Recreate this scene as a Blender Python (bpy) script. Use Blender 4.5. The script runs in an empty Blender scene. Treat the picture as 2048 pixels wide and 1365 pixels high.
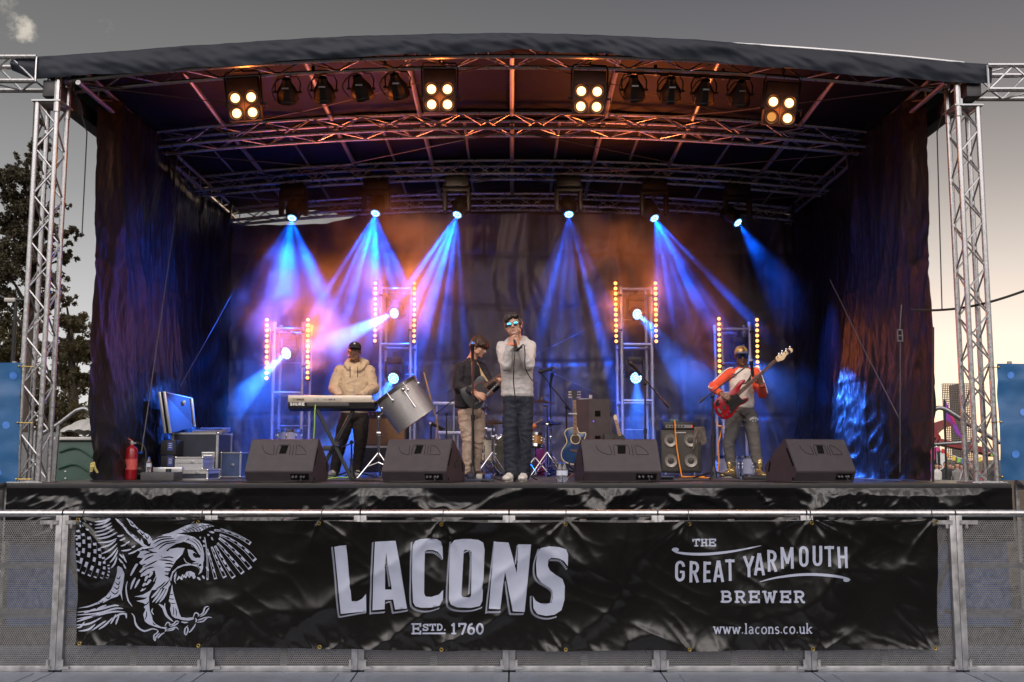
import bpy, bmesh, math, random
import numpy as np
from mathutils import Vector, Matrix, noise, geometry
R = math.radians
scene = bpy.context.scene
col = scene.collection
random.seed(7)
# ------------------------------------------------------------------ camera
F, TILT, CZ = 2050.0, math.atan(235 / 2050), 1.6
cam_d = bpy.data.cameras.new('camera'); cam = bpy.data.objects.new('camera', cam_d); col.objects.link(cam)
cam_d.sensor_width = 36.0; cam_d.lens = 36.0 * F / 2048; cam_d.clip_end = 2000
cam.location = (0, 0, CZ); cam.rotation_euler = (R(90) + TILT, 0, 0)
scene.camera = cam
# ------------------------------------------------------------------ sky, sun, exposure
SUN_EL, SUN_AZ = R(2.6), R(25)            # low evening sun behind the stage, to the right
w = bpy.data.worlds.new('World'); scene.world = w; w.use_nodes = True
nt = w.node_tree; N = nt.nodes; L = nt.links
for n in list(N): N.remove(n)
out = N.new('ShaderNodeOutputWorld'); bg = N.new('ShaderNodeBackground')
sky = N.new('ShaderNodeTexSky'); sky.sky_type = 'NISHITA'; sky.sun_disc = False
sky.sun_elevation = SUN_EL; sky.sun_rotation = SUN_AZ; sky.dust_density = 2.0; sky.ozone_density = 1.0; sky.air_density = 1.0
hsv = N.new('ShaderNodeHueSaturation'); hsv.inputs['Saturation'].default_value = 0.5; hsv.inputs['Value'].default_value = 0.16
L.new(sky.outputs[0], hsv.inputs['Color'])
tc = N.new('ShaderNodeTexCoord'); sep = N.new('ShaderNodeSeparateXYZ'); L.new(tc.outputs['Generated'], sep.inputs[0])
def wmath(op, a, b=None, c=None):
    n = N.new('ShaderNodeMath'); n.operation = op
    for i, x in enumerate((a, b, c)):
        if x is None: continue
        if isinstance(x, (int, float)): n.inputs[i].default_value = x
        else: L.new(x, n.inputs[i])
    return n.outputs[0]
def wmap(v, a, b, c, d):
    n = N.new('ShaderNodeMapRange'); n.interpolation_type = 'SMOOTHSTEP'; L.new(v, n.inputs[0])
    for i, x in enumerate((a, b, c, d)): n.inputs[i + 1].default_value = x
    return n.outputs[0]
# evening veil of thin cloud: pale at the horizon, greying with height, warmer and darker towards the sun side
def sramp(stops):
    n = N.new('ShaderNodeValToRGB'); n.color_ramp.interpolation = 'B_SPLINE' if False else 'LINEAR'
    e = n.color_ramp.elements
    while len(e) < len(stops): e.new(.5)
    for q, (p, c) in zip(e, stops): q.position = p; q.color = (*c, 1)
    L.new(sep.outputs[2], n.inputs[0]); return n.outputs[0]
def mixc(f, a, b, mode='MIX'):
    n = N.new('ShaderNodeMix'); n.data_type = 'RGBA'; n.blend_type = mode
    for i, x in ((0, f), (6, a), (7, b)):
        if isinstance(x, (int, float)): n.inputs[i].default_value = x
        elif isinstance(x, tuple): n.inputs[i].default_value = (*x, 1)
        else: L.new(x, n.inputs[i])
    return n.outputs[2]
lft = sramp([(0, (.86, .84, .82)), (.07, (.80, .79, .79)), (.15, (.60, .595, .60)), (.24, (.36, .36, .362)), (.33, (.215, .214, .213)), (.42, (.155, .153, .150)), (.8, (.10, .10, .105))])
rgt = sramp([(0, (.90, .62, .30)), (.06, (.86, .68, .44)), (.11, (.66, .60, .54)), (.17, (.47, .460, .452)), (.25, (.265, .262, .27)), (.34, (.128, .130, .148)), (.42, (.088, .093, .120)), (.8, (.07, .075, .09))])
veil = mixc(wmap(sep.outputs[0], -.30, .42, 0, 1), lft, rgt)
# added, unseen: bright cloud behind the camera as front fill, over a dark band
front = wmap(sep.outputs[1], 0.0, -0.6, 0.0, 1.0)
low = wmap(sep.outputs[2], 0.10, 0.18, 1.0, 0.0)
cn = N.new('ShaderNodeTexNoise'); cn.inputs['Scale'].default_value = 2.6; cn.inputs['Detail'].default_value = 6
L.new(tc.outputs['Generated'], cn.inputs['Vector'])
front_fill = wmath('MULTIPLY', wmath('MULTIPLY', front, wmap(sep.outputs[2], .15, .36, 0, 1)), wmap(cn.outputs[0], 0.38, 0.62, 0.2, 1.0))
skyc = mixc(front_fill, veil, (5.4, 4.95, 4.75))
skyc = mixc(wmath('MULTIPLY', front, low), skyc, (.035, .033, .032))  # dark band added low behind the camera, keeps upright vinyl reflecting black
wn = N.new('ShaderNodeTexNoise'); wn.inputs['Scale'].default_value = 34.0; wn.inputs['Detail'].default_value = 8; wn.inputs['Roughness'].default_value = 0.66
L.new(tc.outputs['Generated'], wn.inputs['Vector'])
def puff(az, el, rad):
    v = (math.sin(R(az)) * math.cos(R(el)), math.cos(R(az)) * math.cos(R(el)), math.sin(R(el)))
    n = N.new('ShaderNodeVectorMath'); n.operation = 'DOT_PRODUCT'; L.new(tc.outputs['Generated'], n.inputs[0]); n.inputs[1].default_value = v
    return wmap(n.outputs['Value'], math.cos(R(rad)), math.cos(R(rad * .15)), 0, 1)
pf = puff(-26.6, 21.2, 1.25)
for q in ((-27.6, 22.4, 1.5), (-22.4, 21.9, .8), (-25.4, 25.0, 1.2), (-27.6, 18.2, 1.0)): pf = wmath('MAXIMUM', pf, wmath('MULTIPLY', puff(*q), .8 if q[2] > 2 else .6))
wis = wmath('MULTIPLY', wmap(wmath('ADD', wn.outputs[0], wmath('MULTIPLY', pf, .28)), 0.64, 0.88, 0.0, 1.0), pf)
skyc = mixc(wis, skyc, (.72, .65, .56))
skyc = mixc(.12, skyc, hsv.outputs[0])
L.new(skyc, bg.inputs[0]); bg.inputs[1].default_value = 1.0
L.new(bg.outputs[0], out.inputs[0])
sd = bpy.data.lights.new('sun', 'SUN'); sun = bpy.data.objects.new('sun', sd); col.objects.link(sun)
sd.energy = 0.6; sd.angle = R(0.5); sd.color = (1.0, 0.72, 0.45)
dv = Vector((math.sin(SUN_AZ) * math.cos(SUN_EL), math.cos(SUN_AZ) * math.cos(SUN_EL), math.sin(SUN_EL)))
sun.rotation_euler = dv.to_track_quat('Z', 'Y').to_euler()
scene.view_settings.view_transform = 'Standard'; scene.view_settings.look = 'None'
scene.view_settings.exposure = 0.0; scene.view_settings.gamma = 1.0
scene.view_settings.use_curve_mapping = False
cy = scene.cycles
cy.use_denoising = True; cy.use_light_tree = True; cy.max_bounces = 6; cy.diffuse_bounces = 2; cy.glossy_bounces = 3
cy.transmission_bounces = 4; cy.volume_bounces = 0; cy.transparent_max_bounces = 8
cy.sample_clamp_indirect = 4.0; cy.sample_clamp_direct = 0; cy.caustics_reflective = False; cy.caustics_refractive = False
cy.volume_step_rate = 1.0; cy.volume_max_steps = 64
# ------------------------------------------------------------------ helpers
def P(px, py, Y):
    """world point on the plane at depth Y that the photograph shows at (px, py) of 2048 x 1365"""
    u = (px - 1024) / F; v = (682.5 - py) / F
    c, s = math.cos(TILT), math.sin(TILT)
    k = Y / (c - v * s)
    return Vector((u * k, Y, CZ + (s + v * c) * k))
def S(Y): return Y / F
DZ = P(1024, 967, 9.9).z                      # stage deck height
ORG = {}
class MB:
    """collects shapes in world coordinates; build() links them as one mesh object"""
    def __init__(s): s.v, s.f, s.m, s.cur, s.T = [], [], [], 0, None
    def add(s, vs, fs):
        o = len(s.v)
        if s.T is not None: vs = [s.T @ Vector(p) for p in vs]
        s.v.extend([tuple(p) for p in vs])
        for f in fs: s.f.append([i + o for i in f]); s.m.append(s.cur)
        return s
    def box(s, c, d, M=None, ch=0.0):
        x, y, z = d[0] / 2, d[1] / 2, d[2] / 2
        c = Vector(c)
        if ch <= 0:
            vs = [Vector((i * x, j * y, k * z)) for i in (-1, 1) for j in (-1, 1) for k in (-1, 1)]
            fs = [(0, 1, 3, 2), (4, 6, 7, 5), (0, 4, 5, 1), (2, 3, 7, 6), (0, 2, 6, 4), (1, 5, 7, 3)]
        else:
            bm = bmesh.new(); bmesh.ops.create_cube(bm, size=1.0)
            for q in bm.verts: q.co = Vector((q.co.x * d[0], q.co.y * d[1], q.co.z * d[2]))
            bmesh.ops.bevel(bm, geom=bm.edges[:], offset=min(ch, min(d) * .45), segments=2, affect='EDGES', profile=.6)
            bm.verts.index_update()
            vs = [q.co.copy() for q in bm.verts]; fs = [[q.index for q in f.verts] for f in bm.faces]; bm.free()
        if M is not None: vs = [M @ q for q in vs]
        return s.add([q + c for q in vs], fs)
    def tube(s, a, b, r, r2=None, n=8, caps=True):
        a, b = Vector(a), Vector(b); r2 = r if r2 is None else r2
        d = b - a
        if d.length < 1e-7: return s
        q = d.to_track_quat('Z', 'Y'); X = q @ Vector((1, 0, 0)); Y = q @ Vector((0, 1, 0))
        vs = []
        for p, rr in ((a, r), (b, r2)):
            for i in range(n):
                t = 2 * math.pi * i / n; vs.append(p + X * (rr * math.cos(t)) + Y * (rr * math.sin(t)))
        fs = [(i, (i + 1) % n, n + (i + 1) % n, n + i) for i in range(n)]
        if caps: fs += [tuple(range(n - 1, -1, -1)), tuple(range(n, 2 * n))]
        return s.add(vs, fs)
    def path(s, pts, r, n=6, closed=False):
        pts = [Vector(p) for p in pts]; m = len(pts)
        rs = r if isinstance(r, (list, tuple)) else [r] * m
        vs = []; X = None
        for i, p in enumerate(pts):
            a = pts[i - 1] if (i > 0 or closed) else p; b = pts[(i + 1) % m] if (i < m - 1 or closed) else p
            d = (b - a).normalized()
            if X is None:
                X = d.orthogonal().normalized()
            else:
                X = (X - d * X.dot(d))
                X = X.normalized() if X.length > 1e-6 else d.orthogonal().normalized()
            Y = d.cross(X)
            for k in range(n):
                t = 2 * math.pi * k / n; vs.append(p + X * (rs[i] * math.cos(t)) + Y * (rs[i] * math.sin(t)))
        fs = []
        for i in range(m if closed else m - 1):
            j = (i + 1) % m
            for k in range(n): fs.append((i * n + k, i * n + (k + 1) % n, j * n + (k + 1) % n, j * n + k))
        if not closed: fs += [tuple(range(n - 1, -1, -1)), tuple(range((m - 1) * n, m * n))]
        return s.add(vs, fs)
    def lathe(s, prof, o, ax=(0, 0, 1), n=20, caps=True):
        o = Vector(o); q = Vector(ax).normalized().to_track_quat('Z', 'Y')
        vs = []
        for r, h in prof:
            for i in range(n):
                t = 2 * math.pi * i / n; vs.append(o + q @ Vector((r * math.cos(t), r * math.sin(t), h)))
        m = len(prof); fs = []
        for i in range(m - 1):
            for k in range(n): fs.append((i * n + k, i * n + (k + 1) % n, (i + 1) * n + (k + 1) % n, (i + 1) * n + k))
        if caps: fs += [tuple(range(n - 1, -1, -1)), tuple(range((m - 1) * n, m * n))]
        return s.add(vs, fs)
    def ell(s, c, r, M=None, n=14, m=9):
        c = Vector(c); vs = []
        if isinstance(r, (int, float)): r = (r, r, r)
        for j in range(m + 1):
            a = math.pi * j / m
            for i in range(n):
                t = 2 * math.pi * i / n
                p = Vector((r[0] * max(math.sin(a), 1e-3) * math.cos(t), r[1] * max(math.sin(a), 1e-3) * math.sin(t), r[2] * math.cos(a)))
                vs.append(c + (M @ p if M is not None else p))
        fs = [(j * n + i, (j + 1) * n + i, (j + 1) * n + (i + 1) % n, j * n + (i + 1) % n) for j in range(m) for i in range(n)]
        fs += [tuple(range(n)), tuple(range((m + 1) * n - 1, m * n - 1, -1))]
        return s.add(vs, fs)
    def chain(s, pts, rs, n=12):
        pts = [Vector(p) for p in pts]
        for i, p in enumerate(pts):
            s.ell(p, rs[i], n=n, m=8)
            if i: s.tube(pts[i - 1], p, rs[i - 1], rs[i], n=n)
        return s
    def loft(s, secs, n=22, e=2.3):
        """closed body through sections (centre, half width, half depth, side vector, up vector)"""
        vs = []
        for c, rx, ry, X, Z in secs:
            X = Vector(X).normalized(); Z = Vector(Z).normalized(); Y = Z.cross(X)
            for i in range(n):
                t = 2 * math.pi * i / n; ct, st = math.cos(t), math.sin(t)
                vs.append(Vector(c) + X * (rx * math.copysign(abs(ct) ** (2 / e), ct)) + Y * (ry * math.copysign(abs(st) ** (2 / e), st)))
        m = len(secs)
        fs = [(i * n + k, i * n + (k + 1) % n, (i + 1) * n + (k + 1) % n, (i + 1) * n + k) for i in range(m - 1) for k in range(n)]
        fs += [tuple(range(n - 1, -1, -1)), tuple(range((m - 1) * n, m * n))]
        return s.add(vs, fs)
    def prism(s, poly, d, holes=()):
        """flat outline (3D points) with thickness d (vector), chamferless"""
        d = Vector(d); poly = [Vector(p) for p in poly]; m = len(poly)
        tri = geometry.tessellate_polygon([poly])
        s.add(poly + [p + d for p in poly], [tuple(t) for t in tri] + [tuple(i + m for i in reversed(t)) for t in tri] +
              [(i, (i + 1) % m, m + (i + 1) % m, m + i) for i in range(m)])
        return s
    def grid(s, fn, nu, nv):
        vs = [fn(i / nu, j / nv) for j in range(nv + 1) for i in range(nu + 1)]
        fs = [(j * (nu + 1) + i, j * (nu + 1) + i + 1, (j + 1) * (nu + 1) + i + 1, (j + 1) * (nu + 1) + i) for j in range(nv) for i in range(nu)]
        return s.add(vs, fs)
    def build(s, name, mats, parent=None, origin=None, sharp=40, smooth=True, fix=False):
        org = ORG.get(parent.name, Vector()) if parent is not None else Vector(origin or (0, 0, 0))
        me = bpy.data.meshes.new(name)
        me.from_pydata([(a - org.x, b - org.y, c - org.z) for a, b, c in s.v], [], s.f); me.update()
        if not isinstance(mats, (list, tuple)): mats = [mats]
        for m in mats: me.materials.append(m)
        if len(mats) > 1: me.polygons.foreach_set('material_index', s.m)
        if fix:
            bm = bmesh.new(); bm.from_mesh(me); bmesh.ops.recalc_face_normals(bm, faces=bm.faces); bm.to_mesh(me); bm.free()
        if smooth:
            me.polygons.foreach_set('use_smooth', [True] * len(me.polygons))
            me.set_sharp_from_angle(angle=R(sharp))
        o = bpy.data.objects.new(name, me); col.objects.link(o)
        if parent is not None: o.parent = parent
        else: o.location = org
        ORG[o.name] = org
        return o
def tag(o, label, cat, group=None):
    o['label'] = label; o['category'] = cat
    if group: o['group'] = group
    return o
def thing(name, label, cat, loc=(0, 0, 0), group=None):
    o = bpy.data.objects.new(name, None); col.objects.link(o); o.location = loc; o.empty_display_size = .1
    ORG[o.name] = Vector(loc)
    return tag(o, label, cat, group)
def structure(o): o['kind'] = 'structure'; return o
def stuff(o): o['kind'] = 'stuff'; return o
KIDS = {}
def copy_tree(o, parent=None):
    c = o.copy(); col.objects.link(c)
    if parent is not None: c.parent = parent
    ORG[c.name] = ORG.get(o.name, Vector())
    for ch in [x for x in list(o.children)]: copy_tree(ch, c)
    return c
def rotm(ax, deg): return Matrix.Rotation(R(deg), 3, ax)
def lerp(a, b, t): return a + (b - a) * t
def sharp(x, y, z=0.0): return max(0, 1.08 - 2 * math.sqrt(noise.noise(Vector((x, y, z))) ** 2 + .0016)) ** 3
def nz(x, y, z=0.0): return noise.noise(Vector((x, y, z)))
def ridge(x, y, z=0.0): return 1 - 2 * abs(noise.noise(Vector((x, y, z))))
def bez(a, b, c, d, n=12):
    a, b, c, d = Vector(a), Vector(b), Vector(c), Vector(d)
    return [a * (1 - t) ** 3 + b * 3 * t * (1 - t) ** 2 + c * 3 * t * t * (1 - t) + d * t ** 3 for t in [i / n for i in range(n + 1)]]
def catmull(pts, k=6, closed=False):
    pts = [Vector(p) for p in pts]; m = len(pts); o = []
    rng = range(m) if closed else range(m - 1)
    for i in rng:
        p1, p2 = pts[i], pts[(i + 1) % m]
        p0 = pts[i - 1] if (i > 0 or closed) else p1; p3 = pts[(i + 2) % m] if (i + 2 < m or closed) else p2
        for q in range(k):
            t = q / k
            o.append(.5 * ((2 * p1) + (p2 - p0) * t + (2 * p0 - 5 * p1 + 4 * p2 - p3) * t * t + (3 * p1 - p0 - 3 * p2 + p3) * t ** 3))
    if not closed: o.append(pts[-1])
    return o
# ------------------------------------------------------------------ materials
MATS = {}
def M(name, c, rough=.5, metal=0.0, var=.12, vs=8.0, bump=0.0, bs=60.0, coat=0.0, spec=.5, stretch=None, crease=0.0, cs=6.0, rv=0.0, dirt=None, ds=5.0, trans=0.0):
    """procedural Principled material: noise-varied colour and roughness, optional bump, folds and dirt patches"""
    if name in MATS: return MATS[name]
    m = bpy.data.materials.new(name); m.use_nodes = True; MATS[name] = m
    t = m.node_tree; b = t.nodes['Principled BSDF']
    tcn = t.nodes.new('ShaderNodeTexCoord'); src = tcn.outputs['Object']
    if stretch:
        mp = t.nodes.new('ShaderNodeMapping'); mp.inputs['Scale'].default_value = stretch; t.links.new(src, mp.inputs[0]); src = mp.outputs[0]
    n = t.nodes.new('ShaderNodeTexNoise'); n.inputs['Scale'].default_value = vs; n.inputs['Detail'].default_value = 4
    t.links.new(src, n.inputs['Vector'])
    rp = t.nodes.new('ShaderNodeValToRGB')
    rp.color_ramp.elements[0].position = .3; rp.color_ramp.elements[1].position = .7
    lo = [max(0, x * (1 - var)) for x in c]; hi = [min(1, x * (1 + var)) for x in c]
    rp.color_ramp.elements[0].color = (*lo, 1); rp.color_ramp.elements[1].color = (*hi, 1)
    t.links.new(n.outputs[0], rp.inputs[0]); colo = rp.outputs[0]
    if dirt:
        n3 = t.nodes.new('ShaderNodeTexNoise'); n3.inputs['Scale'].default_value = ds; n3.inputs['Detail'].default_value = 8; n3.inputs['Roughness'].default_value = .7
        t.links.new(src, n3.inputs['Vector'])
        mr = t.nodes.new('ShaderNodeMapRange'); mr.inputs[1].default_value = dirt[3]; mr.inputs[2].default_value = dirt[3] + .12
        t.links.new(n3.outputs[0], mr.inputs[0])
        mi = t.nodes.new('ShaderNodeMix'); mi.data_type = 'RGBA'; t.links.new(mr.outputs[0], mi.inputs[0]); t.links.new(colo, mi.inputs[6]); mi.inputs[7].default_value = (*dirt[:3], 1); colo = mi.outputs[2]
    t.links.new(colo, b.inputs['Base Color'])
    b.inputs['Roughness'].default_value = rough; b.inputs['Metallic'].default_value = metal
    b.inputs['Coat Weight'].default_value = coat; b.inputs['Specular IOR Level'].default_value = spec
    if trans: b.inputs['Transmission Weight'].default_value = trans
    if rv:
        mr = t.nodes.new('ShaderNodeMapRange'); mr.inputs[3].default_value = max(.02, rough - rv); mr.inputs[4].default_value = min(1, rough + rv)
        mr.inputs[1].default_value = .3; mr.inputs[2].default_value = .7
        t.links.new(n.outputs[0], mr.inputs[0]); t.links.new(mr.outputs[0], b.inputs['Roughness'])
    nrm = None
    if bump:
        n2 = t.nodes.new('ShaderNodeTexNoise'); n2.inputs['Scale'].default_value = bs; n2.inputs['Detail'].default_value = 5
        t.links.new(src, n2.inputs['Vector'])
        bp = t.nodes.new('ShaderNodeBump'); bp.inputs['Strength'].default_value = bump; bp.inputs['Distance'].default_value = .01
        t.links.new(n2.outputs[0], bp.inputs['Height']); nrm = bp
    if crease:
        vo = t.nodes.new('ShaderNodeTexNoise'); vo.noise_type = 'RIDGED_MULTIFRACTAL'; vo.inputs['Scale'].default_value = cs; vo.inputs['Detail'].default_value = 3
        t.links.new(src, vo.inputs['Vector'])
        b2 = t.nodes.new('ShaderNodeBump'); b2.inputs['Strength'].default_value = crease; b2.inputs['Distance'].default_value = .02
        t.links.new(vo.outputs[0], b2.inputs['Height'])
        if nrm: t.links.new(nrm.outputs[0], b2.inputs['Normal'])
        nrm = b2
    if nrm: t.links.new(nrm.outputs[0], b.inputs['Normal'])
    return m
def ME(name, c, st):
    if name in MATS: return MATS[name]
    m = bpy.data.materials.new(name); m.use_nodes = True; MATS[name] = m
    t = m.node_tree; t.nodes.remove(t.nodes['Principled BSDF'])
    e = t.nodes.new('ShaderNodeEmission'); e.inputs[0].default_value = (*c, 1); e.inputs[1].default_value = st
    t.links.new(e.outputs[0], t.nodes['Material Output'].inputs[0])
    m.cycles.emission_sampling = 'NONE'
    return m
ALU = M('aluminium', (.50, .50, .51), .34, .9, .1, 30, .05, 200, rv=.1)
ALU_D = M('dull_aluminium', (.36, .36, .37), .45, .85, .12, 20, rv=.1)
STEEL = M('galvanised_steel', (.42, .43, .44), .42, .8, .18, 25, rv=.12)
CHROME = M('chrome', (.75, .75, .76), .12, 1.0, .03)
BLK = M('black_paint', (.018, .018, .02), .5, 0, .25, 20)
BLKM = M('black_metal', (.022, .022, .024), .38, .3, .2, 20)
RUB = M('black_rubber', (.015, .015, .016), .65, 0, .2, 30)
def truss(mb, fr, wd, ht, r=.024, rl=.010, cap=True, n=8):
    """box truss: frames (centre, side, up) along its run, four chords, zigzag lacing on four faces"""
    q = [[], [], [], []]
    for c, sd_, up in fr:
        for k, (a, b) in enumerate(((-1, -1), (1, -1), (1, 1), (-1, 1))):
            q[k].append(Vector(c) + Vector(sd_) * (a * wd / 2) + Vector(up) * (b * ht / 2))
    for k in range(4): mb.path(q[k], r, n)
    for i in range(len(fr) - 1):
        for k in range(4):
            a, b = q[k], q[(k + 1) % 4]
            if (i + k) % 2 == 0: mb.tube(a[i], b[i + 1], rl, n=5, caps=False)
            else: mb.tube(b[i], a[i + 1], rl, n=5, caps=False)
    if cap:
        for i in (0, len(fr) - 1):
            for k in range(4): mb.tube(q[k][i], q[(k + 1) % 4][i], rl, n=5)
    return q
# ================================================================== THE SETTING
GROUND = M('asphalt', (.055, .052, .048), .95, 0, .3, 3, .4, 60, spec=.08)
g = MB(); g.grid(lambda u, v: Vector((lerp(-700, 700, u), lerp(-400, 1000, v), 0)), 8, 8)
structure(g.build('ground', GROUND))
# ------------------------------------------------------------------ stage platform
XL, XR = P(15, 967, 9.9).x, P(2022, 967, 9.9).x
PLY = M('stage_ply', (.07, .058, .05), .36, 0, .35, 5, .3, 90, rv=.14, dirt=(.13, .11, .10, .58))
VIN = M('black_vinyl', (.005, .005, .0055), .17, 0, .3, 3, .06, 30, spec=.5, crease=.3, cs=3.2, stretch=(1, 1, 1.3))
st = thing('stage_platform', 'long raised stage platform with dark deck and glossy black skirt', 'stage', (0, 9.9, 0))
m = MB()
for i in range(8):
    for j in range(5):
        x0, x1 = lerp(XL, XR, i / 8), lerp(XL, XR, (i + 1) / 8); y0, y1 = lerp(9.92, 16.0, j / 5), lerp(9.92, 16.0, (j + 1) / 5)
        m.box(((x0 + x1) / 2, (y0 + y1) / 2, DZ - .02), (x1 - x0 - .004, y1 - y0 - .004, .04))
m.build('deck', PLY, st)
m = MB(); m.box(((XL + XR) / 2, 9.905, DZ - .035), (XR - XL, .026, .066), ch=.006); m.build('edge_trim', M('edge_steel', (.018, .018, .020), .4, 0, .2, 12, spec=.4), st)
def skirt(u, v):
    x = lerp(XL + .005, XR - .005, u); z = lerp(.82, DZ - .045, v)
    hang = (1 - v) ** .5; wx = x + .25 * nz(x * 1.3, z * 1.1, 20)
    d = .045 * nz(x * 1.2 + z * 1.4, z * 1.5, 3) + .045 * sharp(wx * .8 - z * 1.1, z * .5 + wx * .2, 9) + .035 * sharp(wx * 1.3 + z * 1.6, z * .5, 29) + .014 * sharp(wx * 4 + z * 1.5, z * 2.5, 6) + .006 * sharp(wx * 9 - z * 6, z * 7, 1)
    d += .010 * sharp(x * 11, 0, 2) * v ** 6
    return Vector((x, 9.885 - (.012 + max(-.008, (d - .035)) * min(1, (1 - v) * 6 + .15)), z))
m = MB(); m.grid(skirt, 560, 50); m.build('skirt', VIN, st, sharp=180)
m = MB(); m.grid(lambda u, v: Vector((lerp(XL + .02, XR - .02, u), 9.96 + .05 * nz(u * 14, v * 1.2) + .03 * sharp(u * 22, v, 3), lerp(.02, DZ - .06, v))), 200, 20); m.build('lower_sheet', M('under_sheet_blue', (.020, .050, .150), .3, 0, .3, 2, .1, 30, spec=.6, crease=.3, cs=3), st, sharp=180)
m = MB()
for i in range(6):
    for j in range(3): m.tube((lerp(XL + .2, XR - .2, i / 5), 10.4 + j * 2.5, .0), (lerp(XL + .2, XR - .2, i / 5), 10.4 + j * 2.5, DZ - .045), .024)
for j in range(3): m.tube((XL + .2, 10.4 + j * 2.5, .6), (XR - .2, 10.4 + j * 2.5, .6), .02)
m.build('scaffold_legs', STEEL, st)
# ------------------------------------------------------------------ canopy: arched trusses, purlins, roof cover
HW = 4.62
def arch(zc, drop, x): return zc - drop * (x / HW) ** 2
TY = [10.12, 12.1, 14.0, 15.6]
TZ = [P(1024, 113, 10.12).z, P(1024, 256, 12.1).z, P(1024, 347, 14.0).z, P(1024, 411, 15.6).z]
TH, TD = .19, .30
cn_ = thing('stage_canopy', 'arched aluminium truss roof of the stage under a dark cover', 'stage roof', (0, 10.1, DZ))
DROP = .27
for k in range(4):
    m = MB(); fr = []
    n = 30
    hw = HW - (0.0 if k == 0 else .05)
    for i in range(n + 1):
        x = lerp(-hw, hw, i / n); s_ = -2 * DROP * x / HW ** 2
        up = Vector((-s_, 0, 1)).normalized()
        fr.append((Vector((x, TY[k] + TD / 2, arch(TZ[k], DROP, x) + TH / 2)), Vector((0, 1, 0)), up))
    truss(m, fr, TD, TH, .024, .009)
    for i in (5, 10, 15, 20, 25):
        x = lerp(-hw, hw, i / n); m.box((x, TY[k] - .026, arch(TZ[k], DROP, x) + .0), (.03, .012, .055))
    m.build('roof_truss', ALU, cn_)
def roofz(x, y):
    for i in range(3):
        if y <= TY[i + 1] or i == 2:
            t = (y - TY[i]) / (TY[i + 1] - TY[i]); return arch(lerp(TZ[i], TZ[i + 1], t), DROP, x) + TH
for x in (-4.45, -3.5, -2.2, -1.12, 0, 1.14, 2.2, 3.5, 4.45):
    m = MB()
    for i in range(3):
        y0, y1 = TY[i] + TD + .0, TY[i + 1]
        m.tube((x, y0, roofz(x, y0) - .02), (x, y1, roofz(x, y1) - .02), .03)
    m.build('purlin', ALU_D, cn_)
for i in range(1, 3):
    for x in (-3.9, -2.85, -1.65, -.6, .6, 1.65, 2.85, 3.9):
        m = MB(); y0, y1 = TY[i] + TD, TY[i + 1]
        m.tube((x, y0, roofz(x, y0) + .03), (x, y1, roofz(x, y1) + .03), .02); m.build('batten', ALU_D, cn_)
COVER = M('roof_cover_black', (.0042, .0040, .0045), .6, 0, .3, 2, .1, 30, spec=.15, crease=.25, cs=2.5)
VAL = M('valance_pvc', (.011, .015, .025), .58, 0, .25, 1.6, .06, 40, spec=.3, crease=.5, cs=2.2, stretch=(.5, 1, 2.2))
m = MB()
m.grid(lambda u, v: Vector((lerp(-4.78, 4.78, u), lerp(9.98, 15.95, v), roofz(lerp(-4.78, 4.78, u), lerp(9.98, 15.95, v)) + .035 - .07 * (2 * u - 1) ** 2 * (1 - v) - .09 * (1 - v) ** 6 + .012 * nz(u * 30, v * 14))), 90, 60)
m.build('roof_cover', COVER, cn_, sharp=180)
def img_poly(pts):
    def f(px):
        for (a, b), (c, d) in zip(pts, pts[1:]):
            if px <= c: return lerp(b, d, (px - a) / (c - a))
        return pts[-1][1]
    return f
vt = img_poly([(20, 117), (60, 112), (200, 103), (350, 91), (500, 81), (700, 70), (860, 65.5), (1030, 64), (1200, 68), (1390, 77), (1550, 90), (1700, 104), (1850, 117), (1985, 127)])
vb = img_poly([(20, 140), (66, 157), (200, 150), (330, 141), (520, 127), (700, 114), (850, 109), (985, 107), (1035, 98), (1110, 104), (1250, 112), (1390, 121), (1550, 135), (1700, 149), (1850, 160), (1985, 168)])
def val(u, v):
    px = lerp(24, 1983, u); a, b = vt(px), vb(px)
    ph = math.sin(u * 60) * 1.6 + 1.3 * nz(u * 90, 0, 4)
    p = P(px, lerp(b + ph, a, v), 9.94)
    p.y -= .012 * nz(px * .02, v * 2.2) + .03 * (1 - (2 * v - 1) ** 2) * (.5 + nz(px * .008, v, 3)) + .010 * nz(px * .05 + v * 3, v * 3, 8)
    if v > .999: p.y += 0.05
    return p
m = MB(); m.grid(val, 420, 16); m.build('valance', VAL, cn_, sharp=180)
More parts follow.
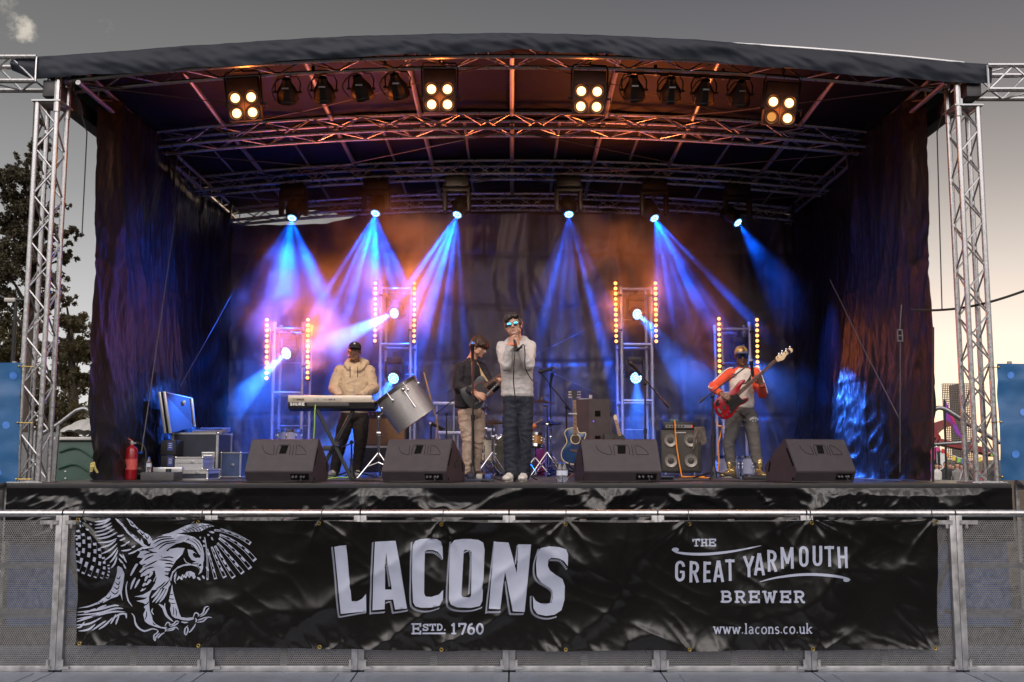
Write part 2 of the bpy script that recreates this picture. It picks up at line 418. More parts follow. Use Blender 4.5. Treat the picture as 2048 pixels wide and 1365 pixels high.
# rear flap over the back truss, torn open on the left
def flap(u, v):
    x = lerp(-4.3, 4.3, u)
    bot = 5.42 if x > -2.6 else 5.42 + .10 * min(1, (-2.6 - x) * 2) + .06 * nz(x * 4, 2)
    return Vector((x, 15.96 + .02 * nz(x * 2, v * 2), lerp(bot, roofz(x, 15.9) + .08, v)))
m = MB(); m.grid(flap, 120, 8); m.build('rear_flap', COVER, cn_, sharp=180)
BOXB = M('side_beam', (.055, .053, .058), .5, .2, .2, 10)
WIRE = M('wire_rope', (.13, .13, .135), .5, .5, .2, 40)
for sx in (-1, 1):
    m = MB(); x = sx * 4.66
    z0, z1 = P(1024 + sx * 930, 178, 10.0).z, TZ[3] - DROP + .02
    a, b = Vector((x, 9.98, z0)), Vector((x * .985, 15.9, z1))
    d = (b - a).normalized(); Mx = d.to_track_quat('Y', 'Z').to_matrix()
    m.box((a + b) / 2, (.15, (b - a).length, .17), Mx, .01); m.build('side_beam', BOXB, cn_)
    m = MB(); off = Vector((-sx * .28, 0, .06)); m.tube(a + off, b + off, .026); m.tube(a + off + Vector((0, 0, .17)), b + off + Vector((0, 0, .14)), .024)
    for i in range(12):
        p = a + off + (b - a) * (i / 12); q = a + off + (b - a) * ((i + 1) / 12)
        m.tube(p, q + Vector((0, 0, .16)), .009, n=5); m.tube(q + Vector((0, 0, .16)), q, .009, n=5)
    m.build('side_truss', ALU_D, cn_)
    # tension cables with turnbuckles at the corner and centre of the front bay
    for k in range(3):
        ya = TY[k] + .1
        m = MB(); zc = TZ[k] - .02
        c0 = Vector((sx * .12, ya, zc)); e0 = Vector((sx * 4.35, ya + 1.75, TZ[k + 1] - DROP + .05))
        m.path([c0, lerp(c0, e0, .5) - Vector((0, 0, .05)), e0], .006, 5)
        m.path([lerp(c0, e0, .04) + Vector((0, 0, .012)), lerp(c0, e0, .085) + Vector((0, 0, .010))], .007, 5)
        m.path([lerp(c0, e0, .04) - Vector((0, 0, .014)), lerp(c0, e0, .085) - Vector((0, 0, .016))], .007, 5)
        c1 = Vector((sx * 4.45, ya, zc - DROP + .02)); e1 = Vector((sx * .4, ya + 1.8, TZ[k + 1] - .01))
        m.path([c1, lerp(c1, e1, .5) - Vector((0, 0, .05)), e1], .006, 5)
        for s2 in (-1, 1): m.path([lerp(c1, e1, .05) + Vector((0, 0, s2 * .014)), lerp(c1, e1, .09) + Vector((0, 0, s2 * .014))], .007, 5)
        m.build('tension_cable', WIRE, cn_)
    m = MB(); p = P(1024 + sx * 878, 172, 10.15); q = P(1024 + sx * 850, 265, 10.6); e = P(1024 + sx * 860, 620 if sx > 0 else 470, 10.75)
    m.path([p, q, e], .007, 5)
    for s2 in (-1, 1): m.path([lerp(p, q, .25) + Vector((s2 * .016, 0, 0)), lerp(p, q, .6) + Vector((s2 * .016, 0, 0))], .008, 5)
    m.build('guy_wire', WIRE, cn_)
# outrigger trusses running out of frame at the roof corners
for sx, ya, yb in ((-1, 121, 176), (1, 141, 190)):
    m = MB(); fr = []
    c0 = (P(1024 + sx * 940, ya, 10.05) + P(1024 + sx * 940, yb, 10.05)) / 2
    for i in range(11): fr.append((c0 + Vector((sx * i * .26, 0, .0)), Vector((0, 1, 0)), Vector((0, 0, 1))))
    truss(m, fr, .27, .25, .025, .01); m.build('outrigger_truss', ALU, cn_)
# ------------------------------------------------------------------ front towers
def tower(sx, label):
    b0 = P(58, 966, 10.0) if sx < 0 else P(1972, 960, 10.0)
    t0 = P(91, 205, 10.0) if sx < 0 else P(1938, 214, 10.0)
    x = (b0.x + t0.x) / 2
    r_ = thing('truss_tower', label, 'truss tower', (x, 10.12, DZ), 'truss towers at the front corners of the stage')
    m = MB(); n = 16; wd = .2
    fr = [(Vector((x, 10.12, lerp(DZ + .012, t0.z, i / n))), Vector((1, 0, 0)), Vector((0, 1, 0))) for i in range(n + 1)]
    q = truss(m, fr, wd, .23, .026, .0095, n=10)
    m.build('lattice', ALU, r_)
    m = MB(); m.box((x, 10.12, DZ + .006), (.34, .36, .012), ch=.003); m.build('base_plate', STEEL, r_)
    m = MB(); m.box((x, 10.12, t0.z + .012), (.29, .31, .016)); m.box((x + sx * -.07, 10.05, t0.z + .06), (.06, .06, .07)); m.build('top_plate', STEEL, r_)
    m = MB()
    xi = x - sx * .1
    for yy in (10.0, 10.235): m.tube((xi, yy, t0.z - .1), (xi, yy, t0.z + .32), .032)
    m.build('sleeve_post', ALU, r_)
    return r_
tower(-1, 'silver lattice truss tower standing on the stage corner beside the green toilet cabin')
tower(1, 'silver lattice truss tower standing on the stage corner in front of the funfair')
# ------------------------------------------------------------------ curtains
DRAPE = M('black_drape', (.011, .0105, .011), .36, 0, .25, 2.2, .9, 26, spec=.3, crease=.9, cs=8, stretch=(1, 1, .42), rv=.08)
BACK = M('backdrop_tarp', (.072, .066, .065), .40, 0, .22, 1.8, .55, 12, spec=.5, crease=.6, cs=4.5, stretch=(1, 1, .6), rv=.08)
def side(sx):
    def f(u, v):
        y = lerp(10.62, 16.0, u); z = lerp(DZ + .004, 5.50, v)
        edge = math.exp(-u * 9)
        wy = y + .35 * nz(y * .8, v * 1.8, 31); wz = z + .2 * nz(y * 1.5, z, 33)
        fold = .10 * nz(wy * .55, v * .7, 2) + .13 * sharp(wy * .62, v * .55, 5) + .06 * sharp(wy * 1.3 + wz * .12, wz * .22, 15) + .022 * sharp(wy * 3.2 + wz * .4, wz * .8, 8) + .013 * sharp(wy * 8 + .6 * nz(y, z * 3), wz * 2.2, 9) + .007 * sharp(wy * 15, wz * 4, 19)
        for q in (2.6, 3.7): fold += .014 * math.exp(-((z - q - .05 * nz(y, q)) / .02) ** 2)
        bot = math.exp(-v * 7)
        x = 4.37 + .10 * u - bot * (.06 + .30 * max(0, nz(y * 1.1, 3, 1)) + .10 * sharp(y * 2.6 + z * 2, z * 3, 4)) * (.3 + u) - fold * .8
        if u < .06: x += (.06 - u) * 1.6
        return Vector((sx * x, y + .05 * nz(y * 1.3, v * 3, 4) + edge * .1 * (1 - v), z))
    return f
m = MB(); m.grid(side(-1), 230, 110)
o = m.build('side_curtain', DRAPE, origin=(-4.4, 10.6, DZ), sharp=180); tag(o, 'tall black plastic curtain closing the stage side behind the flight cases', 'curtain', 'side curtains of the stage')
m = MB(); m.grid(side(1), 230, 110)
o = m.build('side_curtain', DRAPE, origin=(4.4, 10.6, DZ), sharp=180); tag(o, 'tall black plastic curtain closing the stage side nearest the bass player, lit purple', 'curtain', 'side curtains of the stage')
def back(u, v):
    x = lerp(-4.62, 4.62, u); top = 5.43 + (.0 if x > -2.4 else -.17 * min(1, (-2.4 - x) / .5) + .03 * nz(x * 3, 1))
    z = lerp(DZ + .004, top, v)
    wx = x + .22 * nz(x * .9, z * .8, 41); wz = z + .15 * nz(x * 1.2, z, 43)
    d = .06 * nz(wx * .9, wz * .25, 2) + .09 * sharp(wx * .7, wz * .14, 7) + .045 * sharp(wx * 1.5 + wz * .1, wz * .22, 17) + .024 * sharp(wx * 3.4 + wz * .3, wz * .7, 4) + .013 * sharp(wx * 6.5 - wz, wz * 2.6, 14) + .007 * sharp(wx * 12, wz * 6, 24)
    for q in (2.25, 3.1, 3.95, 4.8):           # packing creases
        d -= .024 * math.exp(-((z - q - .02 * math.sin(x * 2 + q)) / .030) ** 2)
    for q in (-3.4, -2.4, -1.4, -.4, .6, 1.6, 2.6, 3.6): d -= .020 * math.exp(-((x - q - .02 * math.sin(z * 2 + q)) / .028) ** 2)
    return Vector((x, 15.9 - d, z))
m = MB(); m.grid(back, 300, 130)
o = m.build('backdrop', BACK, origin=(0, 15.9, DZ), sharp=180); tag(o, 'creased dark tarpaulin backdrop hanging across the rear of the stage', 'backdrop')
# ------------------------------------------------------------------ crowd barrier
BY = 7.9
PITCH = 293 / F * BY
PERF = M('perforated_steel', (.23, .23, .23), .46, .75, .12, 30, rv=.1)
BARF = M('barrier_frame', (.44, .44, .45), .4, .8, .15, 14, rv=.12, dirt=(.25, .25, .25, .6))
TREAD = M('tread_plate', (.20, .225, .275), .5, .35, .18, 5, .35, 45, rv=.12, dirt=(.15, .15, .15, .6))
def barrier(name, label):
    """one panel centred on x = 0, front face at y = 0"""
    r_ = thing(name, label, 'crowd barrier', (0, 0, 0), 'crowd barrier panels')
    W = PITCH
    m = MB(); p = .0165; rad = .0056; W0 = W - .1
    nx_, nz_ = int(W0 / p), int(1.08 / (p * .866))
    dirs = [(math.cos(R(90 + 60 * i)), math.sin(R(90 + 60 * i))) for i in range(6)]
    vs, fs = [], []
    for j in range(nz_):
        for i in range(nx_):
            cx = -W0 / 2 + (i + .5 + (.5 if j % 2 else 0)) * p; cz = .06 + (j + .5) * p * .866
            if cx > W0 / 2: continue
            o = len(vs)
            for a, b in dirs: vs.append((cx + a * p * .577, .006, cz + b * p * .577))
            for a, b in dirs: vs.append((cx + a * rad, .006, cz + b * rad))
            for q in range(6): fs.append((o + q, o + (q + 1) % 6, o + 6 + (q + 1) % 6, o + 6 + q))
    m.add(vs, fs); m.build('perforated_sheet', PERF, r_, smooth=False)
    m = MB()
    for sx in (-1, 1): m.box((sx * (W / 2 - .0245), .0, .60), (.047, .05, 1.14), ch=.004)
    m.box((0, .002, .035), (W - .1, .045, .05), ch=.003)
    m.box((0, .035, .6), (.05, .03, 1.08)); m.build('frame', BARF, r_)
    m = MB(); m.path([(-W / 2 + .006, 0, 1.185), (W / 2 - .006, 0, 1.185)], .0285, 14); m.build('top_rail', ALU, r_)
    for sx in (-1, 1):
        m = MB(); m.tube((sx * (W / 2 - .06), .03, 1.1), (sx * (W / 2 - .06), .95, .05), .022); m.build('brace', BARF, r_)
        m = MB(); m.box((sx * (W / 2 - .095), -.032, 1.12), (.13, .012, .03)); m.box((sx * (W / 2 - .075), -.034, 1.10), (.02, .012, .05)); m.build('latch', BARF, r_)
        m = MB(); m.box((sx * (W / 2 - .07), -.03, .05), (.07, .012, .02)); m.box((sx * (W / 2 - .055), -.032, .075), (.018, .012, .07)); m.build('latch', BARF, r_)
    m = MB(); m.box((0, .30, .40), (W - .12, .26, .03)); m.box((0, .16, .78), (W - .12, .05, .03)); m.build('step', TREAD, r_)
    m = MB(); m.box((0, -.62, .012), (W - .012, 1.18, .016)); m.box((0, -.62, .022), (W - .25, 1.05, .004)); m.box((0, .55, .012), (W - .012, .95, .016)); m.build('foot_plate', TREAD, r_)
    return r_
bl = ['crowd barrier panel cut off by the frame, leftmost of the row and bare', 'crowd barrier panel behind the eagle print of the black banner', 'crowd barrier panel behind the big L and A of the banner',
      'crowd barrier panel behind the C and O of the banner', 'crowd barrier panel behind the N and S of the banner', 'crowd barrier panel behind the bare stretch before the slogan',
      'crowd barrier panel behind the slogan and web address', 'crowd barrier panel behind the right end of the black banner', 'crowd barrier panel cut off by the frame, rightmost of the row and bare']
xc = P(1018, 1100, BY).x
proto = None
for i in range(8):
    o = barrier('crowd_barrier', bl[0]) if proto is None else copy_tree(proto)
    proto = proto or o
    k = i - 4
    o.location = (xc + (k + .5) * PITCH, BY + .0, 0)
    o['label'] = (bl[:5] + bl[6:])[i] if i != 4 else bl[4]
# ------------------------------------------------------------------ banner with printed eagle, name, slogan
BNY = BY - .055
bt = img_poly([(150, 1033), (420, 1038), (760, 1042), (1100, 1043), (1400, 1042), (1650, 1040), (1880, 1037)])
bb = img_poly([(150, 1290), (400, 1294), (760, 1300), (1100, 1302), (1400, 1301), (1650, 1300), (1880, 1299)])
EYE = [162, 400, 640, 884, 1131, 1377, 1622, 1866]
EX = [P(e, 1100, BNY).x for e in EYE]
def BD(x, z):
    """how far the banner bulges towards the audience"""
    wx = x + .12 * nz(x * 1.7, z * 1.5, 20); wz = z + .10 * nz(x * 1.9, z * 2, 21)
    d = .032 * nz(wx * 1.0 + 4, wz * 1.3, 1) + .012 * nz(wx * 3.1, wz * 2.6, 5)
    d += .022 * sharp(wx * .9 + wz * .9, wz * 1.1 - wx * .3, 8) + .016 * sharp(wx * 1.2 - wz * 1.3, wz * 1.2, 18) + .004 * sharp(wx * 4 + wz * 3, wz * 4, 2) + .0010 * sharp(wx * 11, wz * 9, 3)
    top = math.exp(-max(0, 1.13 - z) / .16); bot = math.exp(-max(0, z - .17) / .10)
    d += .022 * top * sharp(wx * 3.2, z * .5, 11) + .009 * top * sharp(wx * 8, z * 1.2, 12) + .020 * bot * sharp(wx * 2.6 + z, z * 2, 13) + .009 * bot * sharp(wx * 8 + z * 3, z * 3, 14)
    for i, ex in enumerate(EX):
        dx = x - ex
        if abs(dx) < .75:
            for zz, sg, am in ((1.135, -1, .020), (.17, 1, .010)):
                dz = (z - zz) * sg + .02; rr = math.hypot(dx, dz); th = math.atan2(dx, max(dz, .001))
                d += am * math.exp(-rr / .30) * min(1, rr / .05) * sharp(th * 1.5, i * 3.7 + zz, rr * .5)
    return d * .95 + .008
def bpt(px, py, off=0.0):
    p = P(px, py, BNY); p.y -= BD(p.x, p.z) + off
    return p
def bang(u, v):
    px0 = lerp(158, 1869, u); px1 = lerp(154, 1875, u)
    sc = 2.0 * abs(math.sin((px0 - 158) / 245 * math.pi)) * (1 if v > .5 else -1) * abs(2 * v - 1) ** 6
    return bpt(lerp(px1, px0, v) + 2 * nz(v * 6, u * 3) * (1 if u < .01 or u > .99 else 0), lerp(bb(lerp(px1, px0, v)), bt(lerp(px1, px0, v)), v) + sc)
BANV = M('banner_vinyl', (.0045, .0042, .0040), .21, 0, .25, 3, .02, 60, spec=.48)
INK = M('banner_ink', (.32, .35, .455), .42, 0, .05, 6)
bn = thing('banner', 'long black vinyl banner with pale eagle and lettering tied to the barrier', 'banner', P(1015, 1302, BNY))
m = MB(); m.grid(bang, 620, 96); m.build('sheet', BANV, bn, sharp=180)
BRASS = M('brass_eyelet', (.55, .40, .12), .3, 1.0, .1)
for e in EYE:
    for top in (1, 0):
        m = MB(); q = bpt(e, (bt(e) + 6) if top else (bb(e) - 4), .004)
        m.path([q + Vector((.011 * math.cos(t), 0, .011 * math.sin(t))) for t in [i * math.pi / 6 for i in range(12)]], .0045, 6, True)
        m.build('eyelet', BRASS, bn)
    m = MB(); q = bpt(e, bt(e) + 6, .004)
    m.path([q, Vector((q.x + .004, BY - .035, 1.17)), Vector((q.x + .006, BY - .03, 1.2)), Vector((q.x + .008, BY, 1.218)), Vector((q.x + .012, BY + .01, 1.2))], .0035, 5); m.build('cable_tie', BLK, bn)
# print: painter's-order polygons (ink or black), triangulated on a fine grid that follows the vinyl
def inside(poly, X, Y):
    r_ = np.zeros(len(X), bool); n = len(poly); j = n - 1
    for i in range(n):
        xi, yi = poly[i]; xj, yj = poly[j]
        if yi != yj:
            c = ((yi > Y) != (yj > Y)) & (X < (xj - xi) * (Y - yi) / (yj - yi) + xi); r_ ^= c
        j = i
    return r_
def decal(name, layers, surf, step, parent, mat):
    """layers: [(polygon in photo px, ink?)]; surf maps px to a world point"""
    cs, es = [], []
    for poly, _ in layers:
        o = len(cs); n = len(poly)
        for a, b in poly: cs.append(Vector((a + random.uniform(-.004, .004), b + random.uniform(-.004, .004))))
        es += [(o + i, o + (i + 1) % n) for i in range(n)]
    xs = [c.x for c in cs]; ys = [c.y for c in cs]
    gx = np.arange(min(xs) + .37, max(xs), step); gy = np.arange(min(ys) + .41, max(ys), step)
    GX, GY = [a.ravel() for a in np.meshgrid(gx, gy)]
    keep = np.zeros(len(GX), bool)
    for poly, ink in layers:
        ii = inside(poly, GX, GY); keep[ii] = ink
    for a, b, k in zip(GX, GY, keep):
        if k: cs.append(Vector((a, b)))
    vs, ed, fs, *_ = geometry.delaunay_2d_cdt(cs, es, [], 0, 1e-4)
    V = np.array([(p.x, p.y) for p in vs]); T = np.array([f for f in fs if len(f) == 3])
    C = V[T].mean(1); ink_ = np.zeros(len(C), bool)
    for poly, k in layers: ink_[inside(poly, C[:, 0], C[:, 1])] = k
    T = T[ink_]; used = np.unique(T); mp = {int(q): i for i, q in enumerate(used)}
    m = MB(); m.add([surf(V[q][0], V[q][1]) for q in used], [[mp[int(a)] for a in t] for t in T])
    return m.build(name, mat, parent, sharp=180)
def stroke(pts, w0, w1=None, k=5, taper=True):
    """tapered brush stroke polygon through points"""
    c = catmull([(a, b, 0) for a, b in pts], k); n = len(c); lft, rgt = [], []
    for i, p in enumerate(c):
        d = (c[min(i + 1, n - 1)] - c[max(i - 1, 0)]); d = Vector((-d.y, d.x, 0)).normalized() if d.length > 0 else Vector((0, 1, 0))
        t = i / (n - 1)
        ww = (w0 * (math.sin(math.pi * min(1, max(.03, t))) ** .6) if w1 is None else lerp(w0, w1, t)) / 2
        lft.append((p.x + d.x * ww, p.y + d.y * ww)); rgt.append((p.x - d.x * ww, p.y - d.y * ww))
    return lft + rgt[::-1]
# ---- eagle, drawn in a 4.55x enlargement of the photograph with origin (140, 1010)
def Z4(poly): return [(140 + a / 4.55, 1010 + b / 4.55) for a, b in poly]
E = []
def W_(*p): E.append((Z4(p), True))
def K_(*p): E.append((Z4(p), False))
def WS(w_, *p): E.append((Z4(stroke(p, w_)), True))
def KS(w_, *p): E.append((Z4(stroke(p, w_)), False))
# left wing: long checkered primaries
for (a, b, c, wd) in (((95, 270), (110, 330), (85, 450), 26), ((105, 225), (140, 330), (88, 520), 28), ((150, 255), (185, 380), (85, 600), 30), ((205, 285), (230, 430), (130, 625), 32),
                      ((255, 340), (275, 480), (185, 645), 32), ((295, 390), (325, 520), (240, 660), 30), ((330, 470), (360, 560), (300, 665), 28), ((375, 540), (395, 600), (350, 662), 24)):
    cur = [Vector((*a, 0)).lerp(Vector((*b, 0)), t).lerp(Vector((*b, 0)).lerp(Vector((*c, 0)), t), t) for t in [i / 24 for i in range(25)]]
    W_(*stroke([(p.x, p.y) for p in cur[::3]], wd, wd * .9, 3))
    KS(4, *[(p.x + wd * .42, p.y) for p in cur[::4]])
    for s0 in range(2, 22, 6):
        q = cur[s0:s0 + 4]; K_(*stroke([(p.x - 2, p.y) for p in q], wd * .9, wd * .9, 2))
# upper wing: comb of tapered coverts
for a, b in (((255, 150), (400, 112)), ((250, 180), (395, 125)), ((250, 210), (400, 160)), ((250, 245), (410, 185)), ((255, 278), (430, 215)), ((275, 305), (455, 245)), ((285, 340), (455, 300)), ((305, 385), (445, 315)), ((315, 440), (455, 345)), ((340, 500), (460, 380)), ((390, 520), (465, 400)), ((400, 570), (460, 460))):
    m_ = ((a[0] + b[0]) / 2 + 6, (a[1] + b[1]) / 2 + 12); WS(16, a, m_, b)
for a, b in (((115, 140), (135, 150)), ((140, 175), (160, 195)), ((165, 130), (178, 150)), ((120, 175), (130, 200)), ((180, 210), (205, 225)), ((205, 165), (228, 172)), ((260, 108), (300, 112)), ((330, 108), (395, 112))): WS(14, a, ((a[0] + b[0]) / 2, (a[1] + b[1]) / 2 + 4), b)
# leading bands of the left wing
W_((540, 105), (590, 148), (640, 203), (690, 240), (748, 268), (778, 300), (772, 335), (748, 350), (735, 312), (700, 292), (690, 275), (650, 248), (612, 205), (575, 185), (556, 150), (535, 122))
for p in (((570, 150), (590, 175), (610, 165)), ((610, 195), (640, 225), (655, 205)), ((660, 235), (690, 265), (705, 245)), ((705, 262), (735, 300), (750, 272))): KS(12, *p)
W_((440, 105), (470, 130), (520, 185), (550, 235), (600, 265), (650, 300), (668, 330), (680, 300), (705, 350), (740, 370), (690, 370), (660, 345), (620, 320), (580, 285), (540, 250), (505, 195), (465, 150))
for p in (((480, 135), (505, 150), (510, 130)), ((510, 180), (535, 200), (540, 175)), ((560, 240), (580, 262), (600, 245)), ((610, 280), (640, 300), (650, 280))): KS(10, *p)
for a, b in (((455, 280), (515, 268)), ((480, 318), (530, 295)), ((540, 340), (570, 325)), ((490, 370), (545, 345)), ((590, 380), (625, 362)), ((495, 412), (590, 395)), ((560, 440), (655, 400)), ((480, 440), (530, 480)), ((475, 480), (515, 525)), ((510, 440), (545, 520)), ((515, 530), (535, 575))): WS(15, a, ((a[0] + b[0]) / 2, (a[1] + b[1]) / 2 + 5), b)
# body, neck and head
W_((640, 470), (670, 425), (640, 400), (700, 372), (760, 372), (770, 320), (830, 285), (905, 268), (1000, 258), (1085, 268), (1150, 290), (1195, 325), (1222, 380), (1234, 440), (1232, 500), (1222, 525), (1223, 572), (1210, 610), (1180, 632), (1196, 590), (1170, 560), (1120, 545), (1050, 552), (990, 578), (955, 620), (938, 690), (915, 655), (935, 715), (905, 762), (860, 745), (800, 765), (752, 772), (800, 700), (770, 690), (700, 640), (650, 602), (690, 560), (655, 520), (695, 480))
# face mask
K_((985, 350), (1062, 330), (1100, 300), (1150, 345), (1195, 400), (1205, 450), (1196, 480), (1180, 478), (1150, 480), (1165, 440), (1120, 405), (1088, 405), (1098, 460), (1122, 498), (1165, 512), (1120, 528), (1060, 535), (1000, 556), (950, 602), (928, 665), (905, 645), (930, 590), (985, 500), (1040, 445), (1062, 390), (1000, 385), (930, 398), (862, 470), (848, 468), (900, 405), (955, 368))
W_((1060, 330), (1110, 355), (1160, 400), (1190, 450), (1215, 470), (1205, 420), (1170, 360), (1110, 310))
for p in (((1065, 335), (1130, 365), (1175, 425)), ((1090, 310), (1160, 350), (1205, 430)), ((1130, 300), (1185, 345), (1215, 400))): KS(8, *p)
for p in (((858, 470), (890, 430), (905, 415)), ((895, 478), (925, 440), (945, 405)), ((930, 470), (960, 425), (1000, 393)), ((960, 468), (1000, 430), (1052, 396)), ((985, 450), (1025, 425), (1050, 400))): WS(26, *p)
W_((1088, 400), (1130, 408), (1150, 428), (1128, 436), (1122, 455), (1138, 478), (1170, 482), (1196, 490), (1170, 512), (1128, 500), (1104, 470), (1096, 432))
K_((1130, 440), (1150, 432), (1168, 448), (1160, 472), (1140, 470))
KS(9, (1060, 480), (1090, 520), (1160, 535), (1190, 520)); WS(8, (1052, 478), (1075, 520), (1120, 535))
K_((1180, 540), (1205, 530), (1208, 550), (1188, 558))
KS(8, (1150, 560), (1180, 600), (1195, 610)); KS(7, (1160, 520), (1185, 570), (1205, 585))
# open beak
K_((1000, 690), (1010, 640), (1050, 595), (1100, 580), (1145, 590), (1175, 625), (1180, 660), (1150, 672), (1120, 640), (1080, 660), (1035, 675))
W_((985, 685), (1005, 640), (1020, 655), (1040, 625), (1050, 640), (1075, 605), (1110, 598), (1145, 615), (1158, 655), (1140, 672), (1118, 640), (1100, 660), (1085, 640), (1070, 665), (1052, 652), (1035, 680), (1015, 665))
for p in (((1030, 640), (1045, 665)), ((1060, 620), (1070, 650)), ((1090, 612), (1098, 650))): KS(6, p[0], ((p[0][0] + p[1][0]) / 2 + 2, (p[0][1] + p[1][1]) / 2), p[1])
W_((965, 640), (985, 600), (985, 640), (975, 680), (982, 715), (965, 690))
# dark feather cuts over neck and body
for p in (((780, 320), (850, 290), (960, 285)), ((790, 350), (860, 310), (980, 300)), ((800, 385), (880, 335), (1000, 318)), ((830, 400), (900, 350), (990, 335)), ((760, 300), (820, 270), (900, 268)), ((640, 420), (720, 400), (800, 385)), ((680, 395), (740, 410), (790, 430)), ((700, 450), (760, 430), (820, 428)),
          ((700, 500), (740, 475), (790, 450)), ((700, 560), (760, 530), (820, 500)), ((850, 480), (920, 470), (965, 480)), ((830, 495), (900, 500), (960, 512)), ((880, 530), (930, 530), (965, 540)), ((880, 560), (930, 565), (950, 575)), ((880, 600), (910, 605), (930, 600)), ((880, 630), (905, 640), (925, 640)),
          ((690, 600), (740, 570), (790, 560)), ((640, 640), (690, 600), (720, 575)), ((660, 690), (720, 640), (780, 600)), ((700, 720), (770, 660), (800, 620)), ((740, 740), (790, 690), (805, 650)), ((800, 760), (850, 730), (890, 690)), ((850, 750), (890, 720), (920, 680)), ((650, 560), (680, 545), (720, 530))): KS(13, *p)
for p in (((570, 640), (600, 590), (625, 540)), ((600, 600), (625, 545), (645, 535)), ((565, 765), (590, 700), (615, 655)), ((605, 755), (635, 700), (655, 670)), ((660, 780), (690, 760), (710, 745))): WS(20, *p)
K_((660, 690), (700, 640), (790, 590), (800, 640), (760, 720), (690, 760), (660, 740))
for p in (((665, 650), (685, 625), (700, 640)), ((700, 690), (720, 650), (735, 655)), ((680, 735), (700, 715), (715, 720)), ((715, 725), (745, 685), (755, 690)), ((740, 655), (760, 620), (775, 610)), ((710, 620), (730, 590), (745, 590))): WS(24, *p)
# thighs and legs
for p in (((770, 880), (820, 820), (860, 750)), ((800, 885), (850, 820), (890, 750)), ((835, 880), (880, 820), (915, 740)), ((760, 840), (800, 800), (840, 750))): WS(20, *p)
W_((765, 765), (738, 830), (740, 900), (746, 960), (765, 1010), (772, 1045), (800, 1078), (850, 1105), (905, 1104), (880, 1122), (830, 1112), (780, 1097), (730, 1077), (700, 1052), (685, 990), (705, 945), (690, 925), (710, 900), (680, 885), (620, 870), (690, 855), (700, 838), (600, 830), (680, 812), (730, 785))
for p in (((640, 850), (690, 850), (720, 830)), ((690, 910), (720, 895), (738, 870)), ((700, 1040), (715, 1000), (712, 960)), ((770, 1060), (785, 1080), (800, 1085))): KS(10, *p)
WS(12, (775, 935), (762, 960), (782, 995)); WS(16, (575, 980), (600, 1010), (620, 1090), (690, 1140), (770, 1120), (820, 1135)); WS(14, (600, 1000), (610, 1060), (640, 1110), (700, 1150))
WS(14, (540, 690), (522, 760), (540, 860), (585, 922))
WS(26, (828, 895), (870, 930), (900, 1000), (960, 1055)); WS(10, (885, 885), (880, 920), (895, 960))
W_((948, 715), (956, 780), (976, 850), (1000, 920), (1016, 980), (1032, 1013), (1080, 1020), (1140, 1014), (1150, 1030), (1100, 1045), (1040, 1040), (1000, 1026), (975, 1022), (945, 1000), (930, 940), (940, 900), (920, 868), (932, 800))
for p in (((915, 800), (940, 810), (960, 805)), ((915, 840), (945, 850), (970, 850)), ((925, 880), (955, 890), (985, 885)), ((955, 1000), (965, 960), (960, 920)), ((985, 1010), (990, 970), (980, 930))): KS(8, *p)
# talons
for p in (((1140, 1020), (1160, 975), (1190, 985), (1185, 1010)), ((1185, 1000), (1230, 975), (1250, 925), (1285, 915)), ((1200, 1010), (1245, 985), (1270, 950), (1288, 925)), ((1170, 1060), (1230, 1050), (1270, 1015), (1312, 1020)), ((1180, 1040), (1215, 1030), (1260, 1010)), ((1160, 1070), (1150, 1095), (1110, 1145), (1095, 1148)), ((1090, 1090), (1065, 1120), (1062, 1160), (1075, 1178)), ((1085, 1100), (1090, 1130), (1075, 1178)), ((1030, 1055), (1060, 1062), (1095, 1060)), ((1160, 1020), (1170, 1040), (1160, 1060)),
          ((880, 1100), (900, 1065), (925, 1070), (920, 1095)), ((920, 1085), (960, 1075), (985, 1050), (1015, 1055)), ((925, 1100), (975, 1085), (1010, 1060)), ((895, 1140), (950, 1130), (980, 1105), (1008, 1130)), ((900, 1125), (940, 1118), (980, 1100)), ((885, 1110), (890, 1130), (880, 1145)), ((880, 1155), (850, 1170), (820, 1200), (815, 1198)), ((815, 1160), (785, 1175), (780, 1210), (790, 1235)), ((835, 1160), (800, 1195), (792, 1232)), ((820, 1135), (815, 1150), (800, 1165))): WS(13, *p)
# tail
W_((468, 548), (500, 568), (516, 622), (502, 700), (482, 790), (488, 872), (466, 805), (440, 832), (380, 852), (312, 890), (250, 905), (170, 932), (75, 940), (180, 915), (262, 880), (332, 830), (382, 770), (422, 690), (450, 612), (458, 560))
for p in (((440, 650), (460, 670), (478, 640)), ((425, 700), (450, 725), (470, 690)), ((405, 740), (440, 765), (462, 730)), ((380, 785), (420, 810), (455, 775)), ((330, 840), (360, 850), (380, 820)), ((270, 885), (290, 895), (310, 870))): KS(11, *p)
for p in (((75, 975), (250, 955), (400, 915), (460, 915)), ((75, 1000), (260, 985), (420, 940), (500, 940)), ((75, 1035), (220, 1010), (400, 970), (520, 970)), ((72, 1060), (160, 1030), (260, 1000)), ((70, 1090), (180, 1080), (300, 1020)), ((90, 1145), (180, 1130), (240, 1080)), ((72, 1115), (110, 1105), (140, 1060)), ((210, 1140), (280, 1090), (340, 1050)), ((270, 1130), (330, 1090), (400, 1020)), ((380, 1080), (400, 1045), (430, 990)), ((430, 1085), (440, 1050), (460, 1000)), ((400, 1030), (470, 990), (535, 985)), ((470, 985), (520, 990), (528, 1030)), ((250, 945), (300, 925), (340, 910)), ((130, 985), (200, 960), (240, 945))): WS(17, *p)
for p in (((260, 1030), (340, 1000), (420, 985)), ((200, 1020), (230, 1010), (270, 1005))): KS(8, *p)
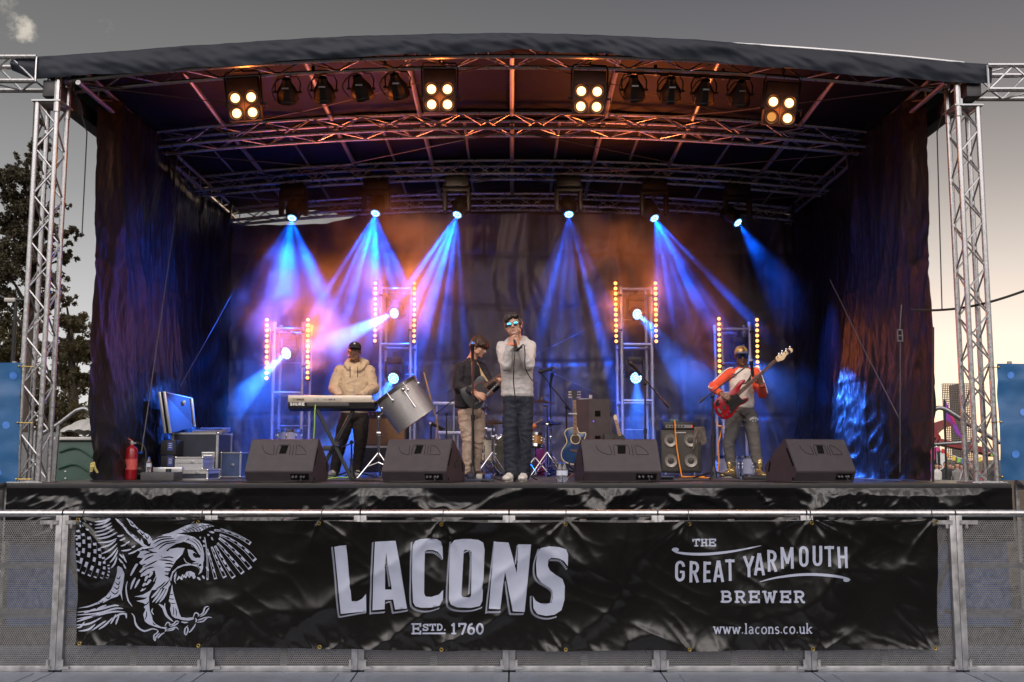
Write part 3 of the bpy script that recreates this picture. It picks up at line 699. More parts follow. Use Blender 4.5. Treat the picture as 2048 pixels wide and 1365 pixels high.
# right wing
W_((858, 270), (940, 249), (1020, 213), (1090, 180), (1150, 166), (1220, 163), (1290, 172), (1334, 192), (1290, 198), (1240, 220), (1200, 240), (1140, 240), (1080, 246), (1000, 256), (900, 278))
for a, b in (((1040, 222), (1090, 250)), ((1070, 208), (1130, 250)), ((1100, 200), (1160, 252)), ((1130, 196), (1185, 245)), ((1160, 192), (1210, 236)), ((1190, 188), (1235, 225)), ((1220, 184), (1260, 214)), ((1250, 182), (1285, 203)), ((1275, 180), (1310, 200))): KS(8, a, ((a[0] + b[0]) / 2 + 10, (a[1] + b[1]) / 2 - 6), b)
for (a, b, c, wd) in (((1330, 228), (1500, 235), (1655, 350), 34), ((1385, 212), (1540, 250), (1610, 320), 16), ((1375, 270), (1560, 330), (1695, 505), 40), ((1370, 300), (1530, 420), (1650, 578), 40), ((1355, 345), (1470, 480), (1582, 620), 40), ((1330, 370), (1400, 520), (1500, 660), 42), ((1300, 380), (1350, 530), (1420, 658), 36), ((1260, 400), (1300, 540), (1335, 672), 28), ((1240, 290), (1265, 450), (1262, 680), 16)):
    cur = [Vector((*a, 0)).lerp(Vector((*b, 0)), t).lerp(Vector((*b, 0)).lerp(Vector((*c, 0)), t), t) for t in [i / 24 for i in range(25)]]
    W_(*stroke([(p.x, p.y) for p in cur], wd * .55, wd, 1)); K_(*stroke([(p.x, p.y) for p in cur[1:-1]], wd * .55 - 9, wd - 9, 1))
    for s0 in range(1, 21, 5):
        q = cur[s0:s0 + 4]; t = s0 / 24; ww = lerp(wd * .55, wd, t) - 7
        W_(*stroke([(p.x + 4, p.y - 3) for p in q], ww * .8, ww * .55, 2))
for a, b in (((1195, 290), (1210, 300)), ((1225, 320), (1240, 340)), ((1228, 360), (1238, 380)), ((1270, 430), (1280, 460)), ((1285, 240), (1330, 250)), ((1265, 268), (1285, 275)), ((1300, 290), (1312, 320)), ((1170, 655), (1200, 680)), ((1215, 640), (1235, 670)), ((1250, 560), (1270, 600))): WS(18, a, ((a[0] + b[0]) / 2 + 2, (a[1] + b[1]) / 2), b)
E = [([(max(155.5, a), max(1036, b)) for a, b in p], k) for p, k in E]
dsurf = lambda a, b: bpt(a, b, .006)
decal('eagle_emblem', E, dsurf, 4.0, bn, INK)
# ---- brewery name
def Z2(poly): return [(640 + a / 2.926, 950 + b / 2.926) for a, b in poly]
LA = []
for p in ([(88, 420), (120, 413), (157, 410), (163, 470), (175, 610), (188, 738), (225, 736), (250, 722), (272, 695), (274, 796), (125, 812), (108, 640)],
          [(325, 390), (447, 383), (470, 500), (513, 778), (443, 784), (432, 726), (384, 728), (382, 782), (310, 790), (316, 600)],
          [(545, 450), (548, 410), (560, 385), (590, 374), (640, 370), (685, 373), (710, 386), (719, 420), (721, 492), (706, 466), (690, 448), (665, 438), (630, 437), (617, 447), (614, 560), (613, 690), (622, 707), (655, 709), (700, 695), (724, 668), (722, 725), (703, 758), (655, 770), (595, 772), (562, 764), (548, 740), (543, 600)],
          [(762, 440), (766, 405), (790, 380), (830, 374), (880, 374), (930, 380), (956, 396), (964, 435), (958, 600), (951, 735), (936, 764), (885, 775), (805, 770), (768, 752), (757, 720), (758, 560)],
          [(1020, 390), (1104, 395), (1128, 480), (1151, 575), (1160, 405), (1235, 405), (1215, 620), (1197, 800), (1128, 795), (1105, 680), (1083, 565), (1070, 660), (1055, 783), (988, 780), (1004, 600)],
          [(1448, 530), (1425, 500), (1395, 485), (1352, 482), (1336, 494), (1332, 530), (1345, 558), (1378, 582), (1418, 608), (1432, 648), (1430, 730), (1412, 790), (1372, 816), (1322, 823), (1272, 812), (1249, 780), (1245, 706), (1262, 735), (1290, 750), (1330, 752), (1355, 745), (1362, 715), (1361, 682), (1350, 664), (1292, 626), (1268, 590), (1264, 520), (1270, 455), (1290, 425), (1340, 415), (1400, 420), (1438, 433), (1450, 462)]): LA.append((Z2(p), True))
for p in ([(391, 452), (424, 668), (384, 668), (386, 560)], [(842, 446), (850, 437), (879, 440), (888, 450), (887, 600), (886, 702), (878, 712), (838, 710), (830, 700), (836, 560)]): LA.append((Z2(p), False))
def rope(pts):
    c = catmull([(a, b, 0) for a, b in pts], 10); acc = 0; q = c[0]; o = []
    for a, b in zip(c, c[1:]):
        d = b - a; l = d.length
        if l < 1e-6: continue
        while acc <= l:
            p = a + d * (acc / l); LA.append((Z2([(p.x - 6, p.y + 3.5), (p.x - 3.2, p.y + 6.5), (p.x + 6.5, p.y - 3.5), (p.x + 3.5, p.y - 6.5)]), True)); acc += 11.5
        acc -= l
for r_ in (((75, 425), (92, 620), (110, 805), (118, 828), (140, 826), (274, 802)), ((312, 398), (303, 600), (297, 790), (308, 806), (380, 800)), ((393, 744), (416, 742), (428, 798), (440, 802), (513, 790)), ((396, 530), (411, 655)),
           ((539, 395), (534, 560), (532, 735), (552, 778), (600, 793), (650, 790), (700, 774)), ((625, 451), (662, 452), (690, 466), (716, 490)), ((763, 395), (750, 560), (744, 735), (766, 778), (820, 792), (890, 791), (945, 774)), ((848, 452), (880, 454), (878, 600), (871, 700)),
           ((1020, 392), (995, 600), (974, 785), (984, 800), (1055, 799)), ((1084, 625), (1108, 795), (1125, 811), (1190, 812)), ((1155, 415), (1143, 520)), ((1275, 435), (1250, 530), (1262, 610), (1340, 665), (1357, 695), (1350, 740)), ((1232, 712), (1236, 790), (1268, 826), (1330, 840), (1388, 827)), ((1347, 496), (1395, 498), (1420, 520), (1442, 550))): rope(r_)
decal('name_lettering', LA, dsurf, 5.0, bn, INK)
# ---- slab and condensed lettering from pen strokes; glyphs live in a unit box (y up)
def arc(cx, cy, rx, ry, a0, a1, n=10): return [(cx + rx * math.cos(R(lerp(a0, a1, i / n))), cy + ry * math.sin(R(lerp(a0, a1, i / n)))) for i in range(n + 1)]
GL = {  # strokes, slab serif feet (x, y, half width)
 'E': ([[(.2, 0), (.2, 1)], [(.2, .93), (.95, .93)], [(.2, .5), (.72, .5)], [(.2, .07), (.95, .07)], [(.93, .7), (.93, 1)], [(.93, 0), (.93, .32)], [(.72, .36), (.72, .64)]], [(.2, 0, .2), (.2, 1, .2)]),
 'T': ([[(.5, 0), (.5, 1)], [(.04, .93), (.96, .93)], [(.07, .68), (.07, 1)], [(.93, .68), (.93, 1)]], [(.5, 0, .25)]),
 'H': ([[(.22, 0), (.22, 1)], [(.78, 0), (.78, 1)], [(.22, .5), (.78, .5)]], [(.22, 0, .21), (.22, 1, .21), (.78, 0, .21), (.78, 1, .21)]),
 'B': ([[(.2, 0), (.2, 1)], [(.2, .93), (.55, .93)] + arc(.55, .73, .3, .2, 90, -90)[1:] + [(.2, .53)], [(.2, .52), (.6, .52)] + arc(.6, .295, .32, .225, 90, -90)[1:] + [(.2, .07)]], [(.2, 0, .18), (.2, 1, .18)]),
 'R': ([[(.2, 0), (.2, 1)], [(.2, .93), (.55, .93)] + arc(.55, .70, .3, .23, 90, -90)[1:] + [(.2, .47)], [(.55, .47), (.8, .05), (.98, .05)]], [(.2, 0, .2), (.2, 1, .2)]),
 'W': ([[(.12, 1), (.3, 0)], [(.3, 0), (.5, .8)], [(.5, .8), (.7, 0)], [(.7, 0), (.88, 1)]], [(.12, 1, .14), (.5, .9, .12), (.88, 1, .14)]),
 'S': ([arc(.5, .73, .36, .2, 30, 270) + arc(.5, .27, .38, .22, 90, -150)[0:], [(.86, .68), (.86, 1)], [(.12, 0), (.12, .32)]], []),
 'D': ([[(.2, 0), (.2, 1)], [(.05, .93), (.45, .93)] + arc(.45, .5, .42, .43, 90, -90)[1:] + [(.05, .07)]], []),
 '.': ([[(.35, .1), (.65, .1)]], []),
 '1': ([[(.5, 0), (.5, 1)], [(.22, .78), (.5, .96)]], [(.5, 0, .28)]),
 '7': ([[(.06, .93), (.92, .93)], [(.92, .93), (.45, 0)], [(.08, .68), (.08, 1)]], []),
 '6': ([arc(.5, .32, .36, .27, 0, 360, 18), [(.14, .36)] + arc(.62, .42, .48, .5, 185, 85)[1:]], []),
 '0': ([arc(.5, .5, .36, .44, 0, 360, 24)], []),
 'w': ([[(.1, .66), (.3, 0)], [(.3, 0), (.5, .62)], [(.5, .62), (.7, 0)], [(.7, 0), (.9, .66)]], [(.1, .66, .13), (.9, .66, .13)]),
 'l': ([[(.5, 0), (.5, 1)], [(.2, .96), (.5, .96)]], [(.5, 0, .38)]),
 'a': ([[(.14, .56)] + arc(.42, .45, .3, .21, 120, 0)[0:] + [(.72, .08), (.92, .05)], arc(.44, .2, .28, .18, 0, 360, 16)], []),
 'c': ([arc(.52, .33, .38, .31, 50, 310, 14)], []),
 'o': ([arc(.5, .33, .38, .31, 0, 360, 18)], []),
 'n': ([[(.2, 0), (.2, .64)], [(.2, .45)] + arc(.5, .42, .28, .22, 150, 0)[0:] + [(.78, 0)], [(.05, .61), (.2, .61)]], [(.2, 0, .18), (.78, 0, .18)]),
 's': ([arc(.5, .49, .32, .14, 30, 270) + arc(.5, .18, .34, .16, 90, -150)], []),
 'u': ([[(.2, .64), (.2, .25)] + arc(.48, .24, .28, .21, 180, 330)[0:] , [(.78, 0), (.78, .64)], [(.05, .61), (.2, .61)], [(.62, .61), (.78, .61)], [(.78, .03), (.95, .03)]], []),
 'k': ([[(.2, 0), (.2, 1)], [(.2, .25), (.78, .62)], [(.42, .38), (.85, .02)], [(.04, .96), (.2, .96)]], [(.2, 0, .18), (.85, .0, .13), (.8, .64, .15)]),
 'g': ([], [])}
SANS = {
 'G': [[(.82, .74)] + arc(.5, .72, .34, .22, 0, 180) + arc(.5, .28, .34, .22, 180, 360) + [(.84, .46), (.5, .46)]],
 'R': [[(.16, 0), (.16, 1)], [(.16, .93), (.5, .93)] + arc(.5, .71, .34, .22, 90, -90)[1:] + [(.16, .49)], [(.5, .49), (.86, 0)]],
 'E': [[(.18, 0), (.18, 1)], [(.18, .93), (.88, .93)], [(.18, .51), (.78, .51)], [(.18, .07), (.88, .07)]],
 'A': [[(.1, 0), (.46, 1)], [(.54, 1), (.9, 0)], [(.22, .27), (.78, .27)]],
 'T': [[(.5, 0), (.5, 1)], [(.04, .93), (.96, .93)]],
 'Y': [[(.5, 0), (.5, .45)], [(.1, 1), (.5, .42)], [(.9, 1), (.5, .42)]],
 'M': [[(.12, 0), (.12, 1)], [(.88, 0), (.88, 1)], [(.14, .98), (.5, .25)], [(.86, .98), (.5, .25)]],
 'O': [[(.16, .5), (.16, .72)] + arc(.5, .72, .34, .22, 180, 0)[1:] + arc(.5, .28, .34, .22, 0, -180) + [(.16, .5)]],
 'U': [[(.16, 1), (.16, .28)] + arc(.5, .28, .34, .22, 180, 360) + [(.84, 1)]],
 'H': [[(.16, 0), (.16, 1)], [(.84, 0), (.84, 1)], [(.16, .52), (.84, .52)]],
 'P': [[(.16, 0), (.16, 1)], [(.16, .93), (.5, .93)] + arc(.5, .68, .34, .25, 90, -90)[1:] + [(.16, .43)]],
 'C': [[(.84, .74)] + arc(.5, .72, .34, .22, 0, 180) + arc(.5, .28, .34, .22, 180, 360)],
 'K': [[(.16, 0), (.16, 1)], [(.16, .4), (.86, 1)], [(.4, .55), (.9, 0)]],
 'S': [[(.84, .76)] + arc(.5, .74, .34, .2, 10, 180) + [(.2, .58), (.8, .42)] + arc(.5, .26, .34, .2, 0, -170)],
 'L': [[(.2, 1), (.2, 0)], [(.2, .07), (.9, .07)]], 'N': [[(.14, 0), (.14, 1)], [(.86, 0), (.86, 1)], [(.14, .98), (.86, .02)]], 'D': [[(.16, 0), (.16, 1)], [(.16, .93), (.4, .93)] + arc(.4, .5, .44, .43, 90, -90)[1:] + [(.16, .07)]],
 'V': [[(.1, 1), (.5, 0)], [(.9, 1), (.5, 0)]], 'I': [[(.5, 0), (.5, 1)]]}
def seg_poly(a, b, w_):
    d = Vector((b[0] - a[0], b[1] - a[1])); n = Vector((-d.y, d.x)).normalized() * w_ / 2; e = d.normalized() * w_ * .12
    return [(a[0] + n.x - e.x, a[1] + n.y - e.y), (b[0] + n.x + e.x, b[1] + n.y + e.y), (b[0] - n.x + e.x, b[1] - n.y + e.y), (a[0] - n.x - e.x, a[1] - n.y - e.y)]
def glyph(strokes, serifs, tf, w_, sw):
    o = []
    for st_ in strokes:
        q = [tf(a, b) for a, b in st_]
        if len(q) > 3: o.append((stroke(q, w_, w_, 1), True))
        else:
            for a, b in zip(q, q[1:]): o.append((seg_poly(a, b, w_), True))
    for x, y, hw in serifs:
        a, b = tf(x - hw, y + (sw if y < .05 else -sw) * .5), tf(x + hw, y + (sw if y < .05 else -sw) * .5); o.append((seg_poly(a, b, sw * abs(tf(0, 1)[1] - tf(0, 0)[1])), True))
    return o
def word(txt, boxes, font, w_, sw=.13):
    o = []
    for ch, (x0, x1, y0, y1) in zip(txt, boxes):
        tf = lambda a, b, x0=x0, x1=x1, y0=y0, y1=y1: (lerp(x0, x1, a), lerp(y1, y0, b))
        st_, se = font[ch] if isinstance(font[ch], tuple) else (font[ch], [])
        o += glyph(st_, se, tf, w_, sw)
    return o
def even(txt, x0, x1, y0, y1, wd=None, gap=.12):
    wd = wd or {}
    ws = [wd.get(c, 1.0) for c in txt]; tot = sum(ws) + gap * (len(txt) - 1); k = (x1 - x0) / tot; o = []; x = x0
    for q in ws: o.append((x, x + q * k, y0, y1)); x += (q + gap) * k
    return o
def Z3(q): return (1300 + q[0] / 2.738, 950 + q[1] / 2.738)
def Z3b(bx): return [(*[1300 + a / 2.738 for a in b[:2]], *[950 + a / 2.738 for a in b[2:]]) for b in bx]
SL = []
SL += word('THE', Z3b(even('THE', 228, 358, 350, 390, gap=.1)), GL, 2.9, .16)
SL += word('GREAT', Z3b([(135, 190, 470, 583), (213, 266, 472, 586), (288, 332, 474, 586), (343, 398, 470, 582), (408, 460, 462, 576)]), SANS, 5.6)
SL += word('YARMOUTH', Z3b([(508, 566, 446, 556), (566, 622, 430, 546), (638, 690, 412, 526), (710, 782, 397, 510), (810, 862, 390, 501), (884, 936, 387, 497), (946, 1000, 389, 498), (1015, 1072, 394, 505)]), SANS, 5.6)
SL += word('BREWER', Z3b(even('BREWER', 382, 838, 632, 696, {'W': 1.35}, .3)), GL, 4.4, .15)
for p, w0 in ((((118, 410), (150, 424), (230, 432), (340, 430), (470, 415), (608, 386)), 10), (((595, 583), (700, 558), (850, 543), (980, 548), (1060, 562), (1088, 572)), 10)): SL.append((stroke([Z3(q) for q in p], w0 / 2.738 * 1.5), True))
for a in ((135, 408), (1066, 572)): SL.append(([(Z3(a)[0] + 7 * math.cos(t), Z3(a)[1] + 4.2 * math.sin(t)) for t in [i * math.pi / 8 for i in range(16)]], True))
decal('slogan_lettering', SL, dsurf, 5.0, bn, INK)
UR = word('www.lacons.co.uk', Z3b(even('www.lacons.co.uk', 342, 880, 808, 865, {'w': 1.35, '.': .38, 'l': .55, 'c': .85, 's': .8, 'a': .95}, .1)), GL, 2.6, .10)
decal('web_address', UR, dsurf, 5.0, bn, INK)
def Z2b(bx): return [(*[640 + a / 2.926 for a in b[:2]], *[950 + a / 2.926 for a in b[2:]]) for b in bx]
ES = word('E', Z2b([(540, 595, 862, 926)]), GL, 3.4, .13) + word('STD.', Z2b(even('STD.', 604, 740, 866, 905, {'.': .4}, .14)), GL, 2.8, .16) + word('1760', Z2b(even('1760', 762, 960, 864, 928, {}, .1)), GL, 3.8, .14)
ES.append((Z2([(603, 917), (737, 917), (737, 926), (603, 926)]), True))
decal('year_lettering', ES, dsurf, 5.0, bn, INK)
# ================================================================== STAGE LIGHTS
def lamp(name, kind, loc, energy, colr, parent, aim=None, size=60, blend=.4, rad=.05):
    d = bpy.data.lights.new(name, kind); o = bpy.data.objects.new(name, d); col.objects.link(o)
    d.energy = energy; d.color = colr
    if kind == 'SPOT': d.spot_size = R(size); d.spot_blend = blend
    if kind != 'AREA': d.shadow_soft_size = rad
    org = ORG.get(parent.name, Vector()); o.parent = parent; o.location = Vector(loc) - org
    if aim is not None: o.rotation_euler = (Vector(aim) - Vector(loc)).to_track_quat('-Z', 'Y').to_euler()
    return o
def gobo(l, freq, seed, lo=.03, hi=2.6, cut=.50):
    """slotted gobo: the lamp throws a fan of separate rays with dark gaps between"""
    d = l.data; d.use_nodes = True; t = d.node_tree; e = t.nodes['Emission']
    ax = l.rotation_euler.to_matrix().inverted() @ Vector((1, 0, 0))
    tcn = t.nodes.new('ShaderNodeTexCoord'); dt = t.nodes.new('ShaderNodeVectorMath'); dt.operation = 'DOT_PRODUCT'
    t.links.new(tcn.outputs['Normal'], dt.inputs[0]); dt.inputs[1].default_value = ax
    n = t.nodes.new('ShaderNodeTexNoise'); n.noise_dimensions = '1D'; n.inputs['Scale'].default_value = freq; n.inputs['Detail'].default_value = 1
    ad = t.nodes.new('ShaderNodeMath'); ad.operation = 'ADD'; t.links.new(dt.outputs['Value'], ad.inputs[0]); ad.inputs[1].default_value = seed; t.links.new(ad.outputs[0], n.inputs['W'])
    mr = t.nodes.new('ShaderNodeMapRange'); mr.interpolation_type = 'SMOOTHSTEP'
    for i, v in enumerate((cut - .06, cut + .18, lo, hi)): mr.inputs[i + 1].default_value = v
    t.links.new(n.outputs[0], mr.inputs[0]); t.links.new(mr.outputs[0], e.inputs['Strength'])
WARM = (1.0, .50, .16); AMB = (1.0, .21, .035); BLUE = (.0, .10, 1.0); BLU2 = (.03, .17, 1.0)
LENS_W = ME('lit_lamp_glass', (1.0, .62, .26), 3.6); LENS_D = ME('dim_lamp_glass', (1.0, .42, .10), .8); REFL = ME('lit_reflector', (1.0, .30, .04), 1.1); REFD = ME('dim_reflector', (1.0, .25, .03), .25)
LENS_A = ME('lit_amber_led', (1.0, .37, .10), 3.6); LENS_B = ME('lit_blue_led', (.42, .82, 1.0), 9.0); LENS_C = ME('lit_blue_glow', (.10, .42, 1.0), 1.3)
LENS_P = ME('lit_pale_led', (.55, .90, 1.0), 2.2)
FIX = M('fixture_black', (.008, .008, .0085), .42, .2, .25, 25, .08, 150)
FIXB = M('fixture_bronze', (.014, .011, .010), .5, .2, .25, 25)
# ---- four-lamp blinders on the front truss
def blinder(pxs, label, tilt, dim=None):
    Y = 10.36
    c = P(sum(a for a, b in pxs) / 4, sum(b for a, b in pxs) / 4, Y)
    r_ = thing('blinder_light', label, 'stage light', c, 'four-lamp blinder lights on the front truss')
    Mx = Matrix.Rotation(R(tilt), 3, 'Y') @ Matrix.Rotation(R(14), 3, 'X')
    q = lambda x, y, z: c + Mx @ Vector((x, y, z))
    m = MB()
    m.box(q(0, .05, .055), (.34, .10, .45), Mx, .008)
    m.box(q(0, -.004, .20), (.325, .012, .13), Mx)
    m.box(q(-.0, -.006, -.01), (.012, .016, .30), Mx)
    m.build('housing', FIXB, r_)
    for i, (a, b) in enumerate(((-1, 1), (1, 1), (-1, -1), (1, -1))):
        o_ = q(a * .083, 0, b * .078 - .01); ax = Mx @ Vector((0, -1, 0))
        m = MB(); m.lathe([(.074, -.02), (.076, .006), (.072, .012), (.060, .004), (.055, -.006)], o_, ax, 26, False); rim = m.build('lamp_rim', BLKM, r_)
        m = MB(); m.lathe([(.058, -.004), (.046, .003)], o_, ax, 24, False); m.build('reflector', REFD if i == dim else REFL, r_)
        m = MB(); m.lathe([(.046, .003), (.03, .010), (.004, .013)], o_, ax, 24); m.build('lens', LENS_D if i == dim else LENS_W, r_)
    m = MB()
    for s_ in (-1, 1):
        m.path([q(s_ * .185, .05, .0), q(s_ * .19, .05, .28), q(s_ * .17, .06, .34), q(0, .06, .345)], .009, 6)
        m.tube(q(s_ * .17, .05, .0), q(s_ * .215, .05, .0), .014)
    m.tube(q(0, .06, .34), q(0, .06, .43), .012); m.box(q(0, .06, .42), (.05, .06, .05))
    m.tube(q(.2, .05, 0), q(.235, .05, 0), .008); m.tube(q(.232, .05, .02), q(.228, .05, -.05), .005)
    m.build('yoke', BLKM, r_)
    lamp('blinder_glow', 'SPOT', q(0, -.10, -.02), 25, WARM, r_, q(0, -1, -.55), 165, .6, .12)
    lamp('blinder_spill', 'POINT', q(0, -.13, -.03), 4.5, AMB, r_, rad=.06)
blinder([(469, 195), (503, 192), (474, 226), (505, 223)], 'blinder light with four glowing lamps, leftmost on the front truss', -4)
blinder([(861, 177), (895, 177), (863, 208), (897, 207)], 'blinder light with four glowing lamps just left of the centre of the front truss', 0)
blinder([(1162, 181), (1195, 181), (1161, 212), (1194, 212)], 'blinder light with four glowing lamps just right of the centre of the front truss', 2)
blinder([(1547, 202), (1580, 204), (1543, 233), (1574, 235)], 'blinder light with one of its four lamps dimmed, rightmost on the front truss', 5, 2)
# ---- eight black lantern spots, aimed back at the band
def lantern(px, py, roll, label):
    c = P(px, py, 10.5); r_ = thing('stage_spotlight', label, 'stage light', c, 'black lantern spotlights under the front truss')
    ax = Vector((math.sin(R(roll)) * .5, .72, -.72)).normalized()
    m = MB(); m.lathe([(.030, -.16), (.048, -.15), (.052, -.11), (.075, -.07), (.110, -.01), (.112, .06), (.118, .065), (.118, .10), (.104, .10), (.098, .03)], c, ax, 10, False)
    m.lathe([(.097, .03), (.001, .03)], c, ax, 10, False)
    m.build('housing', FIX, r_, sharp=30)
    m = MB(); m.lathe([(.09, .035), (.05, .045), (.002, .05)], c, ax, 16); m.build('lens', LENS_W, r_)
    X = ax.orthogonal(); X = Vector((1, 0, 0)); U = X.cross(ax).normalized()
    m = MB()
    m.path([c + X * -.128, c + X * -.135 + Vector((0, 0, .10)), c + X * -.10 + Vector((0, 0, .17)), c + X * .10 + Vector((0, 0, .17)), c + X * .135 + Vector((0, 0, .10)), c + X * .128], .008, 6)
    for s_ in (-1, 1): m.tube(c + X * s_ * .108, c + X * s_ * .15, .014)
    m.box(c + Vector((0, 0, .19)), (.045, .05, .05)); m.build('yoke', BLKM, r_)
    m = MB(); m.box(c - ax * .02 + Vector((0, -.112, -.02)), (.07, .012, .016)); m.build('badge', ALU_D, r_)
    m = MB(); a = c - ax * .15
    m.path(catmull([a, a + Vector((-.08, -.03, -.02)), a + Vector((-.15, .0, -.12)), c + Vector((-.12, -.02, -.10))], 6), .007, 5); m.build('cable', RUB, r_)
    return r_, c, ax
tgt = {0: P(700, 760, 13), 1: P(720, 780, 12.8), 2: P(950, 740, 12.4), 3: P(985, 640, 15.8), 4: P(1130, 680, 15.8), 5: P(1180, 850, 13), 6: P(1480, 760, 12.8), 7: P(1490, 780, 12.8)}
lanterns = [(575, 185, -8), (648, 182, 0), (722, 178, 25), (795, 175, 20), (1268, 180, 14), (1341, 183, 4), (1408, 187, 0), (1480, 190, 2)]
ll = ['black lantern spotlight, leftmost under the front truss, beside the left blinder', 'second black lantern spotlight from the left blinder, hanging straight', 'third black lantern spotlight from the left blinder, tilted to the right', 'black lantern spotlight with a looping cable beside the left-centre blinder',
      'black lantern spotlight beside the right-centre blinder, tilted', 'second black lantern spotlight from the right-centre blinder', 'third black lantern spotlight from the right-centre blinder, hanging straight', 'black lantern spotlight beside the rightmost blinder']
for i, (a, b, c_) in enumerate(lanterns):
    r_, c, ax = lantern(a, b, c_, ll[i])
    lamp('lantern_beam', 'SPOT', c + ax * .12, [160, 180, 150, 150, 150, 80, 160, 130][i], (1.0, .72, .50), r_, tgt[i], [42, 42, 42, 50, 50, 42, 42, 42][i], .8, .06)
    lamp('lantern_spill', 'POINT', c + ax * .16 + Vector((0, .02, -.02)), 2.0, AMB, r_, rad=.05)
for k, (a, b) in enumerate((((540, 150), (828, 137)), ((1230, 142), (1500, 158)))):
    m = MB(); m.tube(P(*a, 10.5), P(*b, 10.5), .024, n=10)
    for t in (.3, .8): p = lerp(P(*a, 10.5), P(*b, 10.5), t); m.box(p + Vector((0, 0, .03)), (.03, .05, .11))
    o = m.build('lighting_bar', BLKM, origin=lerp(P(*a, 10.5), P(*b, 10.5), .5)); tag(o, ['black lighting bar carrying the four lanterns left of centre', 'black lighting bar carrying the four lanterns right of centre'][k], 'lighting bar', 'lighting bars under the front truss')
# ---- six moving heads on the third truss
heads = [(583, 440, (575, 640), 'over the keyboard side, leftmost, shining straight at the audience'), (750, 430, (738, 560), 'second from the left, its lens flaring white'), (913, 433, (868, 580), 'third from the left, throwing a fan to the left'),
         (1138, 432, (1138, 560), 'fourth from the left, throwing an even fan down'), (1311, 440, (1370, 600), 'fifth from the left, above the tall right lighting tower'), (1479, 449, (1660, 610), 'rightmost, throwing a slanting beam at the side curtain')]
for i, (px, py, (ax_, ay_), lb) in enumerate(heads):
    Y = 13.93; c = P(px, py, Y)
    r_ = thing('moving_head_light', 'black moving head light ' + lb, 'stage light', c, 'blue moving head lights on the rear truss')
    tg = P(ax_, ay_, Y + .35) if i < 5 else P(1640, 690, Y + .2); ax = (tg - c).normalized()
    hz = TZ[2] - DROP * (c.x / HW) ** 2
    bc = Vector((c.x, Y + .1, hz - .13))
    m = MB(); m.box(bc, (.34, .24, .15), None, .02)
    for s_ in (-1, 1): m.box(bc + Vector((s_ * .10, 0, .11)), (.04, .05, .11)); m.tube(bc + Vector((s_ * .10, -.05, .15)), bc + Vector((s_ * .10, .05, .15)), .036, n=10)
    m.build('base', FIX, r_)
    hc = c - ax * .16
    hc.y = Y + .10
    m = MB()
    for s_ in (-1, 1): m.box(Vector((c.x + s_ * .165, Y + .1, (bc.z - .08 + hc.z) / 2)), (.06, .13, bc.z - hc.z + .06), None, .02)
    m.box(bc - Vector((0, 0, .105)), (.39, .15, .06), None, .02); m.build('yoke', FIX, r_)
    m = MB(); m.lathe([(.02, -.16), (.09, -.15), (.115, -.10), (.12, .0), (.105, .07), (.078, .10), (.076, .155), (.070, .155), (.068, .14)], hc, (c - hc).normalized(), 24, False); m.build('head', FIX, r_)
    dd = (c - hc).normalized(); lc = hc + dd * .146
    # the lens plate faces where the head points
    m = MB(); m.lathe([(.067, 0), (.001, .004)], lc, dd, 22); m.build('lens_plate', LENS_C, r_)
    qd = dd.to_track_quat('Z', 'Y')
    m = MB()
    for k in range(8):
        t = k * math.pi / 4; m.lathe([(.0165, .002), (.012, .012), (.002, .014)], lc + qd @ Vector((.043 * math.cos(t), .043 * math.sin(t), .004)), dd, 8)
    m.lathe([(.014, .002), (.002, .014)], lc + dd * .004, dd, 8)
    m.build('lens', LENS_P, r_)
    l = lamp('beam', 'SPOT', lc + dd * .03, [1700, 1600, 1300, 1200, 1400, 1300][i], BLUE, r_, tg, [76, 68, 60, 60, 56, 34][i], [.5, .5, .5, .5, .5, 1][i], .02)
    if i < 5: gobo(l, [7, 8, 8, 8, 8, 9][i], [.3, 2.7, 5.1, 7.4, 9.2, 11.6][i])
# ---- four lighting towers with wash lights and LED battens
TOW = [(549, 607, 562, 622, 654, 14.5), (763, 823, 774, 832, 574, 14.5), (1242, 1302, 1233, 1291, 574, 14.5), (1443, 1499, 1430, 1488, 654, 14.5)]
tl = ['lower lighting tower of silver tube behind the keyboard', 'taller lighting tower of silver tube behind the tilted drum', 'taller lighting tower of silver tube beside the loudspeaker cabinets', 'lower lighting tower of silver tube behind the bass player']
TUBE = M('tower_tube', (.58, .58, .60), .38, .7, .1, 20)
for i, (a, b, c_, d_, top, Y) in enumerate(TOW):
    x0, x1, x2, x3 = P(a, top, Y).x, P(b, top, Y).x, P(c_, top, Y + .35).x, P(d_, top, Y + .35).x
    zt = P(a, top, Y).z
    r_ = thing('lighting_tower', tl[i], 'lighting tower', ((x0 + x1) / 2, Y + .17, DZ), 'tubular lighting towers at the rear of the stage')
    m = MB()
    for x, y in ((x0, Y), (x1, Y), (x2, Y + .35), (x3, Y + .35)):
        m.tube((x, y, DZ), (x, y, zt), .0245, n=10)
        for zz in (DZ + .75, DZ + 1.5, DZ + 2.1):
            if zz < zt: m.tube((x, y, zz), (x, y, zz + .07), .031, n=10)
    nl = 3 if zt - DZ > 2.5 else 2
    zs = [zt - .03] + [lerp(zt - .03, DZ + .25, (k + 1) / nl) for k in range(nl)]
    for z in zs:
        m.tube((x0, Y, z), (x1, Y, z), .022, n=10); m.tube((x2, Y + .35, z - .02), (x3, Y + .35, z - .02), .02, n=8)
        m.tube((x0, Y, z - .04), (x2, Y + .35, z - .04), .018, n=8); m.tube((x1, Y, z - .04), (x3, Y + .35, z - .04), .018, n=8)
    for z0, z1 in zip(zs, zs[1:]): m.tube((x2, Y + .35, (z0 + z1) / 2), (x3, Y + .35, (z0 + z1) / 2), .008, n=6)
    m.build('frame', TUBE, r_)
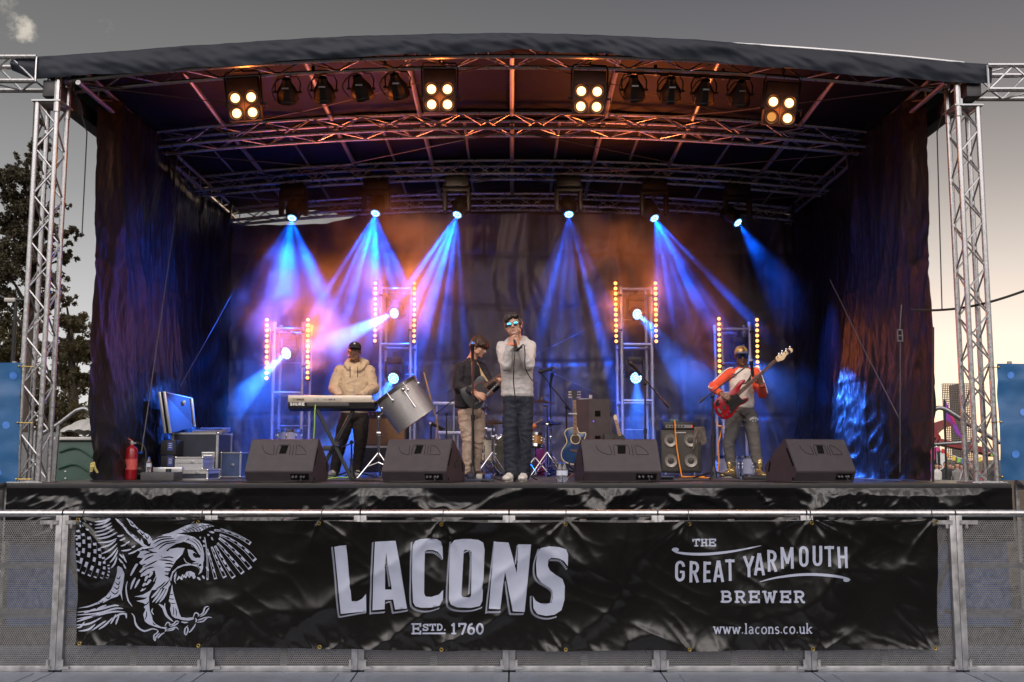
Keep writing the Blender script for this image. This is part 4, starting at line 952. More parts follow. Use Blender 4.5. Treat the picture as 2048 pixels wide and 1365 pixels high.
bat = [(534, 640, 757, 0), (616, 640, 756, 0), (751, 567, 682, 1), (829, 567, 683, 1), (1231, 567, 683, 2), (1311, 567, 683, 2), (1438, 638, 754, 3), (1514, 640, 756, 3)]
bl_ = ['amber LED batten at the outer side of the lower left tower', 'amber LED batten at the inner side of the lower left tower', 'amber LED batten at the outer side of the taller left tower', 'amber LED batten at the inner side of the taller left tower',
       'amber LED batten at the inner side of the taller right tower, brightest of all', 'amber LED batten at the outer side of the taller right tower', 'amber LED batten just left of the bass player', 'amber LED batten behind the bass guitar neck']
lensmesh = None
for i, (px, y0, y1, k) in enumerate(bat):
    Y = 14.42; a, b = P(px, y0, Y), P(px + (1.5 if px > 1024 else -1), y1, Y)
    r_ = thing('led_batten', bl_[i], 'stage light', b, 'amber LED battens on the lighting towers')
    m = MB(); m.box((a + b) / 2 + Vector((0, .035, 0)), (.065, .05, a.z - b.z + .09), None, .006)
    for t in (.2, .8): m.box(lerp(a, b, t) + Vector(((-1 if i % 2 else 1) * .05, .06, 0)), (.09, .03, .03))
    m.build('housing', FIX, r_)
    for q in range(12):
        p = lerp(a, b, q / 11)
        if lensmesh is None:
            m = MB(); m.lathe([(.025, .0), (.021, .008), (.010, .013), (.001, .014)], p, (0, -1, 0), 14); o = m.build('led_lens', LENS_A, r_, origin=p)
            for v in o.data.vertices: v.co = v.co + (b - p)
            lensmesh = o.data; o.location = p - b
        else:
            o = bpy.data.objects.new('led_lens', lensmesh); col.objects.link(o); o.parent = r_; o.location = p - b
    for t in (.2, .5, .8):
        lamp('batten_light', 'SPOT', lerp(a, b, t) + Vector((0, -.03, 0)), [105, 70, 46, 44, 88, 38, 26, 4][i], AMB, r_, lerp(a, b, t) + Vector(([.8, .7, .5, .2, -.2, -.4, -.6, 1.1][i], -1, [.35, .35, .4, .4, .45, .35, .3, -.1][i])), 104, .9, .03)
wash = [(573, 707, 12.5, (430, 850), 'bright wash light with a white-blue face on the lower left tower, throwing a slanting beam', 0), (789, 627, 11, (660, 690), 'upper wash light with a pale blue face on the taller left tower', 1), (787, 757, 11.5, (700, 900), 'lower wash light with a pale blue face beside the tilted drum', 1),
        (1274, 629, 11, (1420, 800), 'upper wash light with a pale blue face on the taller right tower', 2), (1272, 756, 12, (1280, 900), 'lower wash light with a pale blue face behind the boom stand', 2), (1483, 716, 7.5, (1640, 860), 'wash light hidden behind the bass player on the lower right tower', 3)]
for i, (px, py, rp_, (ax_, ay_), lb, k) in enumerate(wash):
    Y = 14.55; c = P(px, py, Y); r = rp_ * S(Y)
    r_ = thing('wash_light', lb, 'stage light', c, 'blue wash lights on the lighting towers')
    face = Vector([(-.55, -1, -.35), (-.5, -1, -.15), (-.2, -1, -.3), (.45, -1, -.2), (.1, -1, -.3), (.5, -1, -.3)][i]).normalized()
    m = MB(); m.lathe([(.02, -.20), (.07, -.19), (r + .012, -.11), (r + .02, -.02), (r + .018, .012), (r, .012), (r, .0)], c, face, 26, False); m.build('head', FIX, r_)
    m = MB(); m.lathe([(r, .001), (.001, .003)], c, face, 26); m.build('lens_plate', LENS_C, r_)
    qd = face.to_track_quat('Z', 'Y'); m = MB()
    for ring, nn in ((0, 1), (.40, 6), (.80, 12)):
        for q in range(nn):
            t = 2 * math.pi * q / nn + ring; m.lathe([(r * .185, .003), (r * .13, .010), (.001, .012)], c + qd @ Vector((ring * r * math.cos(t), ring * r * math.sin(t), 0)), face, 8)
    m.build('lens', LENS_P, r_)
    m = MB(); bc = c + Vector((0, .12, .26))
    m.box(bc, (.22, .18, .09), None, .015)
    for s_ in (-1, 1): m.box(c + Vector((s_ * (r + .04), .10, .13)), (.035, .09, .24), None, .01)
    m.box(bc + Vector((0, 0, .08)), (.05, .05, .10)); m.build('yoke', FIX, r_)
    l = lamp('beam', 'SPOT', c + face * .05, [7500, 5200, 2000, 3600, 2000, 1500][i], BLU2, r_, P(ax_, ay_, Y - .65) if i != 5 else P(1740, 880, 13.0), [24, 20, 40, 28, 30, 46][i], [.5, .5, .5, .5, .5, 1][i], .03)
# ================================================================== GEAR ON THE STAGE
CAB = M('textured_cabinet_paint', (.032, .024, .030), .55, 0, .18, 9, .30, 320, dirt=(.20, .17, .15, .70), ds=26)
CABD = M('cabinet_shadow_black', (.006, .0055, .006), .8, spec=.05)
GROOVE = M('logo_groove', (.009, .007, .008), .8, spec=.05)
def frame_at(loc, yaw):
    return Matrix.Translation(Vector(loc)) @ Matrix.Rotation(R(yaw), 4, 'Z')
def monitor(px, Y, W, yaw, label, cup):
    loc = P(px, 960, Y); loc.z = DZ + .004
    r_ = thing('monitor_wedge', label, 'stage monitor', loc, 'wedge stage monitors along the stage edge')
    T = frame_at(loc, yaw)
    prof = [(0, .105), (.150, .415), (.185, .425), (.50, .16), (.47, .03), (.42, 0), (.045, 0)]
    m = MB(); m.T = T
    n = len(prof); vs = [(-W / 2, y, z) for y, z in prof] + [(W / 2, y, z) for y, z in prof]
    bm = bmesh.new(); bv = [bm.verts.new(v) for v in vs]
    bm.faces.new(bv[:n]); bm.faces.new(bv[n:][::-1])
    for i in range(n): bm.faces.new((bv[i], bv[i + n], bv[(i + 1) % n + n], bv[(i + 1) % n]))
    bmesh.ops.recalc_face_normals(bm, faces=bm.faces)
    bmesh.ops.bevel(bm, geom=bm.edges[:], offset=.006, segments=2, affect='EDGES'); bm.verts.index_update()
    m.add([v.co for v in bm.verts], [[v.index for v in f.verts] for f in bm.faces]); bm.free(); m.build('cabinet', CAB, r_, sharp=30)
    d = Vector((0, .150, .310)).normalized(); nn = Vector((0, -d.z, d.y))
    fp = lambda u, v, o=.0025: Vector((u * W, 0, .105)) + d * (v * .344) + nn * o
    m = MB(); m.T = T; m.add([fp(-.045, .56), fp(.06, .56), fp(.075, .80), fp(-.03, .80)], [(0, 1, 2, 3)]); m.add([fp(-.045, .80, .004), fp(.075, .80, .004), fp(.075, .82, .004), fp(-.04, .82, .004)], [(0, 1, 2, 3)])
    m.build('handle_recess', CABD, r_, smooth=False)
    m = MB(); m.T = T
    for pl in ([(-.31, .82), (-.295, .70), (-.25, .60), (-.18, .54), (-.135, .53), (-.12, .56), (-.125, .66), (-.135, .80), (-.15, .82)], [(-.085, .50), (-.085, .78), (-.07, .84), (.10, .84), (.115, .78), (.115, .52)], [(.16, .50), (.155, .83)], [(.195, .83), (.205, .53), (.36, .53), (.355, .60), (.32, .70), (.27, .79), (.215, .83)]):
        m.path([fp(a, b, .0012) for a, b in pl], .0022, 5)
    m.build('logo', GROOVE, r_)
    m = MB(); m.T = T; d2 = Vector((0, .045, -.105)).normalized(); n2 = Vector((0, -.105, -.045)).normalized()
    lp = lambda u, v, o=.002: Vector((u * W, 0, .105)) + d2 * (v * .114) + n2 * o
    m.add([lp(.17, .2), lp(.44, .2), lp(.44, .78), lp(.17, .78)], [(0, 1, 2, 3)]); m.build('socket_panel', CABD, r_, smooth=False)
    m = MB(); m.T = T
    for u in (.21, .26, .33, .37): m = MB(); m.T = T; m.tube(lp(u, .45, .002), lp(u, .45, .02), .010, n=8); m.build('socket', ALU_D, r_)
    m = MB(); m.T = T; m.path(catmull([lp(.33, .45, .02), lp(.335, .7, .05), Vector((.30 * W, -.10, .012)), Vector((.1 * W, -.14, .008)), Vector((-.2 * W, -.16, .008)), Vector((-.6 * W, .0, .008))], 8), .006, 6); m.build('cable', RUB, r_)
    sx = 1 if cup > 0 else -1
    m = MB(); m.T = T
    X = Vector((sx * (W / 2 + .002), 0, 0))
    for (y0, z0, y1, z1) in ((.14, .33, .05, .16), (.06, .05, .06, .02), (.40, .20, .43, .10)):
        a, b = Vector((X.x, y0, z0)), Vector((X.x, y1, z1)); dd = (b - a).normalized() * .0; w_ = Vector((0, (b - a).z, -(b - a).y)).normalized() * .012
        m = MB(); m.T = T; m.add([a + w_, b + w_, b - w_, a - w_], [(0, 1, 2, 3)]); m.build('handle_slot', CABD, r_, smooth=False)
    if abs(cup) > 1:
        m = MB(); m.T = T; m.lathe([(.048, 0), (.046, .004), (.020, .004), (.018, -.002), (.001, -.002)], (X.x, .25, .19), (sx, 0, 0), 20); m.build('pole_cup', BLK, r_)
    return r_
monitor(556, 10.14, .70, -9, 'dark wedge stage monitor in front of the keyboard stand, leftmost of the four', 1)
monitor(826, 10.14, .70, -20, 'dark wedge stage monitor with a round pole cup on its side, below the tilted drum', 2)
monitor(1247, 10.14, .78, 9, 'dark wedge stage monitor in front of the blue acoustic guitar', -1)
monitor(1655, 10.12, .74, 24, 'dark wedge stage monitor turned askew, rightmost, beside the bass player', -1)
# ---- keyboard on X stand
KB = M('keyboard_silver', (.58, .52, .44), .36, .3, .05, 20); KBD = M('keyboard_black', (.022, .021, .024), .4, 0, .2, 20); KBP = M('keyboard_port_panel', (.42, .40, .38), .4, .2)
WHT = M('white_print', (.75, .75, .76), .5); PRT = M('dark_print', (.06, .045, .035), .5)
YK = 12.05
kx0, kx1 = P(573, 800, YK).x, P(750, 800, YK).x; zt_, zm, zb_ = P(600, 791, YK).z, P(600, 805.5, YK).z, P(600, 817, YK).z
r_ = thing('keyboard', 'silver and black electronic keyboard seen from its back', 'keyboard', ((kx0 + kx1) / 2, YK, zb_))
m = MB(); m.box(((kx0 + kx1) / 2 - .01, YK + .03, (zt_ + zm) / 2), (kx1 - kx0 - .05, .07, zt_ - zm), None, .015); m.box(((kx0 + kx1) / 2, YK + .17, zm + .012), (kx1 - kx0 - .03, .30, .05), None, .02); m.build('top_case', KB, r_)
m = MB(); pr = [(-.005, zm), (.38, zm), (.38, zb_ + .02), (.12, zb_ - .03), (0.02, zb_)]
vs = [Vector((kx0 + .02, YK + y, z)) for y, z in pr] + [Vector((kx1 - .01, YK + y, z)) for y, z in pr]
m.add(vs, [(0, 1, 2, 3, 4), (9, 8, 7, 6, 5)] + [(i, i + 5, (i + 1) % 5 + 5, (i + 1) % 5) for i in range(5)]); m.build('bottom_case', KBD, r_, smooth=False, fix=True)
m = MB(); a, b = P(627, 797, YK), P(684, 802, YK); m.box(((a.x + b.x) / 2, YK - .004, (a.z + b.z) / 2), (b.x - a.x, .008, a.z - b.z)); m.build('port_panel', KBP, r_)
m = MB()
for q in (636, 649, 653, 659, 663, 669): p = P(q, 799.5, YK); m.tube((p.x, YK - .014, p.z), (p.x, YK + .002, p.z), .008 if q > 655 else .005, n=10)
for u in (-.25, 0): pass
m.build('socket', KBD, r_)
m = MB(); a, b = P(614, 805.5, YK), P(698, 813, YK); m.box(((a.x + b.x) / 2, YK - .0, (a.z + b.z) / 2), (b.x - a.x, .02, a.z - b.z), None, .003); m.build('power_panel', M('panel_grey', (.05, .05, .053), .5), r_)
def flat(Y, off=0.0): return lambda a, b: Vector((P(a, b, Y).x, P(a, b, Y).y - off, P(a, b, Y).z))
decal('maker_lettering', word('YAMAHA', even('YAMAHA', 591, 608.5, 797.3, 801.6, {'M': 1.2}, .15), SANS, .8) + [([(587.5 + 2.1 * math.cos(t), 799.4 + 2.1 * math.sin(t)) for t in [i * math.pi / 7 for i in range(14)]], True), ([(587.5 + 1.3 * math.cos(t), 799.4 + 1.3 * math.sin(t)) for t in [i * math.pi / 7 for i in range(14)]], False)], flat(YK, .009), 9, r_, PRT)
decal('sticker_lettering', word('SHURE', even('SHURE', 580, 610, 806, 811.6, {}, .12), SANS, 1.5), flat(YK, .012), 9, r_, WHT)
r_ = thing('keyboard_stand', 'black folding X stand under the keyboard', 'stand', (P(660, 950, YK + .1).x, YK + .12, DZ))
m = MB(); j = P(670, 888, YK + .02)
a1, a2, b1, b2 = P(632, 820, YK + .02), P(700, 962, YK + .02), P(706, 818, YK + .1), P(632, 962, YK + .1)
a2.z = b2.z = DZ + .015
for o_ in (0, .05): m.tube(a1 + Vector((0, o_ * .2, 0)) + Vector((o_ * .4, 0, 0)), a2 + Vector((o_ * .4, 0, 0)), .013)
m.build('leg', BLKM, r_)
m = MB()
for o_ in (0, .05): m.tube(b1 + Vector((o_ * .5, 0, 0)), b2 + Vector((o_ * .5, 0, 0)), .013)
m.build('leg', BLKM, r_)
m = MB(); m.tube((j.x + .02, YK - .01, j.z), (j.x + .02, YK + .14, j.z), .028, n=14); m.build('hinge', CHROME, r_)
m = MB(); k = P(655, 897, YK); m.box(k, (.10, .06, .06), None, .015); m.build('foot_block', BLK, r_)
for e in (a2, b2): m = MB(); m.tube(e + Vector((0, -.02, .0)), e + Vector((.0, .34, .0)), .015); m.build('foot_bar', BLKM, r_)
for e in (a1, b1): m = MB(); m.tube(e + Vector((0, -.01, .015)), e + Vector((0, .34, .015)), .016); m.build('support_arm', BLKM, r_)
LIME = M('lime_cable', (.35, .62, .08), .45)
m = MB(); q = [P(631, 810, YK - .02), P(629.5, 825, YK - .03), P(629, 850, YK - .03), P(627, 885, YK), P(628, 930, YK + .1), P(640, 955, YK), P(672, 957, YK + .1), P(690, 955, YK + .2), P(706, 953, YK + .1)]
for z in q[5:]: z.z = DZ + .012
o = m.path(catmull(q, 8), .007, 6).build('power_cable', LIME, origin=q[5]); tag(o, 'lime green cable hanging from the back of the keyboard', 'cable')
# ---- tilted silver drum on a stand
def drum_shell(c0, c1, rad, name_mats, parent, lugs=8, hoop=CHROME, headA=None, headB=None, open_b=False, inner=None, lug_ph=0.0):
    ax = (c1 - c0).normalized(); Ln = (c1 - c0).length; q = ax.to_track_quat('Z', 'Y')
    m = MB(); m.lathe([(rad, 0), (rad, Ln)], c0, ax, 40, False); m.build('shell', name_mats, parent)
    if inner is not None:
        m = MB(); m.lathe([(rad - .008, Ln), (rad - .008, .01)], c0, ax, 40, False); m.lathe([(rad, Ln), (rad - .008, Ln)], c0, ax, 40, False); m.build('inner_ply', inner, parent)
    for end, h in ((0, -.006), (1, Ln + .006)):
        if end and open_b: continue
        m = MB(); sg = -1 if end == 0 else 1; m.lathe([(rad + .004, h - sg * .034), (rad + .012, h - sg * .030), (rad + .013, h + sg * .006), (rad + .004, h + sg * .010), (rad - .004, h)], c0, ax, 40, False); m.build('hoop', hoop, parent)
    if headA: m = MB(); m.lathe([(rad - .001, 0), (.001, .0)], c0 - ax * .004, -ax, 40); m.build('drum_head', headA, parent)
    if headB: m = MB(); m.lathe([(rad - .001, 0), (.001, .0)], c1 + ax * .004, ax, 40); m.build('drum_head', headB, parent)
    for i in range(lugs):
        t = lug_ph + 2 * math.pi * i / lugs; dv_ = q @ Vector((math.cos(t), math.sin(t), 0)); m = MB()
        m.tube(c0 + dv_ * (rad + .012) + ax * -.012, c0 + dv_ * (rad + .012) + ax * .09, .005, n=6); m.box(c0 + dv_ * (rad + .006) + ax * .10, (.022, .022, .035), None, .006)
        if not open_b:
            m.tube(c1 + dv_ * (rad + .012) + ax * .012, c1 + dv_ * (rad + .012) - ax * .09, .005, n=6); m.box(c1 + dv_ * (rad + .006) - ax * .10, (.022, .022, .035), None, .006)
        m.build('lug', CHROME, parent)
SPARK = M('sparkle_silver', (.46, .45, .45), .30, .75, .10, 60, .5, 500, coat=.3, dirt=(.80, .66, .46, .61), ds=110)
ORNG = M('maple_inside', (.62, .30, .07), .45, 0, .15, 12, stretch=(1, 1, 6)); HEADW = M('drum_head_film', (.55, .54, .52), .4, 0, .06, 10); HEADC = M('drum_head_clear', (.24, .23, .17), .22, 0, .2, 5, spec=.6)
YD = 12.25
r_ = thing('tom_drum', 'large silver sparkle drum tilted on its stand beside the keyboard player', 'drum', P(757, 960, YD))
c0, c1 = P(791, 780, YD - .02), P(834, 842, YD + .0); ax = (c1 - c0); c1 = c0 + Vector((ax.x, .030, ax.z)); 
drum_shell(c0, c1, 92 * S(YD) / 2, SPARK, r_, 8, M('drum_hoop_dark', (.10, .095, .09), .3, .6, .1, 20), HEADW, None, True, ORNG, .4)
m = MB(); a = P(812, 783, YD); b = P(836, 818, YD)
for p in (a, b): p.y = YD - .325
m.tube(a, b, .010); m.tube(lerp(a, b, .8), b, .016); m.ell(a, .028); m.tube(a, a + Vector((0, .05, 0)), .018)
m.build('tuning_rod', CHROME, r_)
r_ = thing('drum_stand', 'chrome tripod stand holding the tilted silver drum', 'stand', P(757, 960, YD))
top, b_ = P(758, 835, YD - .02), P(757, 915, YD - .02)
m = MB(); m.tube(top, b_, .013, n=10); m.tube(lerp(top, b_, .45), b_, .017, n=10); m.tube(top + Vector((-.02, 0, 0)), top + Vector((.06, 0, .07)), .02); m.ell(top, .03); m.ell(top + Vector((.06, 0, .08)), .035); m.box(lerp(top, b_, .42), (.05, .05, .05), None, .01); m.build('post', CHROME, r_)
for px_, y_ in ((715, YD - .15), (792, YD - .1), (760, YD + .42)):
    f = P(px_, 960, y_); f.z = DZ + .012; m = MB(); m.tube(b_ + Vector((0, 0, .06)), f, .011); m.tube(lerp(b_, f, .55) + Vector((0, 0, .02)), b_ + Vector((0, 0, -.06)), .008); m.ell(f, .018); m.build('leg', CHROME, r_)
# ---- flight cases, rack, extinguisher on the left
CASE = M('flight_case_laminate', (.035, .040, .060), .4, 0, .2, 10, .1, 60); CASEB = M('blue_laminate', (.06, .09, .20), .45, 0, .2, 8)
EDGE = M('case_edging', (.72, .72, .72), .3, .7, .08, 20); BALL = CHROME
def flight_case(name, label, x0, x1, y0, y1, Y, depth, lam, grp=None, split=None, yaw=0, latch=True, handle=None):
    a, b = P(x0, y0, Y), P(x1, y1, Y); z0 = max(b.z, DZ + .003) if b.z < DZ + .12 else b.z
    c = Vector(((a.x + b.x) / 2, Y + depth / 2, z0)); w_, h = b.x - a.x, a.z - z0
    r_ = thing(name, label, 'flight case', c, grp); T = frame_at(c, yaw)
    m = MB(); m.T = T; m.box((0, 0, h / 2), (w_ - .01, depth - .01, h - .01)); m.build('panel', lam, r_, smooth=False)
    m = MB(); m.T = T; e = .011 if w_ < .4 else .016
    for sx in (-1, 1):
        for sy in (-1, 1): m.box((sx * (w_ / 2 - e / 2), sy * (depth / 2 - e / 2), h / 2), (e * 1.6, e * 1.6, h))
    zz = [e / 2, h - e / 2] + ([h * split - e * .6, h * split + e * .6] if split else [])
    for z in zz:
        for sy in (-1, 1): m.box((0, sy * (depth / 2 - e / 2), z), (w_ - .002, e * 1.5, e * 1.3))
        for sx in (-1, 1): m.box((sx * (w_ / 2 - e / 2), 0, z), (e * 1.5, depth - .002, e * 1.3))
    m.build('edging', EDGE, r_, smooth=False)
    m = MB(); m.T = T
    for sx in (-1, 1):
        for sy in (-1, 1):
            for z in (.006, h - .006): m = MB(); m.T = T; m.ell((sx * (w_ / 2 - .004), sy * (depth / 2 - .004), z), e * 1.5, n=10, m=6); m.build('ball_corner', CHROME, r_)
    if latch:
        m = MB(); m.T = T; u = .12 * w_; z = h * (split or .5); m.box((u, -depth / 2 - .006, z), (.035, .012, .03), None, .004); m.tube((u, -depth / 2 - .014, z), (u, -depth / 2, z), .010, n=10); m.build('latch', STEEL, r_)
    if handle:
        m = MB(); m.T = T; u, z = handle[0] * w_, handle[1] * h; sw, sh = .15, .10
        m.path([(u - sw / 2, -depth / 2 - .01, z - sh / 2), (u - sw / 2, -depth / 2 - .01, z + sh / 2), (u + sw / 2, -depth / 2 - .01, z + sh / 2), (u + sw / 2, -depth / 2 - .01, z - sh / 2)], .008, 6, True); m.box((u, -depth / 2 - .006, z), (sw, .008, sh)); m.tube((u - .05, -depth / 2 - .02, z + .01), (u + .05, -depth / 2 - .02, z + .01), .012); m.build('handle', EDGE, r_)
    return r_
flight_case('flight_case', 'large blue-lit flight case with a spring handle, behind the small silver cases', 345, 434, 866, 946, 12.25, .6, CASE, handle=(.30, .40), latch=False)
LIDM = M('lid_laminate', (.030, .027, .036), .35, 0, .2, 6, .05, 40)
r_ = thing('case_lid', 'open flight case lid leaning upright with bright aluminium edges', 'case lid', P(345, 867, 12.1))
A = [P(326, 784, 12.0), P(383, 797, 12.5), P(389, 854, 12.5), P(338, 867, 12.0)]
m = MB(); m.add(A + [p + Vector((-.07, .10, 0)) for p in A], [(0, 1, 2, 3), (7, 6, 5, 4), (0, 4, 5, 1), (1, 5, 6, 2), (2, 6, 7, 3), (3, 7, 4, 0)]); m.build('panel', LIDM, r_, smooth=False, fix=True)
m = MB()
for a, b, w_ in ((A[0] + Vector((.02, -.01, 0)), A[3] + Vector((.02, -.01, 0)), .03), (A[0] + Vector((-.05, .03, 0)), A[3] + Vector((-.05, .03, 0)), .03), (A[1], A[2], .028)):
    d = (b - a); m.box((a + b) / 2, (w_, .03, d.length), d.to_track_quat('Z', 'Y').to_matrix(), .004)
m.path([A[0], A[1]], .008, 5); m.build('edging', EDGE, r_)
m = MB(); m.box(P(368, 806, 12.34), (.03, .02, .05), None, .004); m.build('latch', EDGE, r_)
flight_case('flight_case', 'small silver flight case, upper one of the pair in front of the large case', 351, 405, 914.5, 939, 11.5, .42, M('silver_panel', (.50, .50, .52), .42, .5, .08, 15), 'small flight cases stacked near the stage edge', .62)
flight_case('flight_case', 'small black-fronted flight case, lower one of the pair in front of the large case', 359, 415, 939.5, 963, 11.4, .46, CASE, 'small flight cases stacked near the stage edge', .72)
flight_case('flight_case', 'upright narrow flight case with wide silver edges beside the leftmost monitor', 445, 486, 905, 955, 12.4, .4, CASEB, None, None, -8, True, None)
r_ = thing('power_box', 'plain dark grey metal box at the stage edge left of the small cases', 'box', P(314, 963, 10.9))
a, b = P(281, 945, 10.9), P(347, 964, 10.9); b.z = DZ + .003
m = MB(); m.box(((a.x + b.x) / 2, 11.05, (a.z + b.z) / 2), (b.x - a.x, .3, a.z - b.z), None, .006); m.build('case', M('grey_box_paint', (.055, .055, .06), .55, 0, .12, 12, .1, 80), r_)
m = MB(); m.box(((a.x + b.x) / 2 + .03, 11.18, a.z + .025), (b.x - a.x - .04, .1, .05), None, .005); m.build('rear_tray', EDGE, r_)
m = MB(); m.tube((b.x - .1, 11.03, a.z), (b.x - .1, 11.03, a.z + .035), .03, n=14); m.build('dial', BLK, r_)
BLAB = M('blue_label', (.05, .08, .30), .5); RACK = M('rack_black', (.018, .018, .022), .5, 0, .2, 12)
for k, (y0, y1) in enumerate(((881, 911), (912, 937))):
    a, b = P(321, y0, 11.95), P(350, y1, 11.95)
    r_ = thing('amplifier_case', ['black equipment case with a blue label, upper one beside the large flight case', 'black equipment case with a blue label, lower one beside the large flight case'][k], 'case', ((a.x + b.x) / 2, 12.1, b.z), 'black labelled cases')
    m = MB(); m.box(((a.x + b.x) / 2, 12.1, (a.z + b.z) / 2), (b.x - a.x, .28, a.z - b.z), None, .008); m.build('case', RACK, r_)
    c = P(340.5, y0 + 12, 11.955); m = MB(); m.box(c, (.062, .006, .10)); m.build('label', BLAB, r_)
    m = MB(); 
    for q in range(3): m.box(c + Vector((0, -.004, .03 - .022 * q)), (.035, .003, .006))
    m.build('label_print', WHT, r_)
a, b = P(321, 937, 11.95), P(350, 950, 11.95); m = MB(); m.box(((a.x + b.x) / 2, 12.1, (a.z + DZ) / 2), (b.x - a.x, .30, a.z - DZ), None, .01); o = m.build('amplifier_case', RACK, origin=((a.x + b.x) / 2, 12.1, DZ)); tag(o, 'plain black equipment case at the bottom beneath the two labelled cases', 'case', 'black labelled cases')
a, b = P(386, 852, 12.4), P(446, 860, 12.4); r_ = thing('lighting_desk', 'flat lighting control desk lying on the large flight case', 'lighting desk', ((a.x + b.x) / 2, 12.55, P(386, 866, 12.3).z))
m = MB(); m.box(((a.x + b.x) / 2, 12.55, P(386, 862, 12.35).z), (b.x - a.x, .36, .05), rotm('X', 8), .008); m.build('case', M('desk_grey', (.25, .25, .28), .45, .2), r_)
m = MB()
for i in range(14): m.box((lerp(a.x + .04, b.x - .04, i / 13), 12.47, P(386, 862, 12.35).z + .024), (.012, .02, .015))
m.build('fader', BLK, r_)
RED = M('extinguisher_red', (.30, .006, .014), .3, 0, .08, 10, coat=.4)
Yx = 11.4; r_ = thing('fire_extinguisher', 'red fire extinguisher with a black hose standing by the left curtain', 'fire extinguisher', P(261, 952, Yx))
c = P(261, 952, Yx); c.z = DZ + .004; h = P(261, 893, Yx).z - c.z; rr = 12.2 * S(Yx)
m = MB(); m.lathe([(rr * .9, 0), (rr, .02), (rr, h * .86), (rr * .85, h * .95), (rr * .45, h), (rr * .3, h + .02)], c, n=28); m.build('body', RED, r_)
m = MB(); m.lathe([(rr + .001, h * .30), (rr + .001, h * .62)], c, n=28, caps=False); m.build('label', M('extinguisher_label', (.62, .10, .09), .45, 0, .5, 60, stretch=(1, 1, 5)), r_)
m = MB(); m.tube(c + Vector((0, 0, h)), c + Vector((0, 0, h + .06)), .018); m.box(c + Vector((.03, 0, h + .035)), (.07, .02, .02)); m.build('valve', EDGE, r_)
m = MB(); m.tube(c + Vector((0, 0, h + .06)), c + Vector((-.10, 0, h + .12)), .008); m.tube(c + Vector((0, 0, h + .04)), c + Vector((-.09, 0, h + .045)), .008); m.build('handle', RED, r_)
m = MB(); m.path(catmull([c + Vector((.06, -.02, h + .035)), c + Vector((.14, -.04, h + .01)), c + Vector((.18, -.05, h - .10)), c + Vector((.16, -.06, h - .28)), c + Vector((.10, -.06, .06))], 8), .010, 8); m.build('hose', RUB, r_)
PET = M('clear_bottle_plastic', (.80, .84, .90), .08, 0, .02, 5, trans=.92); PETL = M('bottle_label', (.55, .58, .70), .4); CAPB = M('bottle_cap_blue', (.05, .12, .55), .4)
def bottle(c, h, label, lc=PETL, grp=None):
    r_ = thing('water_bottle', label, 'bottle', c, grp); r = h * .17
    m = MB(); m.lathe([(r * .9, 0), (r, .008), (r * .96, h * .2), (r, h * .25), (r, h * .62), (r * .85, h * .74), (r * .42, h * .88), (r * .40, h * .93)], c, n=20); m.build('body', PET, r_)
    m = MB(); m.lathe([(r + .001, h * .34), (r + .001, h * .58)], c, n=20, caps=False); m.build('label', lc, r_)
    m = MB(); m.lathe([(r * .44, h * .92), (r * .44, h * .995), (r * .38, h)], c, n=14); m.build('cap', CAPB, r_)
for px_, lb in ((1120, 'left one of two small water bottles at the stage edge beside the singer'), (1129, 'right one of two small water bottles at the stage edge beside the acoustic guitar')):
    c = P(px_, 966, 10.25); c.z = DZ + .003; bottle(c, .196, lb, grp='pair of water bottles at the stage edge')
c = P(297, 944.5, 11.05); c.z = P(281, 945, 10.9).z + .001; bottle(c, .16, 'short clear bottle standing on the dark grey box')
YEL = M('yellow_cloth', (.50, .44, .16), .8, 0, .2, 14)
m = MB(); q = [P(185, 926, 10.5), P(186, 929, 10.46), P(190, 938, 10.48), P(195, 946, 10.5)]
def ribbon(pts, w_, side_): 
    m.loft([(p, w_ / 2 * (1.0 - .2 * i), .006, side_, (pts[min(i + 1, len(pts) - 1)] - pts[max(i - 1, 0)])) for i, p in enumerate(pts)], 8)
ribbon(q, .05, (1, 0, .3)); ribbon([P(186, 927, 10.5), P(184, 934, 10.45), P(182, 944, 10.47)], .05, (1, 0, 0))
o = m.build('cloth_tie', YEL, origin=q[1]); tag(o, 'yellowish cloth tie knotted at the foot of the left curtain edge', 'cloth')
BAG = M('bag_black', (.018, .018, .019), .42, 0, .3, 6, .2, 30, crease=.7, cs=7)
m = MB()
def bagf(c, rx, ry, rz, sd):
    for j in range(0, 1): pass
    n, k = 30, 16; vs = []
    for b in range(k + 1):
        th = math.pi * b / k
        for a in range(n):
            ph = 2 * math.pi * a / n; d = Vector((math.sin(th) * math.cos(ph), math.sin(th) * math.sin(ph), math.cos(th)))
            q_ = 1 + .28 * noise.noise(d * 2.2 + Vector((sd, 0, 0))) + .10 * noise.noise(d * 6 + Vector((sd, 3, 0))); vs.append(c + Vector((d.x * rx * q_, d.y * ry * q_, max(d.z * rz * q_, -rz * .55))))
    m.add(vs, [(b * n + a, b * n + (a + 1) % n, (b + 1) * n + (a + 1) % n, (b + 1) * n + a) for b in range(k) for a in range(n)])
c = P(222, 935, 11.6); bagf(Vector((c.x, 11.6, DZ + .10)), .22, .2, .20, 3); o = m.build('black_bag', BAG, origin=(c.x, 11.6, DZ), sharp=180); tag(o, 'slumped black bag beside the fire extinguisher', 'bag')
m = MB(); c = P(275, 940, 11.9); bagf(Vector((c.x, 11.9, DZ + .08)), .20, .2, .15, 8); o = m.build('black_bag', BAG, origin=(c.x, 11.9, DZ), sharp=180); tag(o, 'low black bag behind the grey box', 'bag')
m = MB(); c = P(1795, 925, 12.2); bagf(Vector((c.x, 12.2, DZ + .10)), .28, .2, .20, 13); o = m.build('black_bag', BAG, origin=(c.x, 12.2, DZ), sharp=180); tag(o, 'black sheeting bundled at the foot of the right curtain', 'bag')
